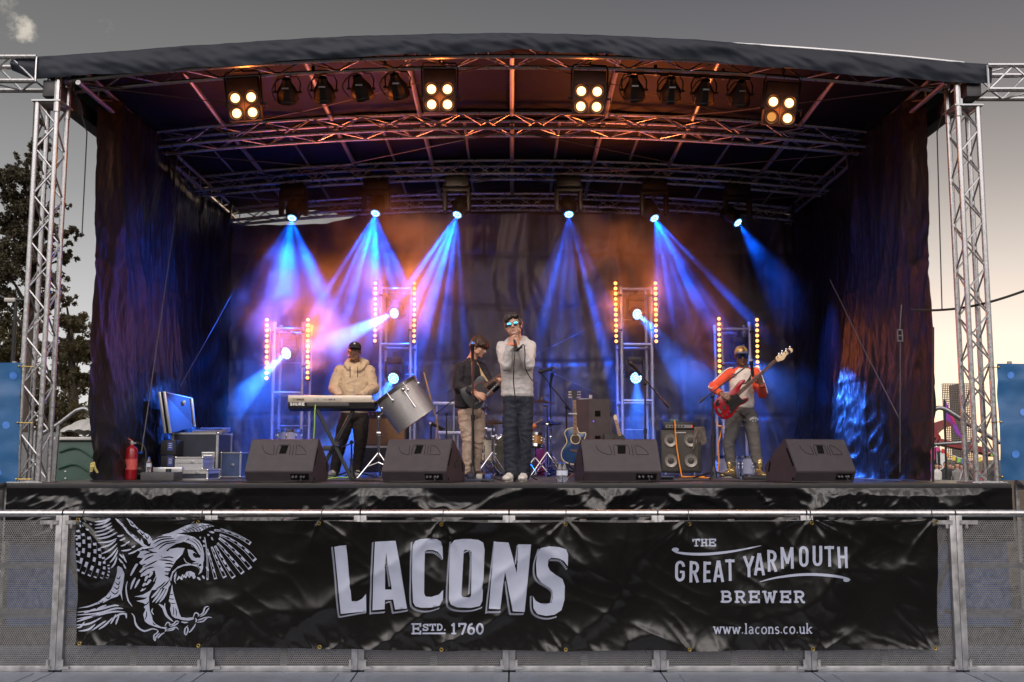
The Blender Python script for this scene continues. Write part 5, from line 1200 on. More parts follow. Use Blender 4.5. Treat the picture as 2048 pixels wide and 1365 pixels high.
# ---- guitar amplifiers behind the keyboard player
TOLEX = M('amp_covering', (.024, .022, .022), .6, 0, .2, 20, .3, 200); CLOTHA = M('amp_grille_cloth', (.20, .11, .05), .7, 0, .5, 140, .4, 260); GRIL = M('amp_grille_dark', (.05, .047, .045), .7, 0, .3, 120, .3, 260)
Ya = 13.6; a, b = P(729, 822, Ya), P(812, 962, Ya)
r_ = thing('guitar_cabinet', 'speckled brown guitar amplifier on a black cabinet behind the tilted drum', 'amplifier', ((a.x + b.x) / 2, Ya + .2, DZ))
z1 = P(729, 894, Ya).z
m = MB(); m.box(((a.x + b.x) / 2, Ya + .2, (a.z + z1) / 2), (b.x - a.x, .36, a.z - z1 - .01), None, .02); m.box(((a.x + b.x) / 2, Ya + .2, (z1 + DZ + .05) / 2), (b.x - a.x + .03, .40, z1 - DZ - .06), None, .02); m.build('cabinet', TOLEX, r_)
m = MB(); zp = P(729, 834, Ya).z; m.box(((a.x + b.x) / 2, Ya + .012, (zp + z1) / 2), (b.x - a.x - .06, .012, zp - z1 - .05)); m.build('grille_cloth', CLOTHA, r_)
m = MB(); m.box(((a.x + b.x) / 2, Ya - .0, z1 + .0), (b.x - a.x + .02, .02, .028)); m.build('trim', EDGE, r_)
m = MB()
for i in range(9): m.tube((lerp(a.x + .05, b.x - .05, i / 8), Ya + .03, P(729, 829, Ya).z), (lerp(a.x + .05, b.x - .05, i / 8), Ya - .002, P(729, 829, Ya).z), .011, n=10)
m.build('knob', CHROME, r_)
# ---- PA cabinet behind the acoustic guitar
Yp = 12.7; a, b = P(1153, 799, Yp), P(1222, 960, Yp)
r_ = thing('loudspeaker_cabinet', 'tall plum-black loudspeaker cabinet with square handle holes behind the acoustic guitar', 'loudspeaker', ((a.x + b.x) / 2, Yp + .25, DZ))
xm = P(1178, 800, Yp).x
m = MB(); pl = [(a.x, Yp + .12), (xm, Yp), (b.x, Yp + .02), (b.x - .02, Yp + .5), (a.x, Yp + .5)]
m.prism([(x, y, DZ + .004) for x, y in pl], (0, 0, a.z - DZ)); m.build('cabinet', M('pa_cabinet_paint', (.050, .033, .036), .55, 0, .15, 9, .3, 300), r_, fix=True, smooth=False)
for y0 in (822, 872):
    p, q = P(1190, y0, Yp), P(1201, y0 + 11, Yp); m = MB(); m.box(((p.x + q.x) / 2, Yp + .008, (p.z + q.z) / 2), (q.x - p.x, .02, p.z - q.z)); m.build('handle_hole', CABD, r_)
p = P(1187, 843, Yp); m = MB(); m.tube((p.x, Yp + .01, p.z), (p.x, Yp - .004, p.z), .009, n=10); m.build('indicator', ME('indicator_violet', (.25, .10, 1.0), 1.5), r_)
p = P(1172, 797, Yp); m = MB(); m.box((p.x, Yp + .2, a.z + .012), (.16, .10, .012), rotm('Z', 12)); m.tube((p.x + .07, Yp + .16, a.z + .02), (p.x + .07, Yp + .16, a.z + .06), .02, n=12); o = m.build('set_list_board', EDGE, origin=(p.x, Yp + .2, a.z + .005)); tag(o, 'small pale board and cup left on top of the tall loudspeaker', 'board')
Yg = 12.6; a, b = P(1208, 867, Yg), P(1243, 960, Yg); r_ = thing('guitar_amplifier', 'small black combo amplifier half hidden behind the monitor by the loudspeaker', 'amplifier', ((a.x + b.x) / 2, Yg + .15, DZ))
m = MB(); m.box(((a.x + b.x) / 2, Yg + .15, (a.z + DZ) / 2), (b.x - a.x, .25, a.z - DZ), None, .02); m.build('cabinet', TOLEX, r_); m = MB(); m.box(((a.x + b.x) / 2, Yg + .022, a.z - .13), (b.x - a.x - .04, .012, .2)); m.build('grille_cloth', GRIL, r_)
# ---- bass cabinet, amp head, towel
Yb = 13.0; a, b = P(1321, 860, Yb), P(1405, 946, Yb)
r_ = thing('bass_cabinet', 'black bass cabinet with four round speakers on castors', 'speaker cabinet', ((a.x + b.x) / 2, Yb + .2, DZ))
m = MB(); m.box(((a.x + b.x) / 2, Yb + .22, (a.z + b.z) / 2), (b.x - a.x, .4, a.z - b.z), None, .018); m.build('cabinet', TOLEX, r_)
m = MB(); m.box(((a.x + b.x) / 2 - .015, Yb + .015, (a.z + b.z) / 2), (b.x - a.x - .06, .012, a.z - b.z - .05), None, .004); m.build('grille', GRIL, r_)
CONE = M('speaker_cone', (.26, .25, .24), .4, .3, .1, 30, rv=.1); 
for px_, py_ in ((1341, 881), (1381, 881), (1342, 922), (1382, 922)):
    c = P(px_, py_, Yb); c.y = Yb + .002; rr = 13 * S(Yb)
    m = MB(); m.lathe([(rr, .0), (rr * .96, .008), (rr * .90, .004), (rr * .6, -.0), (rr * .50, -.002)], c, (0, -1, 0), 28, False); sp_ = m.build('speaker_cone', CONE, r_)
    m = MB(); m.lathe([(rr * .52, -.001), (rr * .4, .006), (.001, .010)], c, (0, -1, 0), 20); m.build('dust_cap', GRIL, r_)
p, q = P(1352, 864.5, Yb), P(1372, 866.5, Yb); m = MB(); m.box(((p.x + q.x) / 2, Yb + .008, (p.z + q.z) / 2), (q.x - p.x, .008, .012)); m.build('badge', EDGE, r_)
for px_ in (1331, 1389):
    m = MB(); p = P(px_, 950, Yb); m.lathe([(.042, -.012), (.045, 0), (.042, .012)], (p.x, Yb + .08, DZ + .046), (1, .3, 0), 16); m.box((p.x, Yb + .08, DZ + .085), (.05, .06, .02)); m.build('castor', STEEL, r_)
a2, b2 = P(1326, 845, Yb + .05), P(1391, 858.5, Yb + .05)
r_ = thing('bass_amplifier_head', 'slim bass amplifier head with knobs and a red light on the bass cabinet', 'amplifier', ((a2.x + b2.x) / 2, Yb + .2, a.z))
m = MB(); m.box(((a2.x + b2.x) / 2, Yb + .2, (a2.z + a.z) / 2 + .004), (b2.x - a2.x, .3, a2.z - a.z), None, .006); m.build('case', BLKM, r_)
p, q = P(1331, 850, Yb + .05), P(1385, 856.5, Yb + .05); m = MB(); m.box(((p.x + q.x) / 2, Yb + .046, (p.z + q.z) / 2), (q.x - p.x, .008, p.z - q.z)); m.build('front_panel', M('amp_panel', (.22, .22, .23), .4, .4), r_)
for i in range(6): c = P(1336 + i * 6, 853, Yb + .05); m = MB(); m.tube((c.x, Yb + .045, c.z), (c.x, Yb + .028, c.z), .012, n=12); m.build('knob', CHROME if i % 2 else BLK, r_)
c = P(1383.5, 854, Yb + .05); m = MB(); m.box((c.x, Yb + .04, c.z), (.012, .008, .02)); m.build('power_light', ME('red_indicator', (1, .03, .02), 1.5), r_)
c = P(1348, 842, Yb + .1); m = MB(); m.box((c.x, Yb + .12, a2.z + .022), (.12, .08, .04), None, .012); o = m.build('effects_pedal', M('pedal_teal', (.04, .10, .11), .4), origin=(c.x, Yb + .12, a2.z + .002)); tag(o, 'small dark teal box on top of the bass amplifier head', 'pedal')
ORC = M('orange_cable', (.85, .30, .03), .5)
m = MB(); q = [P(1349, 842, Yb + .06), P(1350, 848, Yb - .03), P(1351, 870, Yb - .03), P(1355, 905, Yb - .04), P(1361, 940, Yb - .06), P(1364, 953, Yb - .1), P(1372, 956, Yb - .2), P(1364, 958, Yb - .3), P(1378, 957, Yb - .3), P(1390, 958, Yb - .25), P(1410, 958, Yb - .3)]
for z in q[5:]: z.z = DZ + .012
o = m.path(catmull(q, 8), .0085, 6).build('orange_cable', ORC, origin=q[5]); tag(o, 'orange cable running down the front of the bass cabinet', 'cable')
m = MB(); q = [P(1434, 843, 12.5), P(1436, 852, 12.45), P(1444, 854, 12.45), P(1441, 870, 12.5), P(1436, 895, 12.5), P(1438, 920, 12.5), P(1434, 945, 12.5), P(1420, 957, 12.3), P(1398, 958, 12.4)]
for z in q[7:]: z.z = DZ + .012
o = m.path(catmull(q, 8), .008, 6).build('orange_cable', ORC, origin=q[7]); tag(o, 'orange cable looping from the red bass guitar down to the deck', 'cable')
TOW_M = M('towel_cloth', (.13, .115, .105), .95, 0, .2, 20, .6, 160)
m = MB(); 
def tw(u, v):
    px_ = lerp(1389, 1410, u) - (4 * v if u < .5 else -4 * v * u); py_ = lerp(853, 900 - 14 * u, v)
    p = P(px_, py_, Yb - .02); p.y = Yb + .0 - .03 * math.sin(u * 7 + v) * v - .012 * nz(u * 6, v * 5) + (.10 * (1 - v / .08) if v < .08 else 0); return p
m.grid(tw, 26, 36); o = m.build('towel', TOW_M, origin=P(1398, 880, Yb), sharp=180); tag(o, 'brown-grey towel hanging over the right corner of the bass cabinet', 'towel')
# ---- white drums behind the bass player
CREAM = M('cream_shell', (.55, .50, .43), .35, 0, .06, 8, coat=.3); WSH = M('white_shell', (.60, .58, .58), .35, 0, .06, 8, coat=.3)
for (px_, py0, py1, w_, lb) in ((1453, 913, 950, 46, 'white drum shell on the deck behind the bass player’s near foot'.replace('’', ' '), ), (1500, 915, 950, 40, 'white drum shell on the deck between the bass player and the rightmost monitor')):
    Yw = 13.7; a = P(px_, py0, Yw); r_ = thing('spare_drum', lb.replace('player s near foot', 'player, nearer the bass cabinet'), 'drum', (a.x, Yw, DZ), 'white drums stored behind the bass player')
    drum_shell(Vector((a.x, Yw, DZ + .26)), Vector((a.x, Yw, DZ + .012)), w_ * S(Yw) / 2, WSH, r_, 6, CHROME, HEADW, None, lug_ph=.5)
    m = MB(); m.box((a.x + .01, Yw - w_ * S(Yw) / 2 - .002, DZ + .12), (.05, .006, .018)); m.build('badge', BLK, r_)
c = P(573, 875, 14.0); r_ = thing('spare_drum', 'clear-fronted snare drum on the lower left lighting tower behind the leftmost monitor', 'drum', (c.x, 14.0, DZ))
drum_shell(Vector((c.x, 14.15, DZ + .62)), Vector((c.x, 14.15, DZ + .44)), .17, SPARK, r_, 8, CHROME, HEADW, None)
m = MB(); 
for sx in (-1, 1): m.tube((c.x, 14.15, DZ + .44), (c.x + sx * .18, 14.1, DZ + .01), .012)
m.tube((c.x, 14.15, DZ + .44), (c.x, 14.35, DZ + .01), .012); m.build('stand', CHROME, r_)
# ---- drum kit
Yk = 14.1
r_ = thing('bass_drum', 'bass drum with an olive front head and chrome hoop behind the singer', 'drum', (P(1021, 955, Yk).x, Yk, DZ))
cf = P(1021, 914, Yk); rk = 40 * S(Yk); ax = Vector((-.32, .95, 0)).normalized()
cf.z = DZ + rk + .012
drum_shell(cf, cf + ax * .42, rk, CREAM, r_, 8, CHROME, HEADC, None, lug_ph=.4)
for sx in (-1, 1): m = MB(); p = cf + ax * .1 + Vector((sx * rk * .95, 0, -.05)); m.tube(p, Vector((p.x + sx * .14, p.y - .2, DZ + .01)), .009); m.box(p, (.04, .04, .06), None, .008); m.build('spur', CHROME, r_)
c = P(971, 873, 13.75); r_ = thing('floor_tom', 'cream floor tom with a black badge left of the bass drum', 'drum', (c.x, 13.75, DZ))
zt2, zb2 = P(971, 876, 13.75).z, P(971, 925, 13.75).z
drum_shell(Vector((c.x, 13.85, zt2)), Vector((c.x, 13.85, zb2)), 14.5 * S(13.75) + .03, CREAM, r_, 6, CHROME, HEADW, None, lug_ph=.9)
m = MB(); p = P(963.5, 903, 13.72); m.box((p.x, 13.85 - (14.5 * S(13.75) + .03) + .008, p.z), (.042, .012, .045)); m.build('badge', BLK, r_)
for t in (.6, 2.6, 4.6): m = MB(); q = Vector((c.x + .13 * math.cos(t), 13.85 + .13 * math.sin(t), 0)); m.tube((q.x, q.y, zt2 - .1), (q.x, q.y, DZ + .01), .008); m.build('leg', CHROME, r_)
WOOD = M('wood_shell', (.50, .24, .07), .35, 0, .2, 6, stretch=(1, 1, 8), coat=.4)
c = P(1071, 870, 13.9); r_ = thing('snare_drum', 'orange wooden snare drum right of the singer', 'drum', (c.x, 13.9, DZ))
drum_shell(P(1072, 869, 13.9), P(1070, 893, 13.88), 16.5 * S(13.9), WOOD, r_, 6, CHROME, HEADW, None, lug_ph=.2)
m = MB(); p = P(1070, 893, 13.9); m.tube(p, (p.x, 13.9, DZ + .2), .012)
for sx, sy in ((-.2, -.1), (.2, -.1), (0, .22)): m.tube((p.x, 13.9, DZ + .25), (p.x + sx, 13.9 + sy, DZ + .01), .009)
m.build('stand', CHROME, r_)
BRZ = M('cymbal_bronze', (.30, .17, .07), .32, .9, .15, 14, stretch=(1, 1, 1)); BRZD = M('dark_bronze', (.12, .075, .045), .35, .9, .2, 14)
def cymbal(px, py, rp_, Y, tilt, label, mt, post=True, double=False, foot=None):
    c = P(px, py, Y); r = rp_ * S(Y); r_ = thing('cymbal_stand', label, 'cymbal', (c.x, Y, DZ), 'cymbals of the drum kit')
    ax = Vector((math.sin(R(tilt)), -.10, math.cos(R(tilt)))).normalized()
    m = MB(); m.lathe([(r, 0), (r * .6, .012), (r * .28, .022), (r * .2, .035), (r * .06, .045), (.004, .046)], c, ax, 34, False); m.lathe([(r, -.002), (r * .6, .009), (r * .28, .019), (.004, .03)], c, ax, 34, False)
    if double: m.lathe([(r, -.012), (r * .5, -.02), (.004, -.04)], c, ax, 34, False)
    m.build('cymbal', mt, r_)
    bx = foot if foot is not None else c.x
    j = Vector((bx, Y + .03, c.z - .06)); b_ = Vector((bx, Y + .03, DZ + .32))
    m = MB(); m.tube(c + ax * .07, c - ax * .04, .006); m.tube(c - ax * .04, j, .010); m.tube(j, b_, .011); m.tube(lerp(j, b_, .4), b_, .015); m.ell(j, .022); m.box(lerp(j, b_, .4), (.04, .04, .04), None, .008); m.lathe([(.015, -.01), (.018, .006), (.005, .015)], c + ax * .05, ax, 10); m.build('post', CHROME, r_)
    for t in (3.7, 5.6, 1.5): f = Vector((bx + .26 * math.cos(t), Y + .03 + .22 * math.sin(t), DZ + .012)); m = MB(); m.tube(b_, f, .009); m.tube(lerp(b_, f, .5), b_ - Vector((0, 0, .2)), .006); m.ell(f, .016); m.build('leg', CHROME, r_)
    return r_
cymbal(1084, 805, 27, 13.5, 4, 'bronze crash cymbal on a chrome stand right of the singer', BRZ, foot=P(1094, 805, 13.5).x)
cymbal(1101, 847, 22, 14.1, 0, 'thin dark cymbal low on a chrome stand, rightmost of the kit', BRZD, double=True)
cymbal(985, 846, 24, 13.6, 0, 'brown cymbal behind the guitarist at hip height', BRZ, double=True)
cymbal(972, 819, 12.5, 14.3, 12, 'small dark cymbal just below the black guitar', BRZD)
STK = M('stick_wood', (.55, .38, .2), .5); m = MB(); a, b = P(1064, 850, 13.8), P(1084, 840, 13.7); m.tube(a, b, .008, .005); p = P(1066, 868, 13.85); m.tube(p, a, .008); m.ell(b, .009)
o = m.build('drumstick', STK, origin=a); tag(o, 'pale drumstick pointing up beside the orange snare drum', 'drumstick')
OR2 = M('orange_clamp', (.75, .20, .06), .5); m = MB(); p = P(1068, 853, 13.75); m.ell(p, (.04, .03, .035)); m.tube(p, P(1065, 866, 13.8), .014); o = m.build('drum_microphone', OR2, origin=p); tag(o, 'orange clip-on microphone above the snare drum', 'microphone')
MAG = M('magenta_case', (.28, .02, .12), .5); a, b = P(1072, 885, 14.6), P(1090, 935, 14.6); m = MB(); m.box(((a.x + b.x) / 2, 14.7, (a.z + DZ) / 2), (b.x - a.x, .2, a.z - DZ), None, .02); o = m.build('drum_bag', MAG, origin=((a.x + b.x) / 2, 14.7, DZ)); tag(o, 'dark magenta bag standing behind the snare drum', 'bag')
SILB = M('silver_bar', (.52, .52, .52), .4, .6, .3, 60, stretch=(1, 1, 4))
for k, (x0, y0, x1, y1) in enumerate(((866, 804, 914, 810), (872, 863, 922, 869), (962, 857, 990, 863))):
    a, b = P(x0, y0, 14.9), P(x1, y1, 14.9); m = MB(); m.box(((a.x + b.x) / 2, 14.95, (a.z + b.z) / 2), (b.x - a.x, .06, a.z - b.z), None, .008)
    for q in (a.x + .05, b.x - .05): m.tube((q, 14.97, b.z), (q, 14.97, DZ), .014)
    o = m.build('equipment_rail', SILB, origin=((a.x + b.x) / 2, 14.95, DZ)); tag(o, ['silver rail on legs behind the guitarist at chest height', 'silver rail on legs behind the guitarist at knee height', 'short silver rail behind the cream floor tom'][k], 'rail', 'silver rails behind the drum kit')
# ---- microphone stands
MICG = M('mic_grille', (.30, .31, .33), .35, .8, .3, 200, .5, 500)
def micstand(label, base, top, boom=None, mic=None, heavy=None, Y=12, legs=3, ph=.4, r=.011):
    """base px, top px (joint), boom (px far end, px near end), mic (px head, px tail)"""
    b_ = P(*base, Y); b_.z = DZ + .012; t_ = P(*top, Y); t_.x = lerp(t_.x, b_.x, .0)
    r_ = thing('microphone_stand', label, 'microphone stand', (b_.x, Y, DZ), 'black microphone stands')
    m = MB(); m.tube(t_, b_ + Vector((0, 0, .12)), r); m.tube(lerp(t_, b_, .5), b_ + Vector((0, 0, .10)), r * 1.4); m.tube(lerp(t_, b_, .48), lerp(t_, b_, .53), r * 2); m.build('post', BLKM, r_)
    m = MB(); m.lathe([(.045, 0), (.04, .04), (.018, .14)], b_, n=12); m.build('hub', BLK, r_)
    for k in range(legs): t = ph + 2 * math.pi * k / legs; f = b_ + Vector((.30 * math.cos(t), .26 * math.sin(t), 0)); m = MB(); m.tube(b_ + Vector((0, 0, .075)), f, .010); m.ell(f, .014); m.build('leg', BLKM, r_)
    if boom:
        p, q = P(*boom[0], Y - .05), P(*boom[1], Y - .12); m = MB(); m.tube(p, q, .008); m.tube(p, lerp(p, q, .12), .013); m.ell(t_, .025); m.build('boom', BLKM, r_)
    if mic:
        h, t2 = P(*mic[0], Y - .13), P(*mic[1], Y - .13); d = (t2 - h).normalized()
        r2 = thing('microphone', mic[2], 'microphone', h)
        m = MB(); m.ell(h, .026, n=16, m=10); m.build('grille', mic[3] if len(mic) > 3 else MICG, r2)
        m = MB(); m.lathe([(.027, .005), (.027, .022), (.022, .03), (.013, .17), (.010, .19)], h, d, 14); m.build('handle', BLKM, r2)
        m = MB(); m.tube(h + d * .10 - Vector((0, 0, .01)), h + d * .16 + Vector((0, .01, -.02)), .018); m.build('clip', BLK, r_)
    return r_
BLG = M('mic_grille_blue', (.10, .30, .75), .3, .7, .3, 150, .4, 400)
micstand('straight microphone stand in front of the guitarist', (946, 962), (945.5, 712), None, ((945, 688), (945, 720), 'microphone with a blue grille in front of the guitarist', BLG), Y=11.0, ph=.3)
micstand('boom microphone stand with its boom crossing the bass player', (1428, 958), (1425, 793), ((1398, 805), (1500, 728)), ((1502, 722), (1505, 742), 'grey-headed microphone at the bass player’s chin'.replace('’s', ' ')), Y=11.9, ph=.2, r=.014)
micstand('boom microphone stand in front of the taller right tower', (1291, 955), (1290, 768), ((1337, 815), (1263, 727)), ((1261, 727), (1268, 734), 'black microphone on the boom in front of the lower blue wash light', BLK), Y=11.8, ph=.9)
micstand('boom stand over the drums, its boom slanting right of the singer', (1133, 950), (1133, 815), ((1141, 821), (1080, 744)), ((1080, 744), (1090, 741), 'thin overhead microphone above the crash cymbal', BLK), Y=13.3)
micstand('tall stand behind the drums carrying an upright microphone', (1101, 950), (1101, 765), None, ((1104, 748), (1101, 766), 'upright microphone behind the crash cymbal', BLK), Y=14.4)
micstand('low boom stand behind the tilted drum', (893, 950), (893, 828), ((872, 828), (912, 796)), None, Y=14.2)
micstand('low boom stand beside the keyboard player, boom pointing left', (703, 952), (703, 885), ((712, 883), (684, 895)), None, Y=12.7)
micstand('chrome-grey stand between the drums and the tilted drum', (862, 950), (862, 845), None, ((862, 848), (882, 856), 'microphone lying low beside the tilted drum', MICG), Y=13.2)
m = MB(); a, b = P(848, 746, 12.9), P(873, 840, 12.9); m.tube(a, b, .009, n=8); m.tube(b, P(875, 850, 12.9), .012); m.tube(P(875, 850, 12.9), (P(875, 850, 12.9).x, 12.9, DZ), .011)
o = m.build('boom_pole', M('brass_pole', (.50, .33, .16), .4, .5), origin=(b.x, 12.9, DZ)); tag(o, 'thin brass-coloured pole slanting behind the tilted drum', 'pole')
# ---- backdrop bracing wires, cables on the deck
for k, (a, b) in enumerate((((850, 632), (1080, 735)), ((1080, 735), (1330, 845)), ((870, 790), (1000, 737)), ((1000, 740), (1212, 640)), ((370, 300), (283, 905)), ((268, 935), (530, 470)), ((1660, 560), (1805, 850)))):
    m = MB(); Y = 15.3 if k < 4 else 12.9; p, q = P(*a, Y if k < 4 else 12.6), P(*b, Y if k < 4 else (11.2 if k != 5 else 15)); m.path([p, lerp(p, q, .5) - Vector((0, 0, .02)), q], .006, 5)
    o = m.build('bracing_wire', WIRE, origin=p); tag(o, ['bracing wire running down to the singer from the taller left tower', 'bracing wire from the singer down to the bass cabinet', 'bracing wire rising from the tilted drum to the guitarist', 'bracing wire rising from the singer to the taller right tower', 'bracing wire hanging steeply in front of the left curtain', 'long slanting wire rising from the fire extinguisher', 'slanting wire on the purple-lit right curtain'][k], 'wire', 'bracing wires')
def cable(pts, label, Y0=10.1, mt=RUB, r=.007):
    q = []
    for px_, y_ in pts: p = P(px_, 960, y_); p.z = DZ + .009; q.append(p)
    m = MB(); o = m.path(catmull(q, 8), r, 6).build('stage_cable', mt, origin=q[0]); tag(o, label, 'cable', 'black cables on the deck'); return o
cable([(182, 10.5), (200, 10.35), (240, 10.3), (300, 10.2), (380, 10.1), (450, 10.15), (520, 10.05)], 'black cable along the stage edge at the left, past the grey box')
cable([(650, 10.5), (700, 10.6), (740, 10.4), (760, 10.7), (700, 11.2)], 'black cables tangled under the keyboard stand')
cable([(905, 10.35), (940, 10.6), (980, 10.4), (940, 10.9), (910, 10.6)], 'black cables tangled at the guitarist stand')
cable([(1320, 10.3), (1400, 10.6), (1500, 10.4), (1560, 10.5)], 'black cable between the two right monitors')
cable([(1730, 10.6), (1760, 10.8), (1800, 10.6), (1770, 11.0), (1740, 10.8), (1790, 11.1), (1830, 10.7)], 'coiled blue-lit cable at the foot of the right curtain', mt=M('blue_cable', (.05, .09, .25), .4))
PB = M('pedal_board', (.03, .035, .06), .4, .2)
p = P(948, 963, 10.5); r_ = thing('pedal_board', 'effects pedal board lying in front of the guitarist', 'pedal board', (p.x, 10.6, DZ))
m = MB(); m.box((p.x, 10.6, DZ + .02), (.40, .22, .03), rotm('X', 4), .005); m.build('board', PB, r_)
for i in range(4): m = MB(); m.box((p.x - .13 + i * .09, 10.59, DZ + .055), (.062, .11, .045), rotm('X', 4), .008); m.build('pedal', [BLAB, PB, KBP, BLAB][i], r_)
p = P(1512, 958, 11.6); r_ = thing('foot_pedal', 'black foot pedal on the deck at the bass player', 'pedal', (p.x, 11.5, DZ)); m = MB(); m.box((p.x, 11.5, DZ + .025), (.34, .12, .04), rotm('X', 6), .012); m.build('case', BLK, r_); m = MB(); m.tube((p.x - .1, 11.48, DZ + .04), (p.x - .1, 11.48, DZ + .06), .015); m.build('switch', CHROME, r_)
a = P(1320, 958, 11.4); r_ = thing('floor_box', 'flat dark floor box between the right-centre monitor and the bass cabinet', 'box', (a.x + .05, 11.4, DZ)); m = MB(); m.box((a.x + .05, 11.4, DZ + .022), (.2, .14, .042), None, .006); m.build('case', PB, r_); m = MB(); m.box((a.x + .05, 11.325, DZ + .022), (.16, .006, .02)); m.build('socket_strip', CABD, r_)
# ================================================================== GUITARS
def rim_prism(name, outline, thick, mt, parent, bev=.008, sharp=50):
    """solid body from a front outline of 3D points in one plane, thick along +Y, rounded edges"""
    bm = bmesh.new(); v = [bm.verts.new(p) for p in outline]; f = bm.faces.new(v)
    bm.normal_update()
    if f.normal.y > 0: f.normal_flip()
    r = bmesh.ops.extrude_face_region(bm, geom=[f]); nv = [x for x in r['geom'] if isinstance(x, bmesh.types.BMVert)]
    for x in nv: x.co.y += thick
    bmesh.ops.recalc_face_normals(bm, faces=bm.faces)
    if bev: bmesh.ops.bevel(bm, geom=[e for e in bm.edges if len(e.link_faces) == 2 and e.calc_face_angle(0) > R(50)], offset=bev, segments=3, affect='EDGES', profile=.5)
    bm.verts.index_update(); m = MB(); m.add([x.co for x in bm.verts], [[x.index for x in q.verts] for q in bm.faces]); bm.free()
    return m.build(name, mt, parent, sharp=sharp)
def smooth_px(pts, k=5): return [(p.x, p.y) for p in catmull([(a, b, 0) for a, b in pts], k, True)]
GW = M('fretboard_rosewood', (.10, .045, .03), .5, 0, .3, 30); MAPLE = M('maple_neck', (.62, .42, .22), .35, 0, .12, 10, coat=.3); MAPL2 = M('pale_headstock', (.70, .55, .36), .35, 0, .1, 8, coat=.3)
def neck(parent, a, b, wa, wb, Y, mt_board, nf=20, th=.022, dots=True, back=MAPLE):
    """a, b px ends; wa, wb widths in px"""
    A, B = P(*a, Y), P(*b, Y); d = (B - A).normalized(); n = Vector((-d.z, 0, d.x)); s = S(Y)
    q = [A + n * wa * s / 2, B + n * wb * s / 2, B - n * wb * s / 2, A - n * wa * s / 2]
    m = MB(); m.prism([p + Vector((0, .006, 0)) for p in q], (0, th, 0)); m.build('neck', back, parent, fix=True, smooth=False)
    m = MB(); m.prism([p + Vector((0, -.001, 0)) for p in q], (0, .0065, 0)); m.build('fretboard', mt_board, parent, fix=True, smooth=False)
    m = MB(); Ln = (B - A).length
    for i in range(nf):
        t = 1 - (1 - 2 ** (-(i + 1) / 12)) / (1 - 2 ** (-(nf + 1) / 12)); c = lerp(A, B, t); w_ = lerp(wa, wb, t) * s / 2
        m.tube(c + n * w_ + Vector((0, -.002, 0)), c - n * w_ + Vector((0, -.002, 0)), .0016, n=5)
        if dots and i in (2, 4, 6, 8, 11, 14, 16): c2 = c - d * Ln * .018; m.box(c2 + Vector((0, -.0015, 0)), (.010, .002, .010))
    m.build('frets', CHROME, parent)
    return A, B, d, n
# ---- black electric guitar (the guitarist's)
Yt = 11.98
Zt = lambda a, b: (900 + a / 8.03, 660 + b / 8.03)
r_ = thing('electric_guitar', 'dark grey electric guitar with one cutaway held by the guitarist', 'guitar', P(943, 800, Yt))
GB = M('guitar_slate', (.030, .032, .036), .35, 0, .1, 6, coat=.3); GPG = M('guitar_pickguard', (.036, .037, .040), .3, 0, .1, 6); REDL = M('red_binding', (.45, .05, .04), .5)
out = smooth_px([Zt(*p) for p in ((160, 965), (172, 1040), (208, 1112), (268, 1192), (330, 1252), (385, 1277), (440, 1274), (492, 1240), (522, 1190), (534, 1130), (562, 1098), (612, 1082), (660, 1058), (694, 1022), (688, 992), (650, 986), (604, 984), (574, 950), (548, 905), (574, 850), (574, 805), (540, 758), (498, 740), (446, 760), (405, 808), (372, 860), (305, 902), (225, 930), (180, 944))])
rim_prism('body', [P(a, b, Yt) for a, b in out], .045, GB, r_, .006)
pg = smooth_px([Zt(*p) for p in ((380, 960), (395, 905), (440, 865), (500, 845), (556, 855), (572, 900), (600, 960), (648, 990), (688, 1000), (672, 1030), (618, 1062), (560, 1075), (505, 1020), (440, 1000), (400, 985))])
rim_prism('pickguard', [P(a, b, Yt - .004) for a, b in pg], .0035, GPG, r_, 0)
m = MB(); m.path([P(a, b, Yt - .0045) for a, b in pg], .0022, 5, True); m.build('pickguard_edge', REDL, r_)
neck(r_, Zt(548, 912), (1046, 716), 6.4, 5.0, Yt - .008, GW)
def pxbox(name, pts, Y, th, mt, parent):
    m = MB(); m.prism([P(a, b, Y) for a, b in pts], (0, th, 0)); return m.build(name, mt, parent, fix=True, smooth=False)
pxbox('pickup', [Zt(*p) for p in ((498, 893), (515, 885), (568, 962), (552, 972))], Yt - .012, .012, CHROME, r_)
pxbox('bridge', [Zt(*p) for p in ((375, 1200), (395, 1222), (530, 1118), (515, 1098))], Yt - .012, .012, CHROME, r_)
m = MB()
for a, b in ((398, 1196), (450, 1150), (505, 1112)): p = P(*Zt(a, b), Yt - .02); m.tube(p + Vector((0, .012, 0)), p - Vector((0, .004, 0)), .009, n=10)
m.build('saddle', BLK, r_)
pxbox('control_plate', [Zt(*p) for p in ((370, 1085), (385, 1075), (412, 1105), (398, 1115))], Yt - .006, .006, CHROME, r_)
pxbox('headstock', [(1046, 720), (1044, 712), (1058, 704), (1066, 696), (1072, 700), (1066, 710), (1054, 720)], Yt - .006, .016, MAPLE, r_)
m = MB()
for k in range(6): m.path([P(*Zt(430 + k * 9, 1150 + k * 7 - 10), Yt - .016), P(1045 + k * .2, 714 + k * .7, Yt - .012)], .0006, 4)
m.build('strings', CHROME, r_)
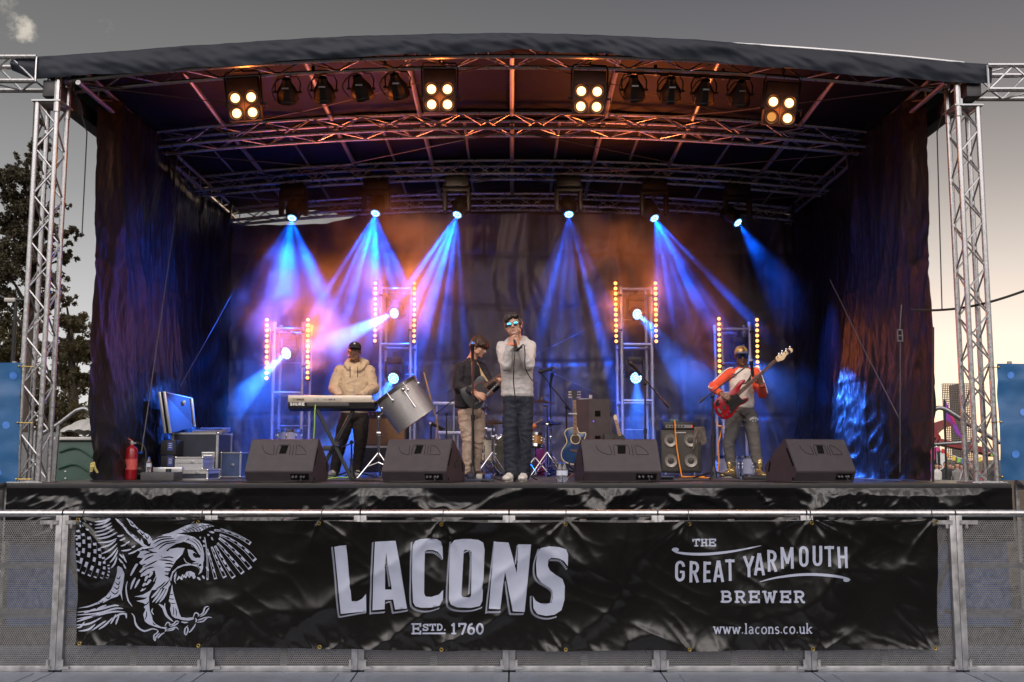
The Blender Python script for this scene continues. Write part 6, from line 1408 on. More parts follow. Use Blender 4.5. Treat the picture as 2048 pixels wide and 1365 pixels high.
# ---- red bass
Yq = 12.42
Zb = lambda a, b: (1410 + a / 8.03, 690 + b / 8.03); Zc = lambda a, b: (1400 + a / 8.03, 680 + b / 8.03)
r_ = thing('bass_guitar', 'glossy red bass guitar with black pickguard and pale headstock', 'guitar', P(1455, 815, Yq))
BR = M('bass_red', (.25, .002, .010), .2, 0, .15, 4, coat=.4); BPG = M('black_pickguard', (.014, .013, .014), .2, 0, .2, 6)
out = smooth_px([Zb(*p) for p in ((146, 970), (156, 910), (185, 865), (250, 820), (330, 790), (400, 752), (455, 705), (505, 640), (555, 585), (605, 556), (642, 560), (648, 590), (602, 640), (572, 690), (560, 735), (552, 800), (566, 845), (600, 862), (648, 848), (684, 838), (702, 862), (692, 902), (645, 940), (580, 968), (530, 1010), (490, 1080), (430, 1155), (370, 1190), (310, 1196), (250, 1166), (195, 1115), (158, 1045))])
rim_prism('body', [P(a, b, Yq) for a, b in out], .042, BR, r_, .010)
pg = smooth_px([Zb(*p) for p in ((330, 905), (400, 815), (455, 805), (520, 790), (560, 850), (605, 880), (650, 862), (678, 862), (668, 895), (610, 935), (550, 960), (500, 1010), (460, 1070), (410, 1105), (385, 1090), (400, 1040), (385, 985), (345, 950))])
rim_prism('pickguard', [P(a, b, Yq - .0045) for a, b in pg], .004, BPG, r_, 0)
pg = smooth_px([Zb(*p) for p in ((170, 960), (185, 905), (230, 880), (215, 925), (245, 950), (210, 980), (180, 980))])
rim_prism('pickguard', [P(a, b, Yq - .0045) for a, b in pg], .004, BPG, r_, 0)
neck(r_, Zb(525, 800), Zc(1218, 335), 7.4, 5.4, Yq - .009, GW, 20)
hs = smooth_px([Zc(*p) for p in ((1218, 285), (1262, 245), (1330, 215), (1395, 160), (1440, 128), (1482, 142), (1492, 182), (1468, 212), (1425, 222), (1385, 262), (1345, 322), (1290, 340), (1245, 352))], 4)
rim_prism('headstock', [P(a, b, Yq - .004) for a, b in hs], .016, MAPL2, r_, .003)
for a, b, c, d in ((1250, 278, 1270, 228), (1305, 245, 1320, 185), (1370, 207, 1385, 155), (1432, 165, 1445, 120)):
    p, q = P(*Zc(a, b), Yq - .012), P(*Zc(c, d), Yq + .004); m = MB(); m.tube(p + Vector((0, .02, 0)), p, .008, n=10); m.tube(p + Vector((0, .018, 0)), q, .005); m.ell(q, (.012, .006, .016)); m.build('tuning_peg', CHROME, r_)
m = MB(); a = P(*Zc(1425, 180), Yq - .014); m.box(a, (.05, .02, .03), rotm('Y', 50), .006); m.build('clip_tuner', BLK, r_)
pxbox('bridge', [Zb(*p) for p in ((185, 1040), (212, 1008), (272, 1080), (244, 1115))], Yq - .016, .016, CHROME, r_)
pxbox('pickup', [Zb(*p) for p in ((282, 985), (305, 965), (340, 1030), (318, 1048))], Yq - .014, .014, BLK, r_)
for a, b in ((282, 1145), (345, 1125), (398, 1078)): p = P(*Zb(a, b), Yq); m = MB(); m.tube(p + Vector((0, 0, 0)), p - Vector((0, .02, 0)), .011, n=12); m.build('knob', CHROME, r_)
m = MB()
for k in range(4): m.path([P(*Zb(205 + k * 14, 1050 + k * 16 - 12), Yq - .020), P(*Zc(1212 + k * 6, 300 + k * 12), Yq - .013)], .0011, 4)
m.build('strings', CHROME, r_)
# ---- blue acoustic guitar on its stand
Yc = 11.3
Za = lambda a, b: (940 + a / 5.934, 750 + b / 5.934)
r_ = thing('acoustic_guitar', 'blue acoustic guitar with cream edging upright on its stand', 'guitar', P(1152, 935, Yc))
ABL = M('acoustic_blue', (.016, .045, .13), .16, 0, .3, 3, coat=.8); CRB = M('cream_binding', (.62, .50, .30), .4); DRK = M('sound_hole_dark', (.05, .028, .015), .6)
out = smooth_px([Za(*p) for p in ((1215, 628), (1165, 640), (1132, 668), (1124, 705), (1140, 748), (1148, 795), (1128, 842), (1098, 888), (1084, 940), (1092, 992), (1128, 1034), (1190, 1058), (1250, 1064), (1310, 1058), (1372, 1034), (1408, 992), (1416, 940), (1402, 888), (1372, 842), (1356, 795), (1360, 755), (1374, 715), (1366, 686), (1332, 690), (1298, 688), (1280, 664), (1274, 632), (1250, 626))], 4)
rim_prism('body', [P(a, b, Yc) for a, b in out], .085, ABL, r_, .004)
m = MB(); m.path([P(a, b, Yc - .001) for a, b in out], .0055, 6, True); m.build('binding', CRB, r_)
c = P(*Za(1252, 765), Yc); m = MB(); m.lathe([(48 / 5.934 * S(Yc), .001), (.001, .0015)], c, (0, -1, 0), 28); m.build('sound_hole', DRK, r_)
m = MB(); m.path([c + Vector((56 / 5.934 * S(Yc) * math.cos(t), -.002, 56 / 5.934 * S(Yc) * math.sin(t))) for t in [i * math.pi / 14 for i in range(28)]], .006, 6, True); m.build('rosette', CRB, r_)
neck(r_, Za(1250, 725), Za(1240, 300), 44 / 5.934, 36 / 5.934, Yc - .008, M('acoustic_fretboard', (.36, .20, .10), .45, 0, .2, 20), 16)
hs = [Za(*p) for p in ((1220, 298), (1205, 240), (1206, 190), (1222, 176), (1255, 176), (1272, 190), (1272, 240), (1262, 298))]
pxbox('headstock', hs, Yc - .006, .016, BLK, r_)
for sx in (-1, 1):
    for q in (205, 235, 268): p = P(*Za(1240 + sx * 28, q), Yc); m = MB(); m.tube(p, p + Vector((sx * .028, .004, 0)), .004); m.ell(p + Vector((sx * .034, .004, 0)), (.010, .006, .008)); m.build('tuning_peg', M('brass_peg', (.6, .45, .2), .3, .9), r_)
pxbox('bridge', [Za(*p) for p in ((1186, 882), (1240, 890), (1290, 886), (1330, 872), (1330, 905), (1262, 915), (1200, 906))], Yc - .008, .008, GW, r_)
pxbox('capo', [Za(*p) for p in ((1170, 455), (1270, 456), (1270, 470), (1170, 466))], Yc - .024, .02, EDGE, r_)
m = MB()
for k in range(6): m.path([P(*Za(1232 + k * 8, 890), Yc - .011), P(*Za(1226 + k * 6, 300), Yc - .012)], .0006, 4)
m.build('strings', CHROME, r_)
r_ = thing('guitar_stand', 'brown guitar stand under the blue acoustic guitar', 'stand', P(1152, 962, Yc))
STM = M('stand_brown', (.20, .09, .06), .5, .2)
b_ = P(1152, 945, Yc + .14); m = MB(); m.tube(P(1150, 800, Yc + .12), b_, .012); m.build('post', BLKM, r_)
for sx in (-1, 1):
    f = P(1152 + sx * 20, 962, Yc - .05); f.z = DZ + .01; m = MB(); m.tube(b_, f, .010); m.build('leg', STM, r_)
    m = MB(); e = P(1152 + sx * 14, 931, Yc); m.path([b_, Vector((e.x, Yc + .12, e.z)), Vector((e.x, Yc - .04, e.z - .01)), Vector((e.x, Yc - .05, e.z + .03))], .008, 6); m.build('cradle', BLKM, r_)
f = P(1152, 955, Yc + .4); f.z = DZ + .01; m = MB(); m.tube(b_, f, .010); m.build('leg', STM, r_)
m = MB(); Y = 12.5; a = P(1231, 868, Y); b = P(1238, 860, Y)
r_ = thing('spare_guitar', 'upright spare guitar neck with a light fretboard leaning by the taller right tower', 'guitar', P(1238, 950, Y))
neck(r_, (1240, 872), (1231, 838), 6, 5, Y, M('spare_fretboard', (.42, .26, .14), .45), 10)
pxbox('headstock', [(1228, 840), (1227, 832), (1231, 829), (1235, 833), (1234, 840)], Y - .002, .016, MAPL2, r_)
pxbox('body', smooth_px([(1232, 870), (1246, 870), (1252, 885), (1250, 905), (1258, 925), (1248, 945), (1230, 945), (1222, 925), (1230, 905), (1226, 885)]), Y + .006, .045, GB, r_)
# ================================================================== PEOPLE
def blob(name, m, vox, it, mats, parent, paint=(), wr=None, fac=.5):
    """one continuous surface from overlapping closed shapes; paint = rules (fn(co) -> bool, material index); wr = folds (amp, scale, stretch)"""
    me = bpy.data.meshes.new('tmp'); me.from_pydata(m.v, [], m.f); me.update()
    o = bpy.data.objects.new('tmp', me); col.objects.link(o)
    a = o.modifiers.new('r', 'REMESH'); a.mode = 'VOXEL'; a.voxel_size = vox
    b = o.modifiers.new('s', 'SMOOTH'); b.iterations = it; b.factor = fac
    sub = bpy.data.scenes.new('tmp'); col.objects.unlink(o); sub.collection.objects.link(o)
    sub.view_layers[0].update(); dg = sub.view_layers[0].depsgraph
    out_ = bpy.data.meshes.new_from_object(o.evaluated_get(dg)); out_.name = name
    bpy.data.objects.remove(o); bpy.data.scenes.remove(sub); bpy.data.meshes.remove(me)
    n = len(out_.vertices); co = np.empty(n * 3); out_.vertices.foreach_get('co', co); co = co.reshape(-1, 3)
    if wr:
        amp, sc, stt = wr; no = np.empty(n * 3); out_.vertices.foreach_get('normal', no); no = no.reshape(-1, 3)
        rg = lambda x, y, z: max(0, ridge(x, y, z)) ** 1.6
        d = np.array([1.9 * rg(c[0] * sc * stt[0] + .5 * nz(c[2] * sc * .6, c[0] * 4), c[1] * sc * stt[1] + 7, c[2] * sc * stt[2] + .7 * nz(c[0] * sc * .7, c[2] * 5, 3)) + .9 * rg(c[0] * sc * 2.1 * stt[0] + c[2] * 6, c[1] * sc * 2, c[2] * sc * 1.9 * stt[2]) - .6 for c in co])
        co = co + no * (amp * d)[:, None]
    org = ORG.get(parent.name, Vector()); co -= np.array(org)
    out_.vertices.foreach_set('co', co.ravel())
    if not isinstance(mats, (list, tuple)): mats = [mats]
    out_.materials.clear()
    for q in mats: out_.materials.append(q)
    if paint:
        k = len(out_.polygons); cc = np.empty(k * 3); out_.polygons.foreach_get('center', cc); cc = cc.reshape(-1, 3) + np.array(org); idx = np.zeros(k, np.int32)
        for fn, i in paint: idx[fn(cc)] = i
        out_.polygons.foreach_set('material_index', idx)
    out_.polygons.foreach_set('use_smooth', [True] * len(out_.polygons)); out_.update()
    o = bpy.data.objects.new(name, out_); col.objects.link(o); o.parent = parent; ORG[o.name] = org
    return o
def near_line(a, b, r):
    a, b = np.array(a), np.array(b); d = b - a; L2 = (d * d).sum()
    def f(c):
        t = np.clip(((c - a) @ d) / L2, 0, 1); return np.linalg.norm(c - a - t[:, None] * d, axis=1) < r
    return f
def ball(c, r):
    c = np.array(c); return lambda q: np.linalg.norm((q - c) / np.array(r), axis=1) < 1
HS = .97
def head_T(c, yaw, pitch, roll): return Matrix.Translation(c) @ (Matrix.Rotation(R(yaw), 4, 'Z') @ Matrix.Rotation(R(pitch), 4, 'X') @ Matrix.Rotation(R(roll), 4, 'Y')) @ Matrix.Scale(HS, 4)
def head(m, T):
    m.T = T
    for c, r in (((0, -.014, .036), (.076, .096, .088)), ((0, .026, -.03), (.064, .066, .082)), ((0, .044, -.084), (.044, .046, .036)), ((.036, .046, -.028), (.030, .032, .028)), ((-.036, .046, -.028), (.030, .032, .028)),
                 ((0, .074, .020), (.048, .020, .013)), ((0, .086, -.062), (.022, .015, .0075)), ((0, .084, -.075), (.019, .014, .0075)), ((0, .076, -.102), (.021, .019, .017)), ((.079, -.008, -.012), (.010, .020, .032)), ((-.079, -.008, -.012), (.010, .020, .032)),
                 ((.052, .02, -.062), (.018, .05, .03)), ((-.052, .02, -.062), (.018, .05, .03))): m.ell(c, r, n=18, m=12)
    m.chain([(0, .088, .010), (0, .108, -.030)], [.008, .0135]); m.ell((.010, .096, -.036), .009); m.ell((-.010, .096, -.036), .009)
    m.T = None
def hand(m, w, d, n, side, curl=(30, 40, 30), L=1.0, spread=5, thumb=35):
    """palm and five bent fingers: w wrist, d along the fingers, n the way the palm faces, side +1/-1 = which side the thumb is on"""
    w, d, n = Vector(w), Vector(d).normalized(), Vector(n); n = (n - d * n.dot(d)).normalized(); x = d.cross(n) * side
    lens = [(.040, .025, .020), (.045, .028, .021), (.041, .026, .020), (.032, .020, .018)]
    for i in range(4):
        o = (1.5 - i) * .0195; kn = w + d * (.088 - .004 * abs(i - 1)) * L + x * o * L
        m.chain([w + x * o * .55, lerp(w, kn, .55) + n * .002, kn], [.0145, .0135, .0115], 8)
        a = 0; p = kn; pts, rs = [kn], [.0105]; ang = R(spread * (1.5 - i)); dd0 = (d * math.cos(ang) + x * math.sin(ang)).normalized()
        for j in range(3):
            a += curl[j] * (1 + .06 * i); q = dd0 * math.cos(R(a)) + n * math.sin(R(a)); p = p + q * lens[i][j] * L; pts.append(p); rs.append(.0098 - .0012 * j)
        m.chain(pts, rs, 8)
    t0 = w + d * .022 + x * .020; td = (d * math.cos(R(thumb)) + x * math.sin(R(thumb)) + n * .25).normalized(); t1 = t0 + td * .045; t2 = t1 + (td + d * .35 + n * .3).normalized() * .032; t3 = t2 + (td * .5 + d * .6 + n * .5).normalized() * .026
    m.chain([t0, t1, t2, t3], [.0145, .0125, .0105, .0085], 8)
def torso_secs(cs): return [(c, rx, ry, X, Z) for c, rx, ry, X, Z in cs]
def shoe(parent, ank, toe, mt, solem, L=.285, high=False, k=1.0):
    d = Vector((toe[0], toe[1], 0)).normalized(); x = Vector((-d.y, d.x, 0)); b = Vector((ank.x, ank.y, DZ)); m = MB(); Mx = Matrix((x, d, Vector((0, 0, 1)))).transposed()
    q = lambda u, v, z: b + x * u + d * v + Vector((0, 0, z))
    for v, z, r in ((-.045, .048, (.036, .042, .042)), (0, .055, (.038, .055, .055)), (.06, .048, (.042, .06, .042)), (.12, .040, (.047, .06, .032)), (.165, .036, (.042, .045, .026))): m.ell(q(0, v, z), [e * k for e in r], Mx, 14, 9)
    m.chain([q(0, -.01, .07), q(0, -.012, .20 if high else .10)], [.043, .052 if high else .042], 12)
    if high: m.ell(q(0, .045, .17), (.035, .025, .07), Mx)
    s_ = blob('shoe', m, .006, 4, mt, parent, wr=(.0022, 30, (1, 1, 1)))
    m = MB(); pts = [q(.040 * math.sin(t) * (1.0 if math.cos(t) > -.2 else .86) * k, .058 + .132 * math.cos(t), .004) for t in [i * math.pi / 12 for i in range(24)]]
    m.prism(pts, (0, 0, .024)); m.build('sole', solem, s_, fix=True)
    m = MB()
    for i in range(5): m.tube(q(-.022, .045 + i * .017, .088 - i * .007), q(.022, .045 + i * .017, .088 - i * .007), .0035, n=5)
    m.build('lace', solem, s_)
def sk(name, c): return M(name, c, .48, 0, .10, 30, .12, 300, spec=.4)
SKIN1, SKIN2, SKIN3, SKIN4 = sk('skin_fair', (.50, .29, .215)), sk('skin_tanned', (.50, .275, .19)), sk('skin_deep', (.21, .112, .076)), sk('skin_dark', (.17, .092, .064))
LIP = M('lips', (.36, .15, .12), .4); LIPD = M('lips_dark', (.12, .055, .045), .4); HAIRB = M('hair_dark', (.018, .013, .012), .38, 0, .5, 60, .7, 160, stretch=(1, 1, .3)); HAIRR = M('hair_brown', (.050, .022, .014), .38, 0, .5, 60, .7, 160, stretch=(1, 1, .3))
EYW = M('eye_white', (.55, .52, .50), .25); EYD = M('eye_dark', (.02, .015, .012), .15)
Z_ = Vector((0, 0, 1))
def body_common(r_, T, skin, lip, J, lr, hands, neckr=.056):
    """the whole skin body as one mesh: head, neck, trunk, arms with hands, legs"""
    m = MB(); head(m, T)
    nk = T @ Vector((0, -.028, -.07)); m.chain([nk, lerp(nk, J['nb'], .6), J['nb']], [neckr, neckr, neckr + .012], 16)
    m.chain([J['nb'] - Z_ * .02, J['ch'], J['wa'], J['pe']], [.07, .095, .085, .085], 14)
    for s_ in 'LR':
        m.chain([J['nb'] - Z_ * .05, J['s' + s_], J['e' + s_], J['w' + s_]], [.06, .042, .034, .026], 12)
        m.chain([J['pe'], J['h' + s_], J['k' + s_], J['a' + s_]], [.07, .06, .045, .035], 12)
        w_, d, n, sd, kw = hands[s_]; hand(m, w_, d, n, sd, **kw)
    ps = []
    for c, r, i in (((0, .096, -.069), (.022, .022, .011), 1), ((.032, .088, .026), (.020, .02, .005), 2), ((-.032, .088, .026), (.020, .02, .005), 2)):
        Ti = np.array((T).inverted()); rr = np.array(r); cc = np.array(c)
        ps.append((lambda q, Ti=Ti, rr=rr, cc=cc: np.linalg.norm(((q @ Ti[:3, :3].T + Ti[:3, 3]) - cc) / rr, axis=1) < 1, i))
    return blob('body', m, .0055, 3, [skin, lip, HAIRB], r_, ps)
def eyes(r_, T, open_=.8):
    for s_ in (-1, 1):
        m = MB(); m.T = T; m.ell((s_ * .031, .078, .003), (.0135, .012, .0075 * open_), n=12); e = m.build('eye', EYW, r_)
        m = MB(); m.T = T; m.ell((s_ * .031, .0875, .003), (.006, .004, .006 * open_), n=10); m.build('iris', EYD, e)
def glasses(r_, T, lens, frame, round_=True):
    g_ = None
    m = MB(); m.T = T
    for s_ in (-1, 1):
        m.path([(s_ * .036 + .027 * math.cos(t), .101 - .006 * abs(math.cos(t)) , .002 + .023 * math.sin(t)) for t in [i * math.pi / 10 for i in range(20)]], .0028, 6, True); m.path([(s_ * .062, .097, .008), (s_ * .078, .05, .008), (s_ * .082, -.01, .004)], .0028, 5)
    m.path([(-.010, .102, .010), (0, .106, .012), (.010, .102, .010)], .003, 5); g_ = m.build('sunglasses', frame, r_)
    for s_ in (-1, 1): m = MB(); m.T = T; m.ell((s_ * .036, .099, .002), (.026, .005, .022), n=18, m=10); m.build('lens', lens, g_)
def band(r_, p, d, r, w_, mt, name='wristband'):
    d = Vector(d).normalized(); m = MB(); m.lathe([(r, -w_ / 2), (r + .003, -w_ / 2 + .003), (r + .003, w_ / 2 - .003), (r, w_ / 2)], p, d, 18, False); m.build(name, mt, r_)
def cast(objs, off=.004):
    """photo px -> first point of these garments seen from the photo's viewpoint, lifted off the cloth"""
    dat = [(o, ORG[o.name]) for o in objs]
    def f(a, b):
        d = (P(a, b, 10) - Vector((0, 0, CZ))).normalized()
        for o, org in dat:
            ok, loc, no, _ = o.ray_cast(Vector((0, 0, CZ)) - org, d)
            if ok: return loc + org - d * off
        return P(a, b, dat[0][1].y)
    return f
def foot(px, Y, h=.085): p = P(px, 950, Y); return Vector((p.x, Y, DZ + h))
ORB = M('orange_band', (.80, .16, .03), .45)
# ------------------------------------------------ the singer
Y0 = 10.62; J_ = lambda a, b, dy=0.0: P(a, b, Y0 + dy)
r_ = thing('person', 'tall singer in a pale grey hoodie and mirrored sunglasses, both hands at the microphone', 'person', foot(1034, Y0, 0))
HOOD = M('hoodie_grey', (.50, .465, .455), .85, 0, .06, 10, .25, 260); DEN = M('dark_denim', (.013, .016, .028), .8, 0, .3, 14, .35, 320, dirt=(.028, .033, .05, .6), ds=5)
T = head_T(J_(1027.5, 652.5, -.05), 171, 6, 9)
J = dict(nb=J_(1034, 688, .02), ch=J_(1033, 715), wa=J_(1034, 765), pe=J_(1036, 795), sL=J_(1005, 696), sR=J_(1060, 695), eL=J_(1011.5, 731, -.2), eR=J_(1057, 731, -.2), wL=J_(1022.5, 691, -.27), wR=J_(1037.5, 696, -.27), hL=J_(1023, 806), hR=J_(1050, 804), kL=J_(1020, 870, -.03), kR=J_(1051, 868, -.02), aL=foot(1023, Y0 - .02), aR=foot(1047, Y0 + .03))
mt_ = J_(1029, 671, -.195)
hd = {'L': (J['wL'], J_(1024.5, 668, -.24) - J['wL'], (1, .5, .1), 1, dict(curl=(38, 55, 45), spread=2, thumb=40)), 'R': (J['wR'], J_(1032.5, 668, -.24) - J['wR'], (-1, .5, 0), -1, dict(curl=(34, 48, 40), spread=3, thumb=30))}
body_common(r_, T, SKIN1, LIP, J, None, hd)
glasses(r_, T, M('mirror_lens_blue', (.10, .48, .70), .12, 1.0, .1, 3), BLK)
m = MB(); m.T = T
for c, r in (((0, -.030, .052), (.082, .094, .080)), ((0, .035, .098), (.066, .050, .034)), ((.03, .066, .082), (.046, .030, .026)), ((-.03, .062, .088), (.045, .03, .024)), ((.06, .045, .065), (.028, .045, .04)), ((.074, .0, .035), (.014, .03, .045)), ((-.074, .0, .035), (.014, .03, .045)), ((0, -.088, -.01), (.06, .03, .06)), ((.02, .02, .122), (.05, .05, .018))): m.ell(c, r, n=16, m=10)
m.T = None; blob('hair', m, .006, 2, HAIRB, r_, wr=(.006, 34, (1, 1, .6)))
m = MB(); X = Vector((1, 0, 0)); s = S(Y0)
m.loft([(J_(1034, 683, .02), .062, .055, X, Z_), (J_(1033.5, 690, .01), .125, .085, X, Z_), (J_(1033, 700), .168, .108, X, Z_), (J_(1033, 720), .170, .118, X, Z_), (J_(1034, 750), .160, .112, X, Z_), (J_(1034.5, 775), .165, .112, X, Z_), (J_(1035, 791), .166, .112, X, Z_), (J_(1035, 794), .155, .104, X, Z_)])
for q in 'LR': m.chain([J['s' + q] - Z_ * .0, lerp(J['s' + q], J['e' + q], .5), J['e' + q], lerp(J['e' + q], J['w' + q], .55), lerp(J['e' + q], J['w' + q], .93)], [.068, .064, .058, .048, .040], 14)
m.chain([J_(1012, 690, -.06), J_(1015, 686, .02), J_(1022, 681, .08), J_(1034, 679, .11), J_(1046, 680, .08), J_(1053, 685, .02), J_(1050, 691, -.06)], [.026, .034, .040, .046, .044, .042, .028], 10)
m.ell(J_(1049, 683, .02), (.055, .05, .04)); m.ell(J_(1034, 692, .09), (.11, .05, .08))
top = blob('hoodie', m, .008, 3, HOOD, r_, wr=(.0045, 9, (1, 1, 1.5)))
m = MB(); f = cast([top], .002); pk = [f(1016, 784), f(1017, 770), f(1022, 757), f(1034, 756), f(1046, 756), f(1051, 769), f(1053, 783)]; m.path(catmull(pk, 5), .0035, 5)
m.path([f(a, 787.5) for a in range(1005, 1066, 4)], .0035, 5); m.build('pocket_seam', HOOD, r_)
m = MB(); m.chain([J_(1035, 797), J_(1036, 815)], [.10, .095], 14); m.ell(J_(1036, 800), (.165, .115, .09))
for q in 'LR': m.chain([J['h' + q], lerp(J['h' + q], J['k' + q], .5), J['k' + q], lerp(J['k' + q], J['a' + q], .6), J['a' + q] + Z_ * -.02], [.088, .082, .072, .070, .070], 14)
blob('jeans', m, .009, 3, DEN, r_, wr=(.0045, 9, (1, 1, 1.7)))
LSH = M('pale_trainer', (.50, .48, .45), .6, 0, .1, 20, .15, 200); SOL = M('white_sole', (.62, .60, .57), .5)
shoe(r_, J['aL'] + Vector((-.01, 0, 0)), (-.25, -1), LSH, SOL, k=1.05); shoe(r_, J['aR'], (-.08, -1), LSH, SOL, k=1.05)
band(r_, J['wL'] + Vector((.0, 0, .0)), J_(1024.5, 668, -.24) - J['wL'], .036, .022, ORB); band(r_, lerp(J['eR'], J['wR'], .97), J['wR'] - J['eR'], .040, .024, BLK, 'watch')
r2 = thing('microphone', 'black handheld microphone at the singer’s mouth'.replace('’s', ' '), 'microphone', mt_)
m = MB(); m.ell(mt_, .026, n=16, m=10); m.build('grille', MICG, r2)
dm = (J_(1031.5, 697, -.33) - mt_).normalized(); m = MB(); m.lathe([(.027, .004), (.027, .022), (.020, .03), (.012, .19)], mt_, dm, 14); m.build('handle', BLKM, r2)
e0 = mt_ + dm * .19; m = MB(); q = [e0, J_(1029, 715, -.36), J_(1027, 760, -.33), J_(1031, 800, -.24), J_(1036, 850, -.16), J_(1046, 900, -.14), J_(1057, 930, -.12), J_(1062, 952, .1), J_(1075, 958, .3)]
q[-1].z = DZ + .01; o = m.path(catmull(q, 8), .0055, 6).build('microphone_cable', RUB, origin=e0); tag(o, 'thin black cable hanging down the front of the singer from the microphone', 'cable')
m = MB(); q = [e0, J_(1037, 697, -.36), J_(1047, 690, -.34), J_(1050, 706, -.33), J_(1050, 733, -.34), J_(1058, 752, -.26), J_(1066, 763, -.1), J_(1073, 765, .0)]
o = m.path(catmull(q, 8), .0055, 6).build('microphone_cable', RUB, origin=e0); tag(o, 'loop of black cable over the singer right forearm and side', 'cable')
# ------------------------------------------------ the guitarist
Y0 = 12.32
r_ = thing('person', 'guitarist in a dark jumper and tan trousers with a thick brown fringe, looking down', 'person', foot(940, Y0, 0))
JUM = M('jumper_dark', (.017, .014, .020), .85, 0, .15, 10, .3, 220); TAN = M('tan_trousers', (.40, .30, .235), .8, 0, .12, 8, .3, 260, dirt=(.26, .20, .17, .62), ds=6)
T = head_T(J_(958.5, 694, -.02), 240, -24, 0)
X = Vector((.80, .60, 0)); FW = Vector((.6, -.8, 0))
J = dict(nb=J_(944, 721, .02), ch=J_(940, 750), wa=J_(936, 790), pe=J_(939, 822), sL=J_(921, 737, -.10), sR=J_(960, 735, .11), eL=J_(915, 773, -.14), eR=J_(983, 777, -.05), wL=J_(948.5, 785.5, -.40), wR=J_(997, 769, -.28), hL=J_(931, 832, -.05), hR=J_(954, 832, .06), kL=J_(937, 882, -.06), kR=J_(956, 880, .03), aL=foot(934, Y0 - .02), aR=foot(951, Y0 + .14))
hd = {'L': (J['wL'], J_(966, 793, -.42) - J['wL'], (.1, .9, -.3), -1, dict(curl=(16, 30, 25), spread=6, thumb=25)), 'R': (J['wR'], J_(999.5, 753, -.36) - J['wR'], (.3, -.9, .3), -1, dict(curl=(45, 60, 50), spread=5, thumb=45))}
body_common(r_, T, SKIN2, LIP, J, None, hd)
eyes(r_, T, .35)
m = MB(); m.T = T
for c, r in (((0, -.022, .050), (.090, .102, .086)), ((0, .066, .062), (.074, .040, .042)), ((.05, .05, .05), (.036, .045, .04)), ((-.05, .05, .05), (.036, .045, .04)), ((.08, -.01, .025), (.014, .035, .04)), ((-.08, -.01, .025), (.014, .035, .04)), ((0, -.095, -.01), (.066, .028, .06)), ((0, .098, .036), (.055, .014, .026))): m.ell(c, r, n=18, m=12)
m.T = None; blob('hair', m, .006, 2, HAIRR, r_, wr=(.0045, 40, (1.4, 1.4, .35)))
m = MB()
m.loft([(J['nb'] + Z_ * .02, .068, .06, X, Z_), (J_(942, 729), .13, .085, X, Z_), (J_(941, 738), .180, .105, X, Z_), (J_(940, 752), .186, .118, X, Z_), (J_(937, 778), .168, .118, X, Z_), (J_(935, 800), .160, .116, X, Z_), (J_(935, 814), .158, .112, X, Z_), (J_(935, 816.5), .148, .104, X, Z_)])
for q in 'LR': m.chain([J['s' + q], lerp(J['s' + q], J['e' + q], .5), J['e' + q], lerp(J['e' + q], J['w' + q], .5), lerp(J['e' + q], J['w' + q], .93)], [.072, .066, .060, .050, .038], 14)
top = blob('jumper', m, .008, 3, JUM, r_, wr=(.0045, 9, (1, 1, 1.5)))
m = MB(); m.ell(J_(940, 826), (.150, .125, .09)); 
for q in 'LR': m.chain([J['h' + q], lerp(J['h' + q], J['k' + q], .5), J['k' + q], lerp(J['k' + q], J['a' + q], .6), J['a' + q] + Z_ * .01], [.092, .086, .070, .060, .056], 14)
blob('trousers', m, .009, 3, TAN, r_, wr=(.0045, 9, (1, 1, 1.9)))
BOOT = M('brown_boot', (.10, .060, .030), .5, 0, .3, 12, .2, 100); BSO = M('boot_sole', (.03, .022, .018), .6)
shoe(r_, J['aL'], (.75, -.7), BOOT, BSO, high=True); shoe(r_, J['aR'], (.55, -.8), BOOT, BSO, high=True)
band(r_, lerp(J['eL'], J['wL'], 1.0) , J['wL'] - J['eL'], .034, .022, ORB)
STRP = M('strap_tan', (.42, .30, .16), .7)
m = MB(); ribbon(catmull([J_(947, 721, -.02), J_(957, 730, -.06), J_(962, 742, -.14), J_(967, 755, -.24), P(971, 764, 11.99)], 4), .034, (.9, .2, .3)); m.build('guitar_strap', STRP, r_)
# ------------------------------------------------ the keyboard player
Y0 = 13.05
r_ = thing('person', 'keyboard player in a sand coloured zip hoodie, black trousers and a black cap', 'person', foot(706, Y0, 0))
SAND = M('hoodie_sand', (.52, .41, .285), .85, 0, .06, 8, .25, 240); SANP = M('hoodie_sand_print', (.50, .39, .275), .85, 0, .08, 8, .25, 240, dirt=(.26, .20, .15, .54), ds=16)
BTR = M('black_trousers', (.014, .011, .012), .85, 0, .2, 8, .3, 200); CAPK = M('black_cap', (.013, .012, .013), .75, 0, .15, 20, .2, 200)
T = head_T(J_(709, 703.5, -.04), 182, -4, -2)
J = dict(nb=J_(709, 728, .02), ch=J_(709, 755), wa=J_(708, 795), pe=J_(708, 828), sL=J_(681, 744), sR=J_(738, 744), eL=J_(668, 777, -.06), eR=J_(747, 777, -.06), wL=J_(679, 790.5, -.42), wR=J_(722, 791, -.42), hL=J_(694, 838), hR=J_(722, 838), kL=J_(681, 884, -.08), kR=J_(721, 886, -.05), aL=foot(669, Y0), aR=foot(714, Y0 + .06))
hd = {'L': (J['wL'], (.15, -1, -.05), (.05, -.2, -1), 1, dict(curl=(25, 35, 25), spread=7)), 'R': (J['wR'], (-.15, -1, -.05), (-.05, -.2, -1), -1, dict(curl=(25, 35, 25), spread=7))}
body_common(r_, T, SKIN3, LIPD, J, None, hd, .062)
eyes(r_, T)
m = MB(); X = Vector((1, 0, 0))
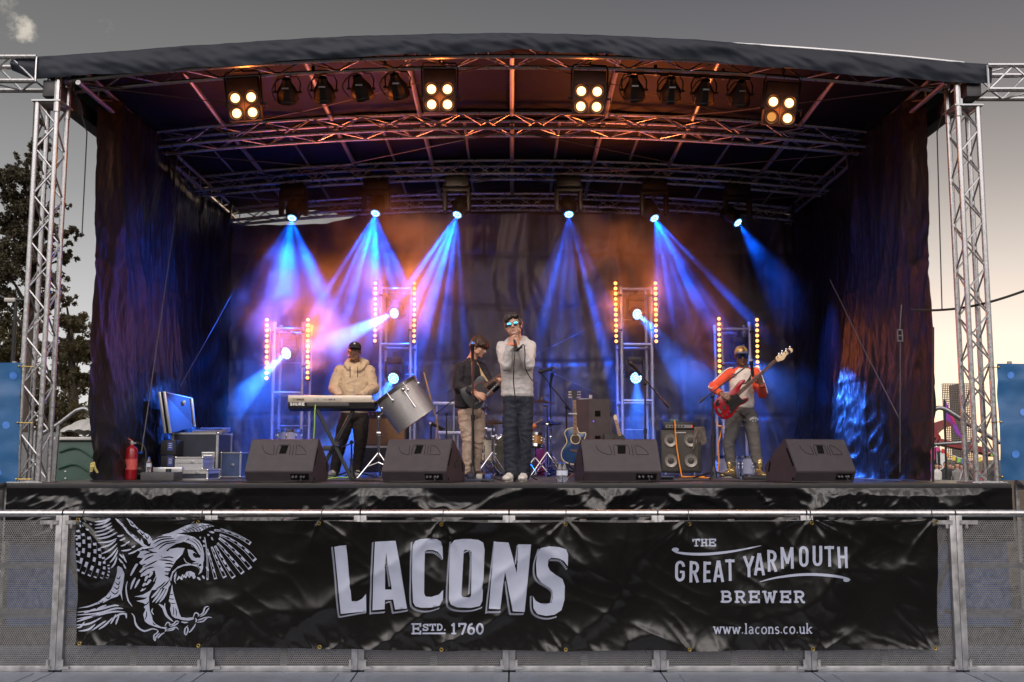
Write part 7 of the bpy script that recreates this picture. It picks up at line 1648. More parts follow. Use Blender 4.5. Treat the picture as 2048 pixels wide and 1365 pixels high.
m.loft([(J_(709, 726, .02), .070, .06, X, Z_), (J_(709, 734, .01), .135, .09, X, Z_), (J_(709, 743), .190, .115, X, Z_), (J_(709, 760), .192, .130, X, Z_), (J_(708, 785), .180, .128, X, Z_), (J_(708, 810), .182, .126, X, Z_), (J_(708, 824), .178, .122, X, Z_), (J_(708, 827), .165, .112, X, Z_)])
for q in 'LR': m.chain([J['s' + q], lerp(J['s' + q], J['e' + q], .5), J['e' + q], lerp(J['e' + q], J['w' + q], .5), lerp(J['e' + q], J['w' + q], .95)], [.082, .078, .070, .058, .044], 14)
m.chain([J_(697, 738, -.10), J_(693, 730, -.03), J_(699, 724, .06), J_(709, 722, .10), J_(722, 722, .07), J_(731, 727, 0), J_(722, 738, -.10), J_(711, 742, -.11)], [.026, .036, .042, .046, .048, .046, .030, .022], 10)
pn = [(near_line(J['s' + q] + Vector((0, 0, .02)), J['e' + q], .105), 1) for q in 'LR'] + [(near_line(J['e' + q], J['w' + q], .085), 1) for q in 'LR']
top = blob('hoodie', m, .008, 3, [SAND, SANP], r_, pn, wr=(.0048, 8, (1, 1, 1.4)))
f = cast([top], .003); m = MB(); m.path([f(708.5, y) for y in range(741, 792, 5)], .0035, 5); m.build('zip', KBP, r_)
for a in (700, 715): m = MB(); m.path([f(a + .2 * (y - 735) / 20, y) for y in range(734, 756, 3)], .005, 5); m.build('drawstring', BLK, r_)
m = MB(); m.path([f(718 + 4 * math.cos(t), 745.5 + 2.2 * math.sin(t)) for t in [i * math.pi / 6 for i in range(12)]], .002, 5, True); m.path([f(715.5 + i, 745.5) for i in range(6)], .002, 5); m.build('chest_print', M('print_brown', (.22, .16, .11), .7), r_)
m = MB(); m.ell(J_(708, 832), (.178, .13, .10))
for q in 'LR': m.chain([J['h' + q], lerp(J['h' + q], J['k' + q], .5), J['k' + q], lerp(J['k' + q], J['a' + q], .6), J['a' + q] + Z_ * -.01], [.098, .094, .076, .066, .060], 14)
blob('trousers', m, .009, 3, BTR, r_, wr=(.0045, 8, (1, 1, 1.6)))
shoe(r_, J['aL'], (-.3, -1), M('grey_trainer', (.36, .36, .36), .6), SOL); shoe(r_, J['aR'], (.2, -1), M('grey_trainer', (.36, .36, .36), .6), SOL)
def cap(r_, T, mt, brim, yawb=0):
    m = MB(); m.T = T; m.ell((0, -.014, .058), (.086, .104, .074), n=22, m=14); m.ell((0, -.026, .036), (.0855, .094, .040), n=22, m=10); m.T = None
    c = blob('cap', m, .006, 3, mt, r_)
    m = MB(); m.T = T
    def br(u, v):
        t = lerp(-1.25, 1.25, u); r0, r1 = .080, .080 + .072 * math.cos(t * .9) ** .7
        rr = lerp(r0, r1, v); return Vector((math.sin(t) * (.086 + (rr - .08) * .35), math.cos(t) * (rr + .008), .066 - .018 * v * math.cos(t) - .02 * abs(math.sin(t)) ** 2))
    m.grid(br, 18, 6); m.grid(lambda u, v: br(u, v) - Vector((0, 0, .005)), 18, 6); m.build('brim', brim, c, sharp=180)
    return c
c = cap(r_, T, CAPK, CAPK); f = cast([c], .003)
m = MB()
for k, rr in enumerate((1.1, 1.9, 2.7)): m.path([f(707.6 + rr * math.cos(t), 688.0 - rr * .75 * math.sin(t)) for t in [i * math.pi / 10 for i in range(6)]], .003, 5)
m.path([f(707.6 + i * .5, 688.3) for i in range(7)], .003, 5); m.build('cap_emblem', WHT, c)
# ------------------------------------------------ the bass player
Y0 = 12.78
r_ = thing('person', 'bass player in a white shirt with red striped sleeves, grey joggers, gold shoes, camouflage cap and sunglasses', 'person', foot(1482, Y0, 0))
r_['label'] = 'bass player in red-sleeved white shirt, grey joggers, gold shoes, camouflage cap and sunglasses'
SHW = M('shirt_white', (.62, .58, .56), .8, 0, .05, 8, .2, 220); SHR = M('shirt_red', (.72, .085, .035), .75, 0, .1, 8, .2, 220); JOG = M('joggers_grey', (.115, .108, .108), .9, 0, .12, 9, .3, 240)
T = head_T(J_(1483, 712.5, -.05), 176, -10, 3)
J = dict(nb=J_(1485, 738, .0), ch=J_(1484, 762), wa=J_(1485, 795), pe=J_(1484, 820), sL=J_(1459, 747), sR=J_(1511, 746), eL=J_(1425, 775, -.10), eR=J_(1525, 788, -.12), wL=J_(1440.5, 787, -.33), wR=J_(1523.5, 770, -.30), hL=J_(1472, 830), hR=J_(1498, 830), kL=J_(1457, 886, -.04), kR=J_(1509, 888, -.04), aL=foot(1463, Y0 - .02), aR=foot(1518, Y0 - .05))
hd = {'L': (J['wL'], J_(1455, 793, -.40) - J['wL'], (.1, .9, -.2), -1, dict(curl=(20, 32, 25), spread=5, thumb=25)), 'R': (J['wR'], J_(1518, 752, -.42) - J['wR'], (-.35, -.5, .5), -1, dict(curl=(40, 60, 45), spread=6, thumb=40))}
hd['R'] = (J['wR'], J_(1517, 752, -.36) - J['wR'], (-.2, .9, .3), 1, dict(curl=(30, 50, 40), spread=5, thumb=40))
body_common(r_, T, SKIN4, LIPD, J, None, hd, .060)
glasses(r_, T, M('mirror_lens_dark', (.02, .05, .25), .12, .8, .1, 3), BLK)
m = MB(); X = Vector((1, 0, 0))
m.loft([(J_(1485, 735, .01), .066, .058, X, Z_), (J_(1485, 740), .125, .085, X, Z_), (J_(1484, 747), .170, .105, X, Z_), (J_(1484, 765), .165, .118, X, Z_), (J_(1484, 790), .150, .116, X, Z_), (J_(1484, 808), .150, .114, X, Z_), (J_(1484, 815), .148, .11, X, Z_), (J_(1484, 817), .138, .10, X, Z_)])
for q in 'LR': m.chain([J['s' + q], lerp(J['s' + q], J['e' + q], .5), J['e' + q], lerp(J['e' + q], J['w' + q], .5), lerp(J['e' + q], J['w' + q], .92)], [.064, .060, .056, .048, .038], 14)
pn = [(near_line(lerp(J['nb'], J['s' + q], .72) + Vector((0, 0, .035)), J['e' + q], .085), 1) for q in 'LR'] + [(near_line(J['e' + q], J['w' + q], .08), 1) for q in 'LR'] + [(ball(J_(1485, 736.5, 0), (.088, .09, .024)), 1)]
top = blob('shirt', m, .008, 3, [SHW, SHR], r_, pn, wr=(.0035, 9, (1, 1, 1.3)))
f = cast([top], .003)
for q, sg in (('L', -1), ('R', 1)):
    for k in (-1, 0, 1):
        m = MB(); a, b, c = J['s' + q], J['e' + q], J['w' + q]; up = Vector((sg * .55, -.35, .75)).normalized() if q == 'L' else Vector((.75, -.55, .35)).normalized(); sd_ = Vector((.2 * sg, -1, -.2)).normalized() * .017 * k
        o1 = Vector((sg * .5, -.2, .8)).normalized(); pts = [lerp(J['nb'], a, .55) + o1 * .055 + sd_, a + o1 * .064 + sd_, lerp(a, b, .5) + up * .062 + sd_, b + Vector((sg * .9, -.4, .1)).normalized() * .058 + sd_, lerp(b, c, .35) + Vector((sg * .5, -.8, .1)).normalized() * .052 + Vector((0, 0, .017 * k))]
        m.path(catmull(pts, 5), .0052, 6); m.build('sleeve_stripe', WHT, r_)
m = MB(); m.path([f(1467.5 + 5 * math.cos(t), 752.5 - 4.2 * math.sin(t)) for t in [i * math.pi / 8 for i in range(9)]], .006, 6); m.path([f(1464 + i, 755.0) for i in range(8)], .005, 6); badge = m.build('chest_badge', M('badge_navy', (.05, .06, .12), .6), r_)
m = MB(); m.path([f(1465.5 + i, 752.6) for i in range(5)], .007, 6); m.build('badge_centre', ORB, badge)
m = MB(); ribbon(catmull([J_(1502, 738, -.04), J_(1502, 746, -.10), J_(1500, 756, -.15), J_(1496, 764, -.22), P(1491, 768, 12.44)], 4), .05, (1, 0, .15)); m.build('guitar_strap', BLK, r_)
m = MB(); m.ell(J_(1484, 824), (.152, .118, .085))
for q in 'LR': m.chain([J['h' + q], lerp(J['h' + q], J['k' + q], .5), J['k' + q], lerp(J['k' + q], J['a' + q], .6), J['a' + q] + Z_ * .06], [.094, .088, .072, .062, .050], 14)
jog = blob('joggers', m, .009, 3, JOG, r_, wr=(.0045, 8, (1, 1, 1.8)))
f2 = cast([jog], .004); bx = even('PEACOCK', 1499.5, 1517, 0, 5.2, {}, .18); bx2 = []
for i, (a, b, c, d) in enumerate(bx): yy = 833.8 + (i - 3) ** 2 * .36; bx2.append((a, b, yy, yy + 5.0))
decal('leg_lettering', word('PEACOCK', bx2, SANS, .85) + [([(1504.5, 841.8), (1512.5, 841.8), (1512.5, 843.3), (1504.5, 843.3)], True)], f2, 5, r_, WHT)
GOLD = M('gold_leather', (.62, .46, .20), .26, .85, .15, 14, .25, 60)
shoe(r_, J['aL'] + Vector((.0, 0, 0)), (-.8, -.7), GOLD, SOL, high=True, k=1.1); shoe(r_, J['aR'], (.12, -1), GOLD, SOL, high=True, k=1.1)
CAMO = M('camouflage_gold', (.52, .34, .14), .45, .2, .2, 14, dirt=(.045, .03, .02, .46), ds=16); BRIMB = M('brim_satin', (.10, .14, .30), .3, .3)
cap(r_, T, CAMO, BRIMB)
band(r_, lerp(J['eL'], J['wL'], .98), J['wL'] - J['eL'], .036, .05, ORB, 'wristband'); band(r_, lerp(J['eR'], J['wR'], .98), J['wR'] - J['eR'], .038, .026, BLK, 'watch')
m = MB(); m.ell(J['wL'] + (J_(1455, 793, -.40) - J['wL']).normalized() * .095 + Vector((0, -.012, 0)), .009); m.build('ring', CHROME, r_)
# ================================================================== BEHIND AND BESIDE THE STAGE
NEED = M('needles', (.050, .042, .024), .7, 0, .5, 3); LEAFY = M('broad_leaves', (.065, .055, .028), .6, 0, .5, 4); BARK = M('bark', (.060, .045, .035), .85, 0, .3, 12, .5, 60)
for mm, tr in ((NEED, .15), (LEAFY, .3)):
    t = mm.node_tree; b = t.nodes['Principled BSDF']; tl_ = t.nodes.new('ShaderNodeBsdfTranslucent'); tl_.inputs[0].default_value = (.16, .13, .03, 1); mxs = t.nodes.new('ShaderNodeMixShader'); mxs.inputs[0].default_value = tr
    t.links.new(b.outputs[0], mxs.inputs[1]); t.links.new(tl_.outputs[0], mxs.inputs[2]); t.links.new(mxs.outputs[0], t.nodes['Material Output'].inputs[0])
def tree(name, label, trunk_px, top_px, Y, clumps, leaf, n, mt, seed, depth=.8):
    rnd = np.random.RandomState(seed); base = P(*trunk_px, Y); base.z = 0; tp = P(*top_px, Y)
    r_ = thing(name, label, 'tree', base, 'trees left of the stage')
    m = MB(); mid = lerp(base, tp, .5) + Vector((.15, .1, 0)); m.path(catmull([base, lerp(base, mid, .5), mid, lerp(mid, tp, .6), tp], 4), [lerp(.24, .03, i / 16) for i in range(17)], 9)
    pts = []
    for (a, b, rp) in clumps:
        c = P(a, b, Y); c.y += rnd.uniform(-1, 1) * depth; pts.append((c, rp * S(Y)))
        k = lerp(base, tp, min(.95, max(.15, (c.z - .8) / max(tp.z, 1)))); m.path(catmull([k, lerp(k, c, .5) + Vector((0, 0, .12)), c], 4), [lerp(.055, .012, i / 8) for i in range(9)], 6)
    m.build('trunk', BARK, r_)
    tot = sum(q[1] ** 2 for q in pts); vs, fs = [], []
    for c, rad in pts:
        k = int(n * rad ** 2 / tot); d = rnd.normal(size=(k, 3)); d /= np.linalg.norm(d, axis=1)[:, None]; rr = rad * rnd.uniform(0, 1, k) ** .45
        sub = rnd.normal(size=(max(5, k // 34), 3)) * rad * .62; sub[:, 2] *= .5
        ctr = sub[rnd.randint(0, len(sub), k)] * .9 + d * (rr * .22)[:, None]
        for q in ctr:
            p = np.array(c) + q; u = rnd.normal(size=3); u /= np.linalg.norm(u); v = np.cross(u, rnd.normal(size=3)); v /= np.linalg.norm(v); s = leaf * rnd.uniform(.5, 1.25); o = len(vs)
            vs += [p - u * s, p + v * s * .42, p + u * s, p - v * s * .42]; fs.append((o, o + 1, o + 2, o + 3))
    m = MB(); m.add([Vector(x) for x in vs], fs); m.build('crown', mt, r_, smooth=False)
tree('conifer_tree', 'tall dark conifer with ragged limbs behind the left truss tower', (36, 950), (70, 205), 27, [(84, 245, 14), (75, 275, 18), (92, 300, 20), (62, 318, 22), (18, 335, 26), (45, 345, 24), (100, 345, 20), (5, 360, 28), (70, 372, 30), (20, 395, 30), (110, 380, 20), (55, 415, 34), (10, 440, 34), (85, 430, 30), (128, 405, 10), (40, 470, 38), (100, 470, 30), (135, 468, 18), (157, 466, 11), (5, 500, 36), (70, 515, 38), (118, 512, 22), (142, 490, 8), (25, 550, 44), (90, 560, 34), (60, 600, 40), (5, 600, 40), (110, 600, 20)], .06, 40000, NEED, 3)
tree('broadleaf_tree', 'bushy tree with sunlit edges between the left tower and the curtain', (140, 950), (140, 640), 33, [(150, 605, 20), (120, 640, 34), (158, 650, 26), (105, 690, 40), (150, 705, 38), (170, 690, 18), (120, 750, 48), (165, 760, 30), (100, 810, 50), (150, 830, 44), (120, 880, 50), (165, 890, 40)], .075, 26000, LEAFY, 5, 1.4)
tree('broadleaf_tree', 'dense dark tree behind the street lamp at the left edge', (20, 950), (30, 600), 36, [(10, 620, 45), (55, 640, 42), (-20, 660, 50), (20, 700, 55), (75, 705, 45), (-10, 770, 60), (50, 780, 55), (95, 790, 40), (20, 850, 60), (80, 870, 55), (30, 920, 60), (105, 920, 50), (-40, 720, 60), (-60, 840, 70)], .09, 22000, LEAFY, 9, 1.4)
# street lamp
r_ = thing('street_lamp', 'thin black street lamp with a short arm in front of the dark tree', 'street lamp', Vector((P(31, 700, 20).x, 20, 0)))
m = MB(); a = P(32, 602, 20); m.tube((a.x, 20, 0), a, .05, .035); m.build('post', BLKM, r_); m = MB(); m.tube(P(-40, 575, 20), P(20, 602, 20), .03); m.tube(P(20, 602, 20), P(58, 600, 20), .03); m.build('arm', BLKM, r_)
m = MB(); m.box(P(22, 601, 20), (.22, .14, .08), None, .02); m.build('bracket', KBP, r_)
# portable toilet
GRN = M('toilet_green', (.030, .075, .058), .45, 0, .12, 4); WPL = M('toilet_roof', (.50, .49, .47), .5, 0, .08, 5)
Y = 15.2; a, b = P(114, 880, Y), P(190, 960, Y); r_ = thing('portable_toilet', 'dark green portable toilet cabin with a domed pale roof behind the stage corner', 'portable toilet', ((a.x + b.x) / 2, Y + .5, 0))
m = MB(); m.box(((a.x + b.x) / 2, Y + .5, a.z / 2 + .01), (b.x - a.x, 1.0, a.z - .02), None, .06)
for k in range(3): m.path(catmull([(a.x + .05, Y - .005, a.z - .18 - k * .24), ((a.x + b.x) / 2, Y - .015, a.z - .12 - k * .24), (b.x - .05, Y - .005, a.z - .26 - k * .24)], 6), .018, 6)
m.build('cabin', GRN, r_)
m = MB()
def dome(u, v):
    x = lerp(a.x - .03, b.x + .03, u); y = lerp(Y - .05, Y + 1.05, v); h = (math.sin(math.pi * min(1, u * .8 + .06)) ** .6) * (math.sin(math.pi * min(.98, max(.02, v))) ** .35); return Vector((x, y, a.z + .02 + .30 * h + .02 * abs(math.sin(u * 14))))
m.grid(dome, 30, 16); m.box(((a.x + b.x) / 2, Y + .5, a.z + .015), (b.x - a.x + .06, 1.1, .05), None, .015); m.build('roof', WPL, r_, sharp=60)
m = MB()
for py in (943, 957): m.tube(P(131, py, Y) + Vector((0, .01, 0)), P(131, py, Y) - Vector((0, .012, 0)), .012)
m.build('bolt', WHT, r_)
Y = 16.5; r_ = thing('site_fence', 'grey metal site fence behind the left tower foot', 'fence', (P(70, 900, Y).x, Y, 0)); m = MB(); a, b = P(20, 862, Y), P(116, 960, Y)
for q in range(3): m.tube((lerp(a.x, b.x, q / 2), Y, 0), (lerp(a.x, b.x, q / 2), Y, a.z), .02)
m.build('post', STEEL, r_); m = MB(); m.box(((a.x + b.x) / 2, Y + .03, a.z / 2 + .1), (b.x - a.x, .01, a.z - .25)); m.build('panel', M('fence_panel', (.16, .165, .17), .6, 0, .15, 6), r_)
# handrails at the stage side steps
for k, (post, rail, lb) in enumerate((((P(117, 850, 10.95), P(108, 961, 10.95)), [P(84, 868, 10.95), P(117, 849, 10.95), P(147, 826, 10.95), P(158, 820, 10.95), P(170, 818, 10.95), P(180, 824, 10.95), P(185, 834, 10.95), P(186.5, 844, 10.95)], 'curved silver handrail of the side steps beside the green toilet'), ((P(1927, 843, 10.95), P(1934, 960, 10.95)), [P(2000, 886, 10.95), P(1960, 862, 10.95), P(1935, 848, 10.95), P(1905, 828, 10.95), P(1890, 819, 10.95), P(1877, 816, 10.95), P(1868, 821, 10.95), P(1861, 831, 10.95)], 'curved grey handrail of the side steps in front of the funfair'))):
    r_ = thing('handrail', lb, 'handrail', Vector((post[1].x, post[1].y, DZ)), 'handrails of the side steps'); post[1].z = DZ + .005
    m = MB(); m.path(catmull(rail, 5), .024, 10); m.build('rail', STEEL, r_); m = MB(); m.tube(post[0], post[1], .022); m.build('post', STEEL, r_)
m = MB(); m.tube(P(1858, 890, 11.3), P(1958, 883, 11.3), .018, n=10); o = m.build('guard_rail', STEEL, origin=P(1900, 887, 11.3)); tag(o, 'straight silver guard rail crossing between the curtain and the right tower', 'rail')
r_ = thing('folded_stand', 'small folded metal tripod at the foot of the right handrail', 'stand', Vector((P(1927, 960, 10.5).x, 10.5, DZ)))
for a, b in (((1931, 905), (1927, 937)), ((1927, 935), (1919, 962)), ((1929, 936), (1947, 960)), ((1928, 935), (1926, 960))): m = MB(); p, q = P(*a, 10.5), P(*b, 10.5); m.tube(p, Vector((q.x, q.y, max(q.z, DZ + .01))), .011); m.build('leg', STEEL, r_)
# blue banners beside the towers
BLUB = M('blue_pvc', (.018, .095, .24), .45, 0, .2, 2, .1, 40, crease=.35, cs=3); DOT = M('banner_dot', (.06, .20, .60), .45, 0, .3, 10)
for sx, x0, x1, y0, y1, dots, lb in ((-1, -150, 43, 726, 966, ((27, 752, 8), (14, 851, 7.5), (-2, 946, 7)), 'blue banner with round dots hanging at the outer side of the left tower'), (1, 1993, 2180, 728, 961, ((2021, 751, 7), (2046, 825, 7), (2029, 909, 8)), 'blue banner with round dots hanging at the outer side of the right tower')):
    Y = 9.97; r_ = thing('blue_banner', lb, 'banner', P((x0 + x1) / 2, y1, Y), 'blue dotted banners beside the stage')
    def bs(u, v, x0=x0, x1=x1, y0=y0, y1=y1, sx=sx):
        px = lerp(x0, x1, u); px += (-7 if sx < 0 else 8) * (1 - v) * (u if sx < 0 else 1 - u); p = P(px, lerp(y1, y0, v), Y); p.y -= .02 * nz(p.x * 2.5, p.z * 2) + .014 * ridge(p.x * 2 + p.z * 2.5, p.z - p.x, 2) + .008 * nz(p.x * 8, p.z * 7); return p
    m = MB(); m.grid(bs, 70, 90); m.build('sheet', BLUB, r_, sharp=180)
    for a, b, q in dots:
        m = MB(); c = P(a, b, Y); pts = [P(a + q * math.cos(t), b + q * math.sin(t), Y) for t in [i * math.pi / 10 for i in range(20)]]
        fy = lambda p: Vector((p.x, Y - .004 - (.02 * nz(p.x * 2.5, p.z * 2) + .014 * ridge(p.x * 2 + p.z * 2.5, p.z - p.x, 2) + .008 * nz(p.x * 8, p.z * 7)), p.z)); m.add([fy(c)] + [fy(p) for p in pts], [(0, 1 + i, 1 + (i + 1) % 20) for i in range(20)]); m.build('printed_dot', DOT, r_)
    for v in (0, .5, 1): e = bs(.985 if sx < 0 else .015, .03 + .94 * v); m = MB(); m.ell(e - Vector((0, .006, 0)), .011); m.path([e, e + Vector((-sx * .12, .05, 0))], .004, 5); m.build('tie', BRASS, r_)
    s0 = 1024 + sx * 1010; r2 = thing('scaffold_frame', ['scaffold frame below the left blue banner', 'scaffold frame below the right blue banner'][sx > 0], 'scaffold', Vector((P(s0, 1000, 10.2).x, 10.2, 0)), 'scaffold frames beside the stage')
    for dx in (0, .55): m = MB(); m.tube((P(s0, 1000, 10.2).x + sx * dx, 10.2, 0), (P(s0, 1000, 10.2).x + sx * dx, 10.2, DZ + 1.2), .024); m.build('post', STEEL, r2)
    for z in (.5, DZ - .05): m = MB(); m.tube((P(s0, 1000, 10.2).x, 10.2, z), (P(s0, 1000, 10.2).x + sx * .55, 10.2, z), .02); m.build('ledger', STEEL, r2)
    m = MB(); m.tube((P(s0, 1000, 10.2).x, 10.17, DZ), (P(s0, 1000, 10.2).x + sx * .9, 10.17, DZ - .5), .02); m.build('brace', STEEL, r2)
m = MB(); q = [P(1822, 620, 10.8), P(1870, 621, 10.6), P(1925, 616, 10.3), P(1985, 603, 10.0), P(2060, 578, 9.8), P(2140, 545, 9.6)]; o = m.path(catmull(q, 6), .012, 6).build('power_cable', RUB, origin=q[0]); tag(o, 'thick black cable strung from the right curtain past the right tower', 'cable')
m = MB(); a, b = P(1866, 655, 10.7), P(1866, 962, 10.7); m.tube(a, (b.x, b.y, DZ), .014); o = m.build('curtain_pole', BLKM, origin=(b.x, b.y, DZ)); tag(o, 'thin dark pole at the front edge of the right curtain', 'pole')
m = MB(); c = P(1800, 672, 10.9)
for s_ in (-1, 1): m.path([c + Vector((s_ * .025, 0, .06)), c + Vector((s_ * .025, 0, -.06))], .008, 6)
for z in (.06, -.06, .0): m.tube(c + Vector((-.03, 0, z)), c + Vector((.03, 0, z)), .009)
m.tube(c + Vector((0, 0, .06)), P(1803, 610, 10.9), .006); m.tube(c - Vector((0, 0, .06)), P(1800, 945, 10.9), .004); o = m.build('turnbuckle', WIRE, origin=c); tag(o, 'shiny turnbuckle on the guy wire in front of the right curtain', 'turnbuckle')
r_ = thing('site_hoarding', 'brown site hoarding beyond the right end of the stage', 'hoarding', (7.4, 13, 0)); m = MB(); m.box((7.4, 13, .62), (4.6, .04, 1.16)); m.build('panel', M('hoarding_brown', (.14, .105, .075), .8, 0, .25, 3), r_)
for q in range(4): m = MB(); m.box((5.2 + q * 1.45, 12.96, .66), (.07, .04, 1.3)); m.build('post', STEEL, r_)
# funfair on the right
LAT = M('lattice_concrete', (.14, .115, .10), .8, 0, .1, 1); Y = 130; a, b = P(1884, 768, Y), P(1951, 930, Y); r_ = thing('lattice_building', 'tall open grid facade building behind the funfair', 'building', ((a.x + b.x) / 2, Y, 0))
m = MB(); nx_, ny_ = 17, 38
for yy in (Y,):
    for i in range(nx_ + 1): x = lerp(a.x, b.x, i / nx_); m.box((x, yy, a.z / 2 + .08 * i / nx_), (.075, .12, a.z))
    for j in range(ny_ + 1): z = lerp(.3, a.z, j / ny_); m.box(((a.x + b.x) / 2, yy + .01, z), (b.x - a.x, .10, .085))
m.build('facade_grid', LAT, r_, smooth=False)
m = MB(); m.box((lerp(a.x, b.x, .62), Y + 1.5, a.z / 2), (.35, 3, a.z)); m.build('core', LAT, r_, smooth=False)
SLD = M('slide_red', (.20, .028, .030), .5, 0, .15, 3); Y = 46; r_ = thing('helter_skelter_slide', 'dark red curving slide in front of the grid building', 'slide', Vector((P(1900, 900, Y).x, Y, 0)))
q = catmull([P(1895, 846, Y + 2.5), P(1876, 853, Y + 1.5), P(1864, 864, Y), P(1867, 876, Y - .8), P(1885, 886, Y - 1), P(1915, 892, Y - .8), P(1950, 899, Y - .5), P(1985, 908, Y)], 5); m = MB()
for p1, p2 in zip(q, q[1:]): d = p2 - p1; m.box((p1 + p2) / 2, (d.length + .03, .5, .26), d.to_track_quat('X', 'Z').to_matrix())
m.build('chute', SLD, r_); 
for i in (8, 18, 27): m = MB(); m.tube((q[i].x, q[i].y, 0), q[i], .06); m.build('support', BLKM, r_)
FC = [M('flag_' + n_, c, .7, 0, .1, 5) for n_, c in (('red', (.55, .03, .03)), ('pink', (.55, .05, .22)), ('orange', (.75, .25, .04)), ('yellow', (.72, .52, .06)), ('green', (.22, .50, .08)), ('blue', (.06, .20, .55)))]
Y = 27; r_ = thing('bunting', 'string of coloured spotted bunting flags above the crowd', 'bunting', P(1900, 918, Y)); fl = [(1862, 902, 0), (1875, 899, 1), (1887, 903, 0), (1894, 910, 2), (1908, 917, 3), (1918, 921, 4), (1926, 923, 5), (1938, 926, 0), (1949, 924, 2), (1960, 919, 3), (1985, 908, 4)]
m = MB(); m.path(catmull([P(a, b - 5, Y) for a, b, c in fl], 3), .008, 4); m.build('string', WHT, r_)
for a, b, c in fl: m = MB(); m.prism([P(a - 3.4, b - 4.6, Y), P(a + 3.4, b - 5.2, Y), P(a + 3, b + 5, Y), P(a, b + 3.6, Y), P(a - 3, b + 5.2, Y)], (0, .01, 0)); m.build('flag', FC[c], r_, fix=True, smooth=False)
PUR = M('purple_cloth', (.22, .04, .34), .7, 0, .15, 3); MGN = M('magenta_cloth', (.45, .02, .12), .7, 0, .15, 3)
Y = 24; r_ = thing('feather_flag', 'slanting purple and magenta feather flag on a pole', 'flag', Vector((P(1891, 940, Y).x, Y, 0)))
m = MB(); m.prism([P(*p, Y) for p in ((1890, 801), (1896, 812), (1904, 826), (1912, 848), (1918, 862), (1925, 878), (1912, 868), (1905, 850), (1897, 843), (1889, 839))], (0, .02, 0)); m.build('cloth', PUR, r_, fix=True)
m = MB(); m.prism([P(*p, Y - .01) for p in ((1897, 814), (1904, 827), (1910, 843), (1912, 850), (1905, 845), (1899, 832))], (0, .004, 0)); m.build('stripe', MGN, r_, fix=True); m = MB(); m.tube((P(1889, 940, Y).x, Y, 0), P(1889, 800, Y), .025); m.build('pole', BLKM, r_)
Y = 20; a, b = P(1848, 908, Y), P(1868, 960, Y); r_ = thing('market_stall', 'purple and pink clad stall at the edge of the right curtain', 'stall', ((a.x + b.x) / 2, Y + .4, 0)); m = MB(); m.box(((a.x + b.x) / 2, Y + .4, (a.z - .15) / 2), (b.x - a.x, .8, a.z - .15), None, .02); m.build('body', PUR, r_); m = MB(); m.box(((a.x + b.x) / 2, Y + .4, a.z), (b.x - a.x + .06, .9, .26), None, .03); m.build('canopy', FC[1], r_)
Y = 60; r_ = thing('white_kiosk', 'small white kiosk behind the bunting', 'kiosk', Vector((P(1876, 915, Y).x, Y, 0))); a, b = P(1869, 903, Y), P(1884, 930, Y); m = MB(); m.box(((a.x + b.x) / 2, Y, a.z / 2), (b.x - a.x, 1, a.z), None, .03); m.build('wall', M('kiosk_white', (.55, .55, .55), .6), r_); m = MB(); m.box(((a.x + b.x) / 2, Y, a.z + .05), (b.x - a.x + .2, 1.2, .1)); m.build('roof', WPL, r_)
CRC = [M('crowd_' + n_, c, .8) for n_, c in (('black', (.02, .02, .022)), ('navy', (.03, .035, .05)), ('grey', (.18, .17, .16)), ('red', (.30, .04, .05)), ('white', (.5, .48, .46)), ('hair', (.03, .02, .015)))]
cr = [(1873, 931, 0, 4, 'person in a pale top beside the purple stall'), (1881, 933, 1, 4, 'person with a white hood among the funfair crowd'), (1890, 928, 0, 0, 'person in black below the orange bunting flag'), (1899, 931, 1, 0, 'person in black at the middle of the funfair crowd'), (1905, 934, 2, 1, 'shorter person in navy below the yellow bunting flag'), (1914, 930, 0, 2, 'person in grey below the green bunting flag'), (1923, 933, 1, 3, 'person in a red jacket beside the right handrail post'), (1941, 932, 0, 0, 'person in black between the chords of the right tower'), (1953, 935, 2, 3, 'shorter person in red between the chords of the right tower'), (1975, 930, 1, 1, 'person in navy at the right side of the right tower')]
for px_, py_, dk, c_, lb in cr:
    Y = 34 + 4 * dk; tp = P(px_, py_ - 4, Y); h = max(1.25, tp.z); k = h / 1.72; b = Vector((tp.x, Y, 0)); r_ = thing('person', lb, 'person', b, 'people at the funfair'); q = lambda x, y, z: b + Vector((x, y, z)) * k
    m = MB(); m.ell(q(0, 0, 1.62), (.075 * k, .09 * k, .11 * k)); m.chain([q(0, 0, 1.52), q(0, 0, 1.42)], [.05 * k, .06 * k]); m.loft([(q(0, 0, 1.46), .10 * k, .08 * k, (1, 0, 0), Z_), (q(0, 0, 1.38), .20 * k, .11 * k, (1, 0, 0), Z_), (q(0, 0, 1.1), .17 * k, .11 * k, (1, 0, 0), Z_), (q(0, 0, .88), .18 * k, .12 * k, (1, 0, 0), Z_)])
    for s_ in (-1, 1): m.chain([q(s_ * .2, 0, 1.36), q(s_ * .25, 0, 1.1), q(s_ * .22, -.08, .86)], [.055 * k, .045 * k, .035 * k]); m.chain([q(s_ * .09, 0, .9), q(s_ * .1, -.02, .48), q(s_ * .1, 0, .06)], [.085 * k, .06 * k, .045 * k]); m.ell(q(s_ * .1, -.06, .04), (.045 * k, .11 * k, .04 * k))
    blob('body', m, .022, 2, [CRC[c_], SKIN2, CRC[5], CRC[1]], r_, [(lambda v, k=k: v[:, 2] > 1.50 * k, 1), (lambda v, k=k: (v[:, 2] > 1.66 * k), 2), (lambda v, k=k: v[:, 2] < .86 * k, 3)])
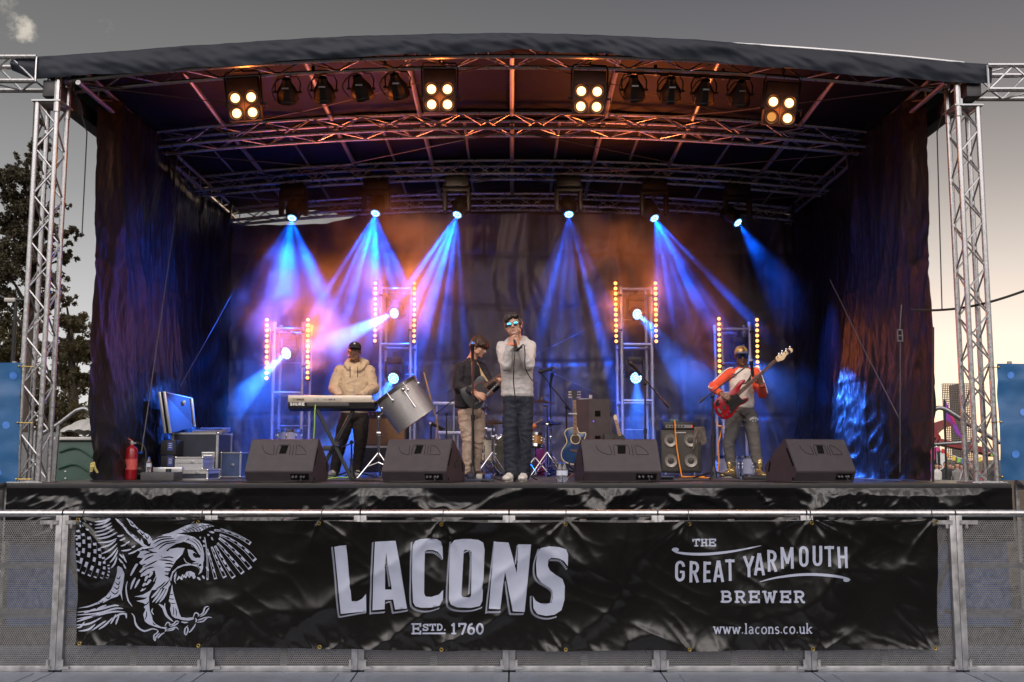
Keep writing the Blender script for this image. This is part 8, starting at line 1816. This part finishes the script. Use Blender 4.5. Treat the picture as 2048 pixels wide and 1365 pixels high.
# ================================================================== STAGE SMOKE
m = MB(); x0, x1, y0, y1, z0, z1 = -4.18, 4.18, 12.95, 15.74, DZ + .02, 5.4
m.box(((x0 + x1) / 2, (y0 + y1) / 2, (z0 + z1) / 2), (x1 - x0, y1 - y0, z1 - z0))
mt = bpy.data.materials.new('stage_smoke'); mt.use_nodes = True; t = mt.node_tree; t.nodes.remove(t.nodes['Principled BSDF'])
pv = t.nodes.new('ShaderNodeVolumePrincipled'); pv.inputs['Color'].default_value = (.92, .92, .95, 1); pv.inputs['Anisotropy'].default_value = .1
tcn = t.nodes.new('ShaderNodeTexCoord'); n1 = t.nodes.new('ShaderNodeTexNoise'); n1.inputs['Scale'].default_value = 1.35; n1.inputs['Detail'].default_value = 4; n1.inputs['Roughness'].default_value = .6
t.links.new(tcn.outputs['Object'], n1.inputs['Vector'])
mr = t.nodes.new('ShaderNodeMapRange'); mr.interpolation_type = 'SMOOTHSTEP'; t.links.new(n1.outputs[0], mr.inputs[0])
for i, v in enumerate((.42, .60, .10, 2.2)): mr.inputs[i + 1].default_value = v
sx = t.nodes.new('ShaderNodeSeparateXYZ'); t.links.new(tcn.outputs['Object'], sx.inputs[0])
def ramp(inp, a, b, c, d):
    q = t.nodes.new('ShaderNodeMapRange'); q.interpolation_type = 'SMOOTHSTEP'; t.links.new(inp, q.inputs[0])
    for i, v in enumerate((a, b, c, d)): q.inputs[i + 1].default_value = v
    return q.outputs[0]
def vm(op, a, b):
    q = t.nodes.new('ShaderNodeMath'); q.operation = op
    for i, x in enumerate((a, b)):
        if isinstance(x, (int, float)): q.inputs[i].default_value = x
        else: t.links.new(x, q.inputs[i])
    return q.outputs[0]
# the smoke hangs thickest on the keyboard side, thins at the centre and the far edges
left = ramp(sx.outputs[0], -.4, -1.6, .07, 1.0); right = ramp(sx.outputs[0], .7, 1.9, 0.0, .34); edge = vm('MULTIPLY', vm('MULTIPLY', ramp(sx.outputs[0], -4.15, -3.2, 0, 1.0), ramp(sx.outputs[0], 4.15, 2.9, 0, 1)), vm('MULTIPLY', ramp(sx.outputs[1], 12.95, 13.6, 0, 1), ramp(sx.outputs[2], 5.35, 4.7, 0, 1)))
pvd = vm('MULTIPLY', vm('MULTIPLY', vm('MULTIPLY', vm('ADD', left, right), edge), vm('MULTIPLY', mr.outputs[0], vm('ADD', ramp(sx.outputs[2], 2.9, 4.0, .36, 1.45), 0.0))), .36)
t.links.new(pvd, pv.inputs['Density']); t.links.new(pv.outputs[0], t.nodes['Material Output'].inputs['Volume'])
o = m.build('stage_smoke', mt, smooth=False); stuff(o)
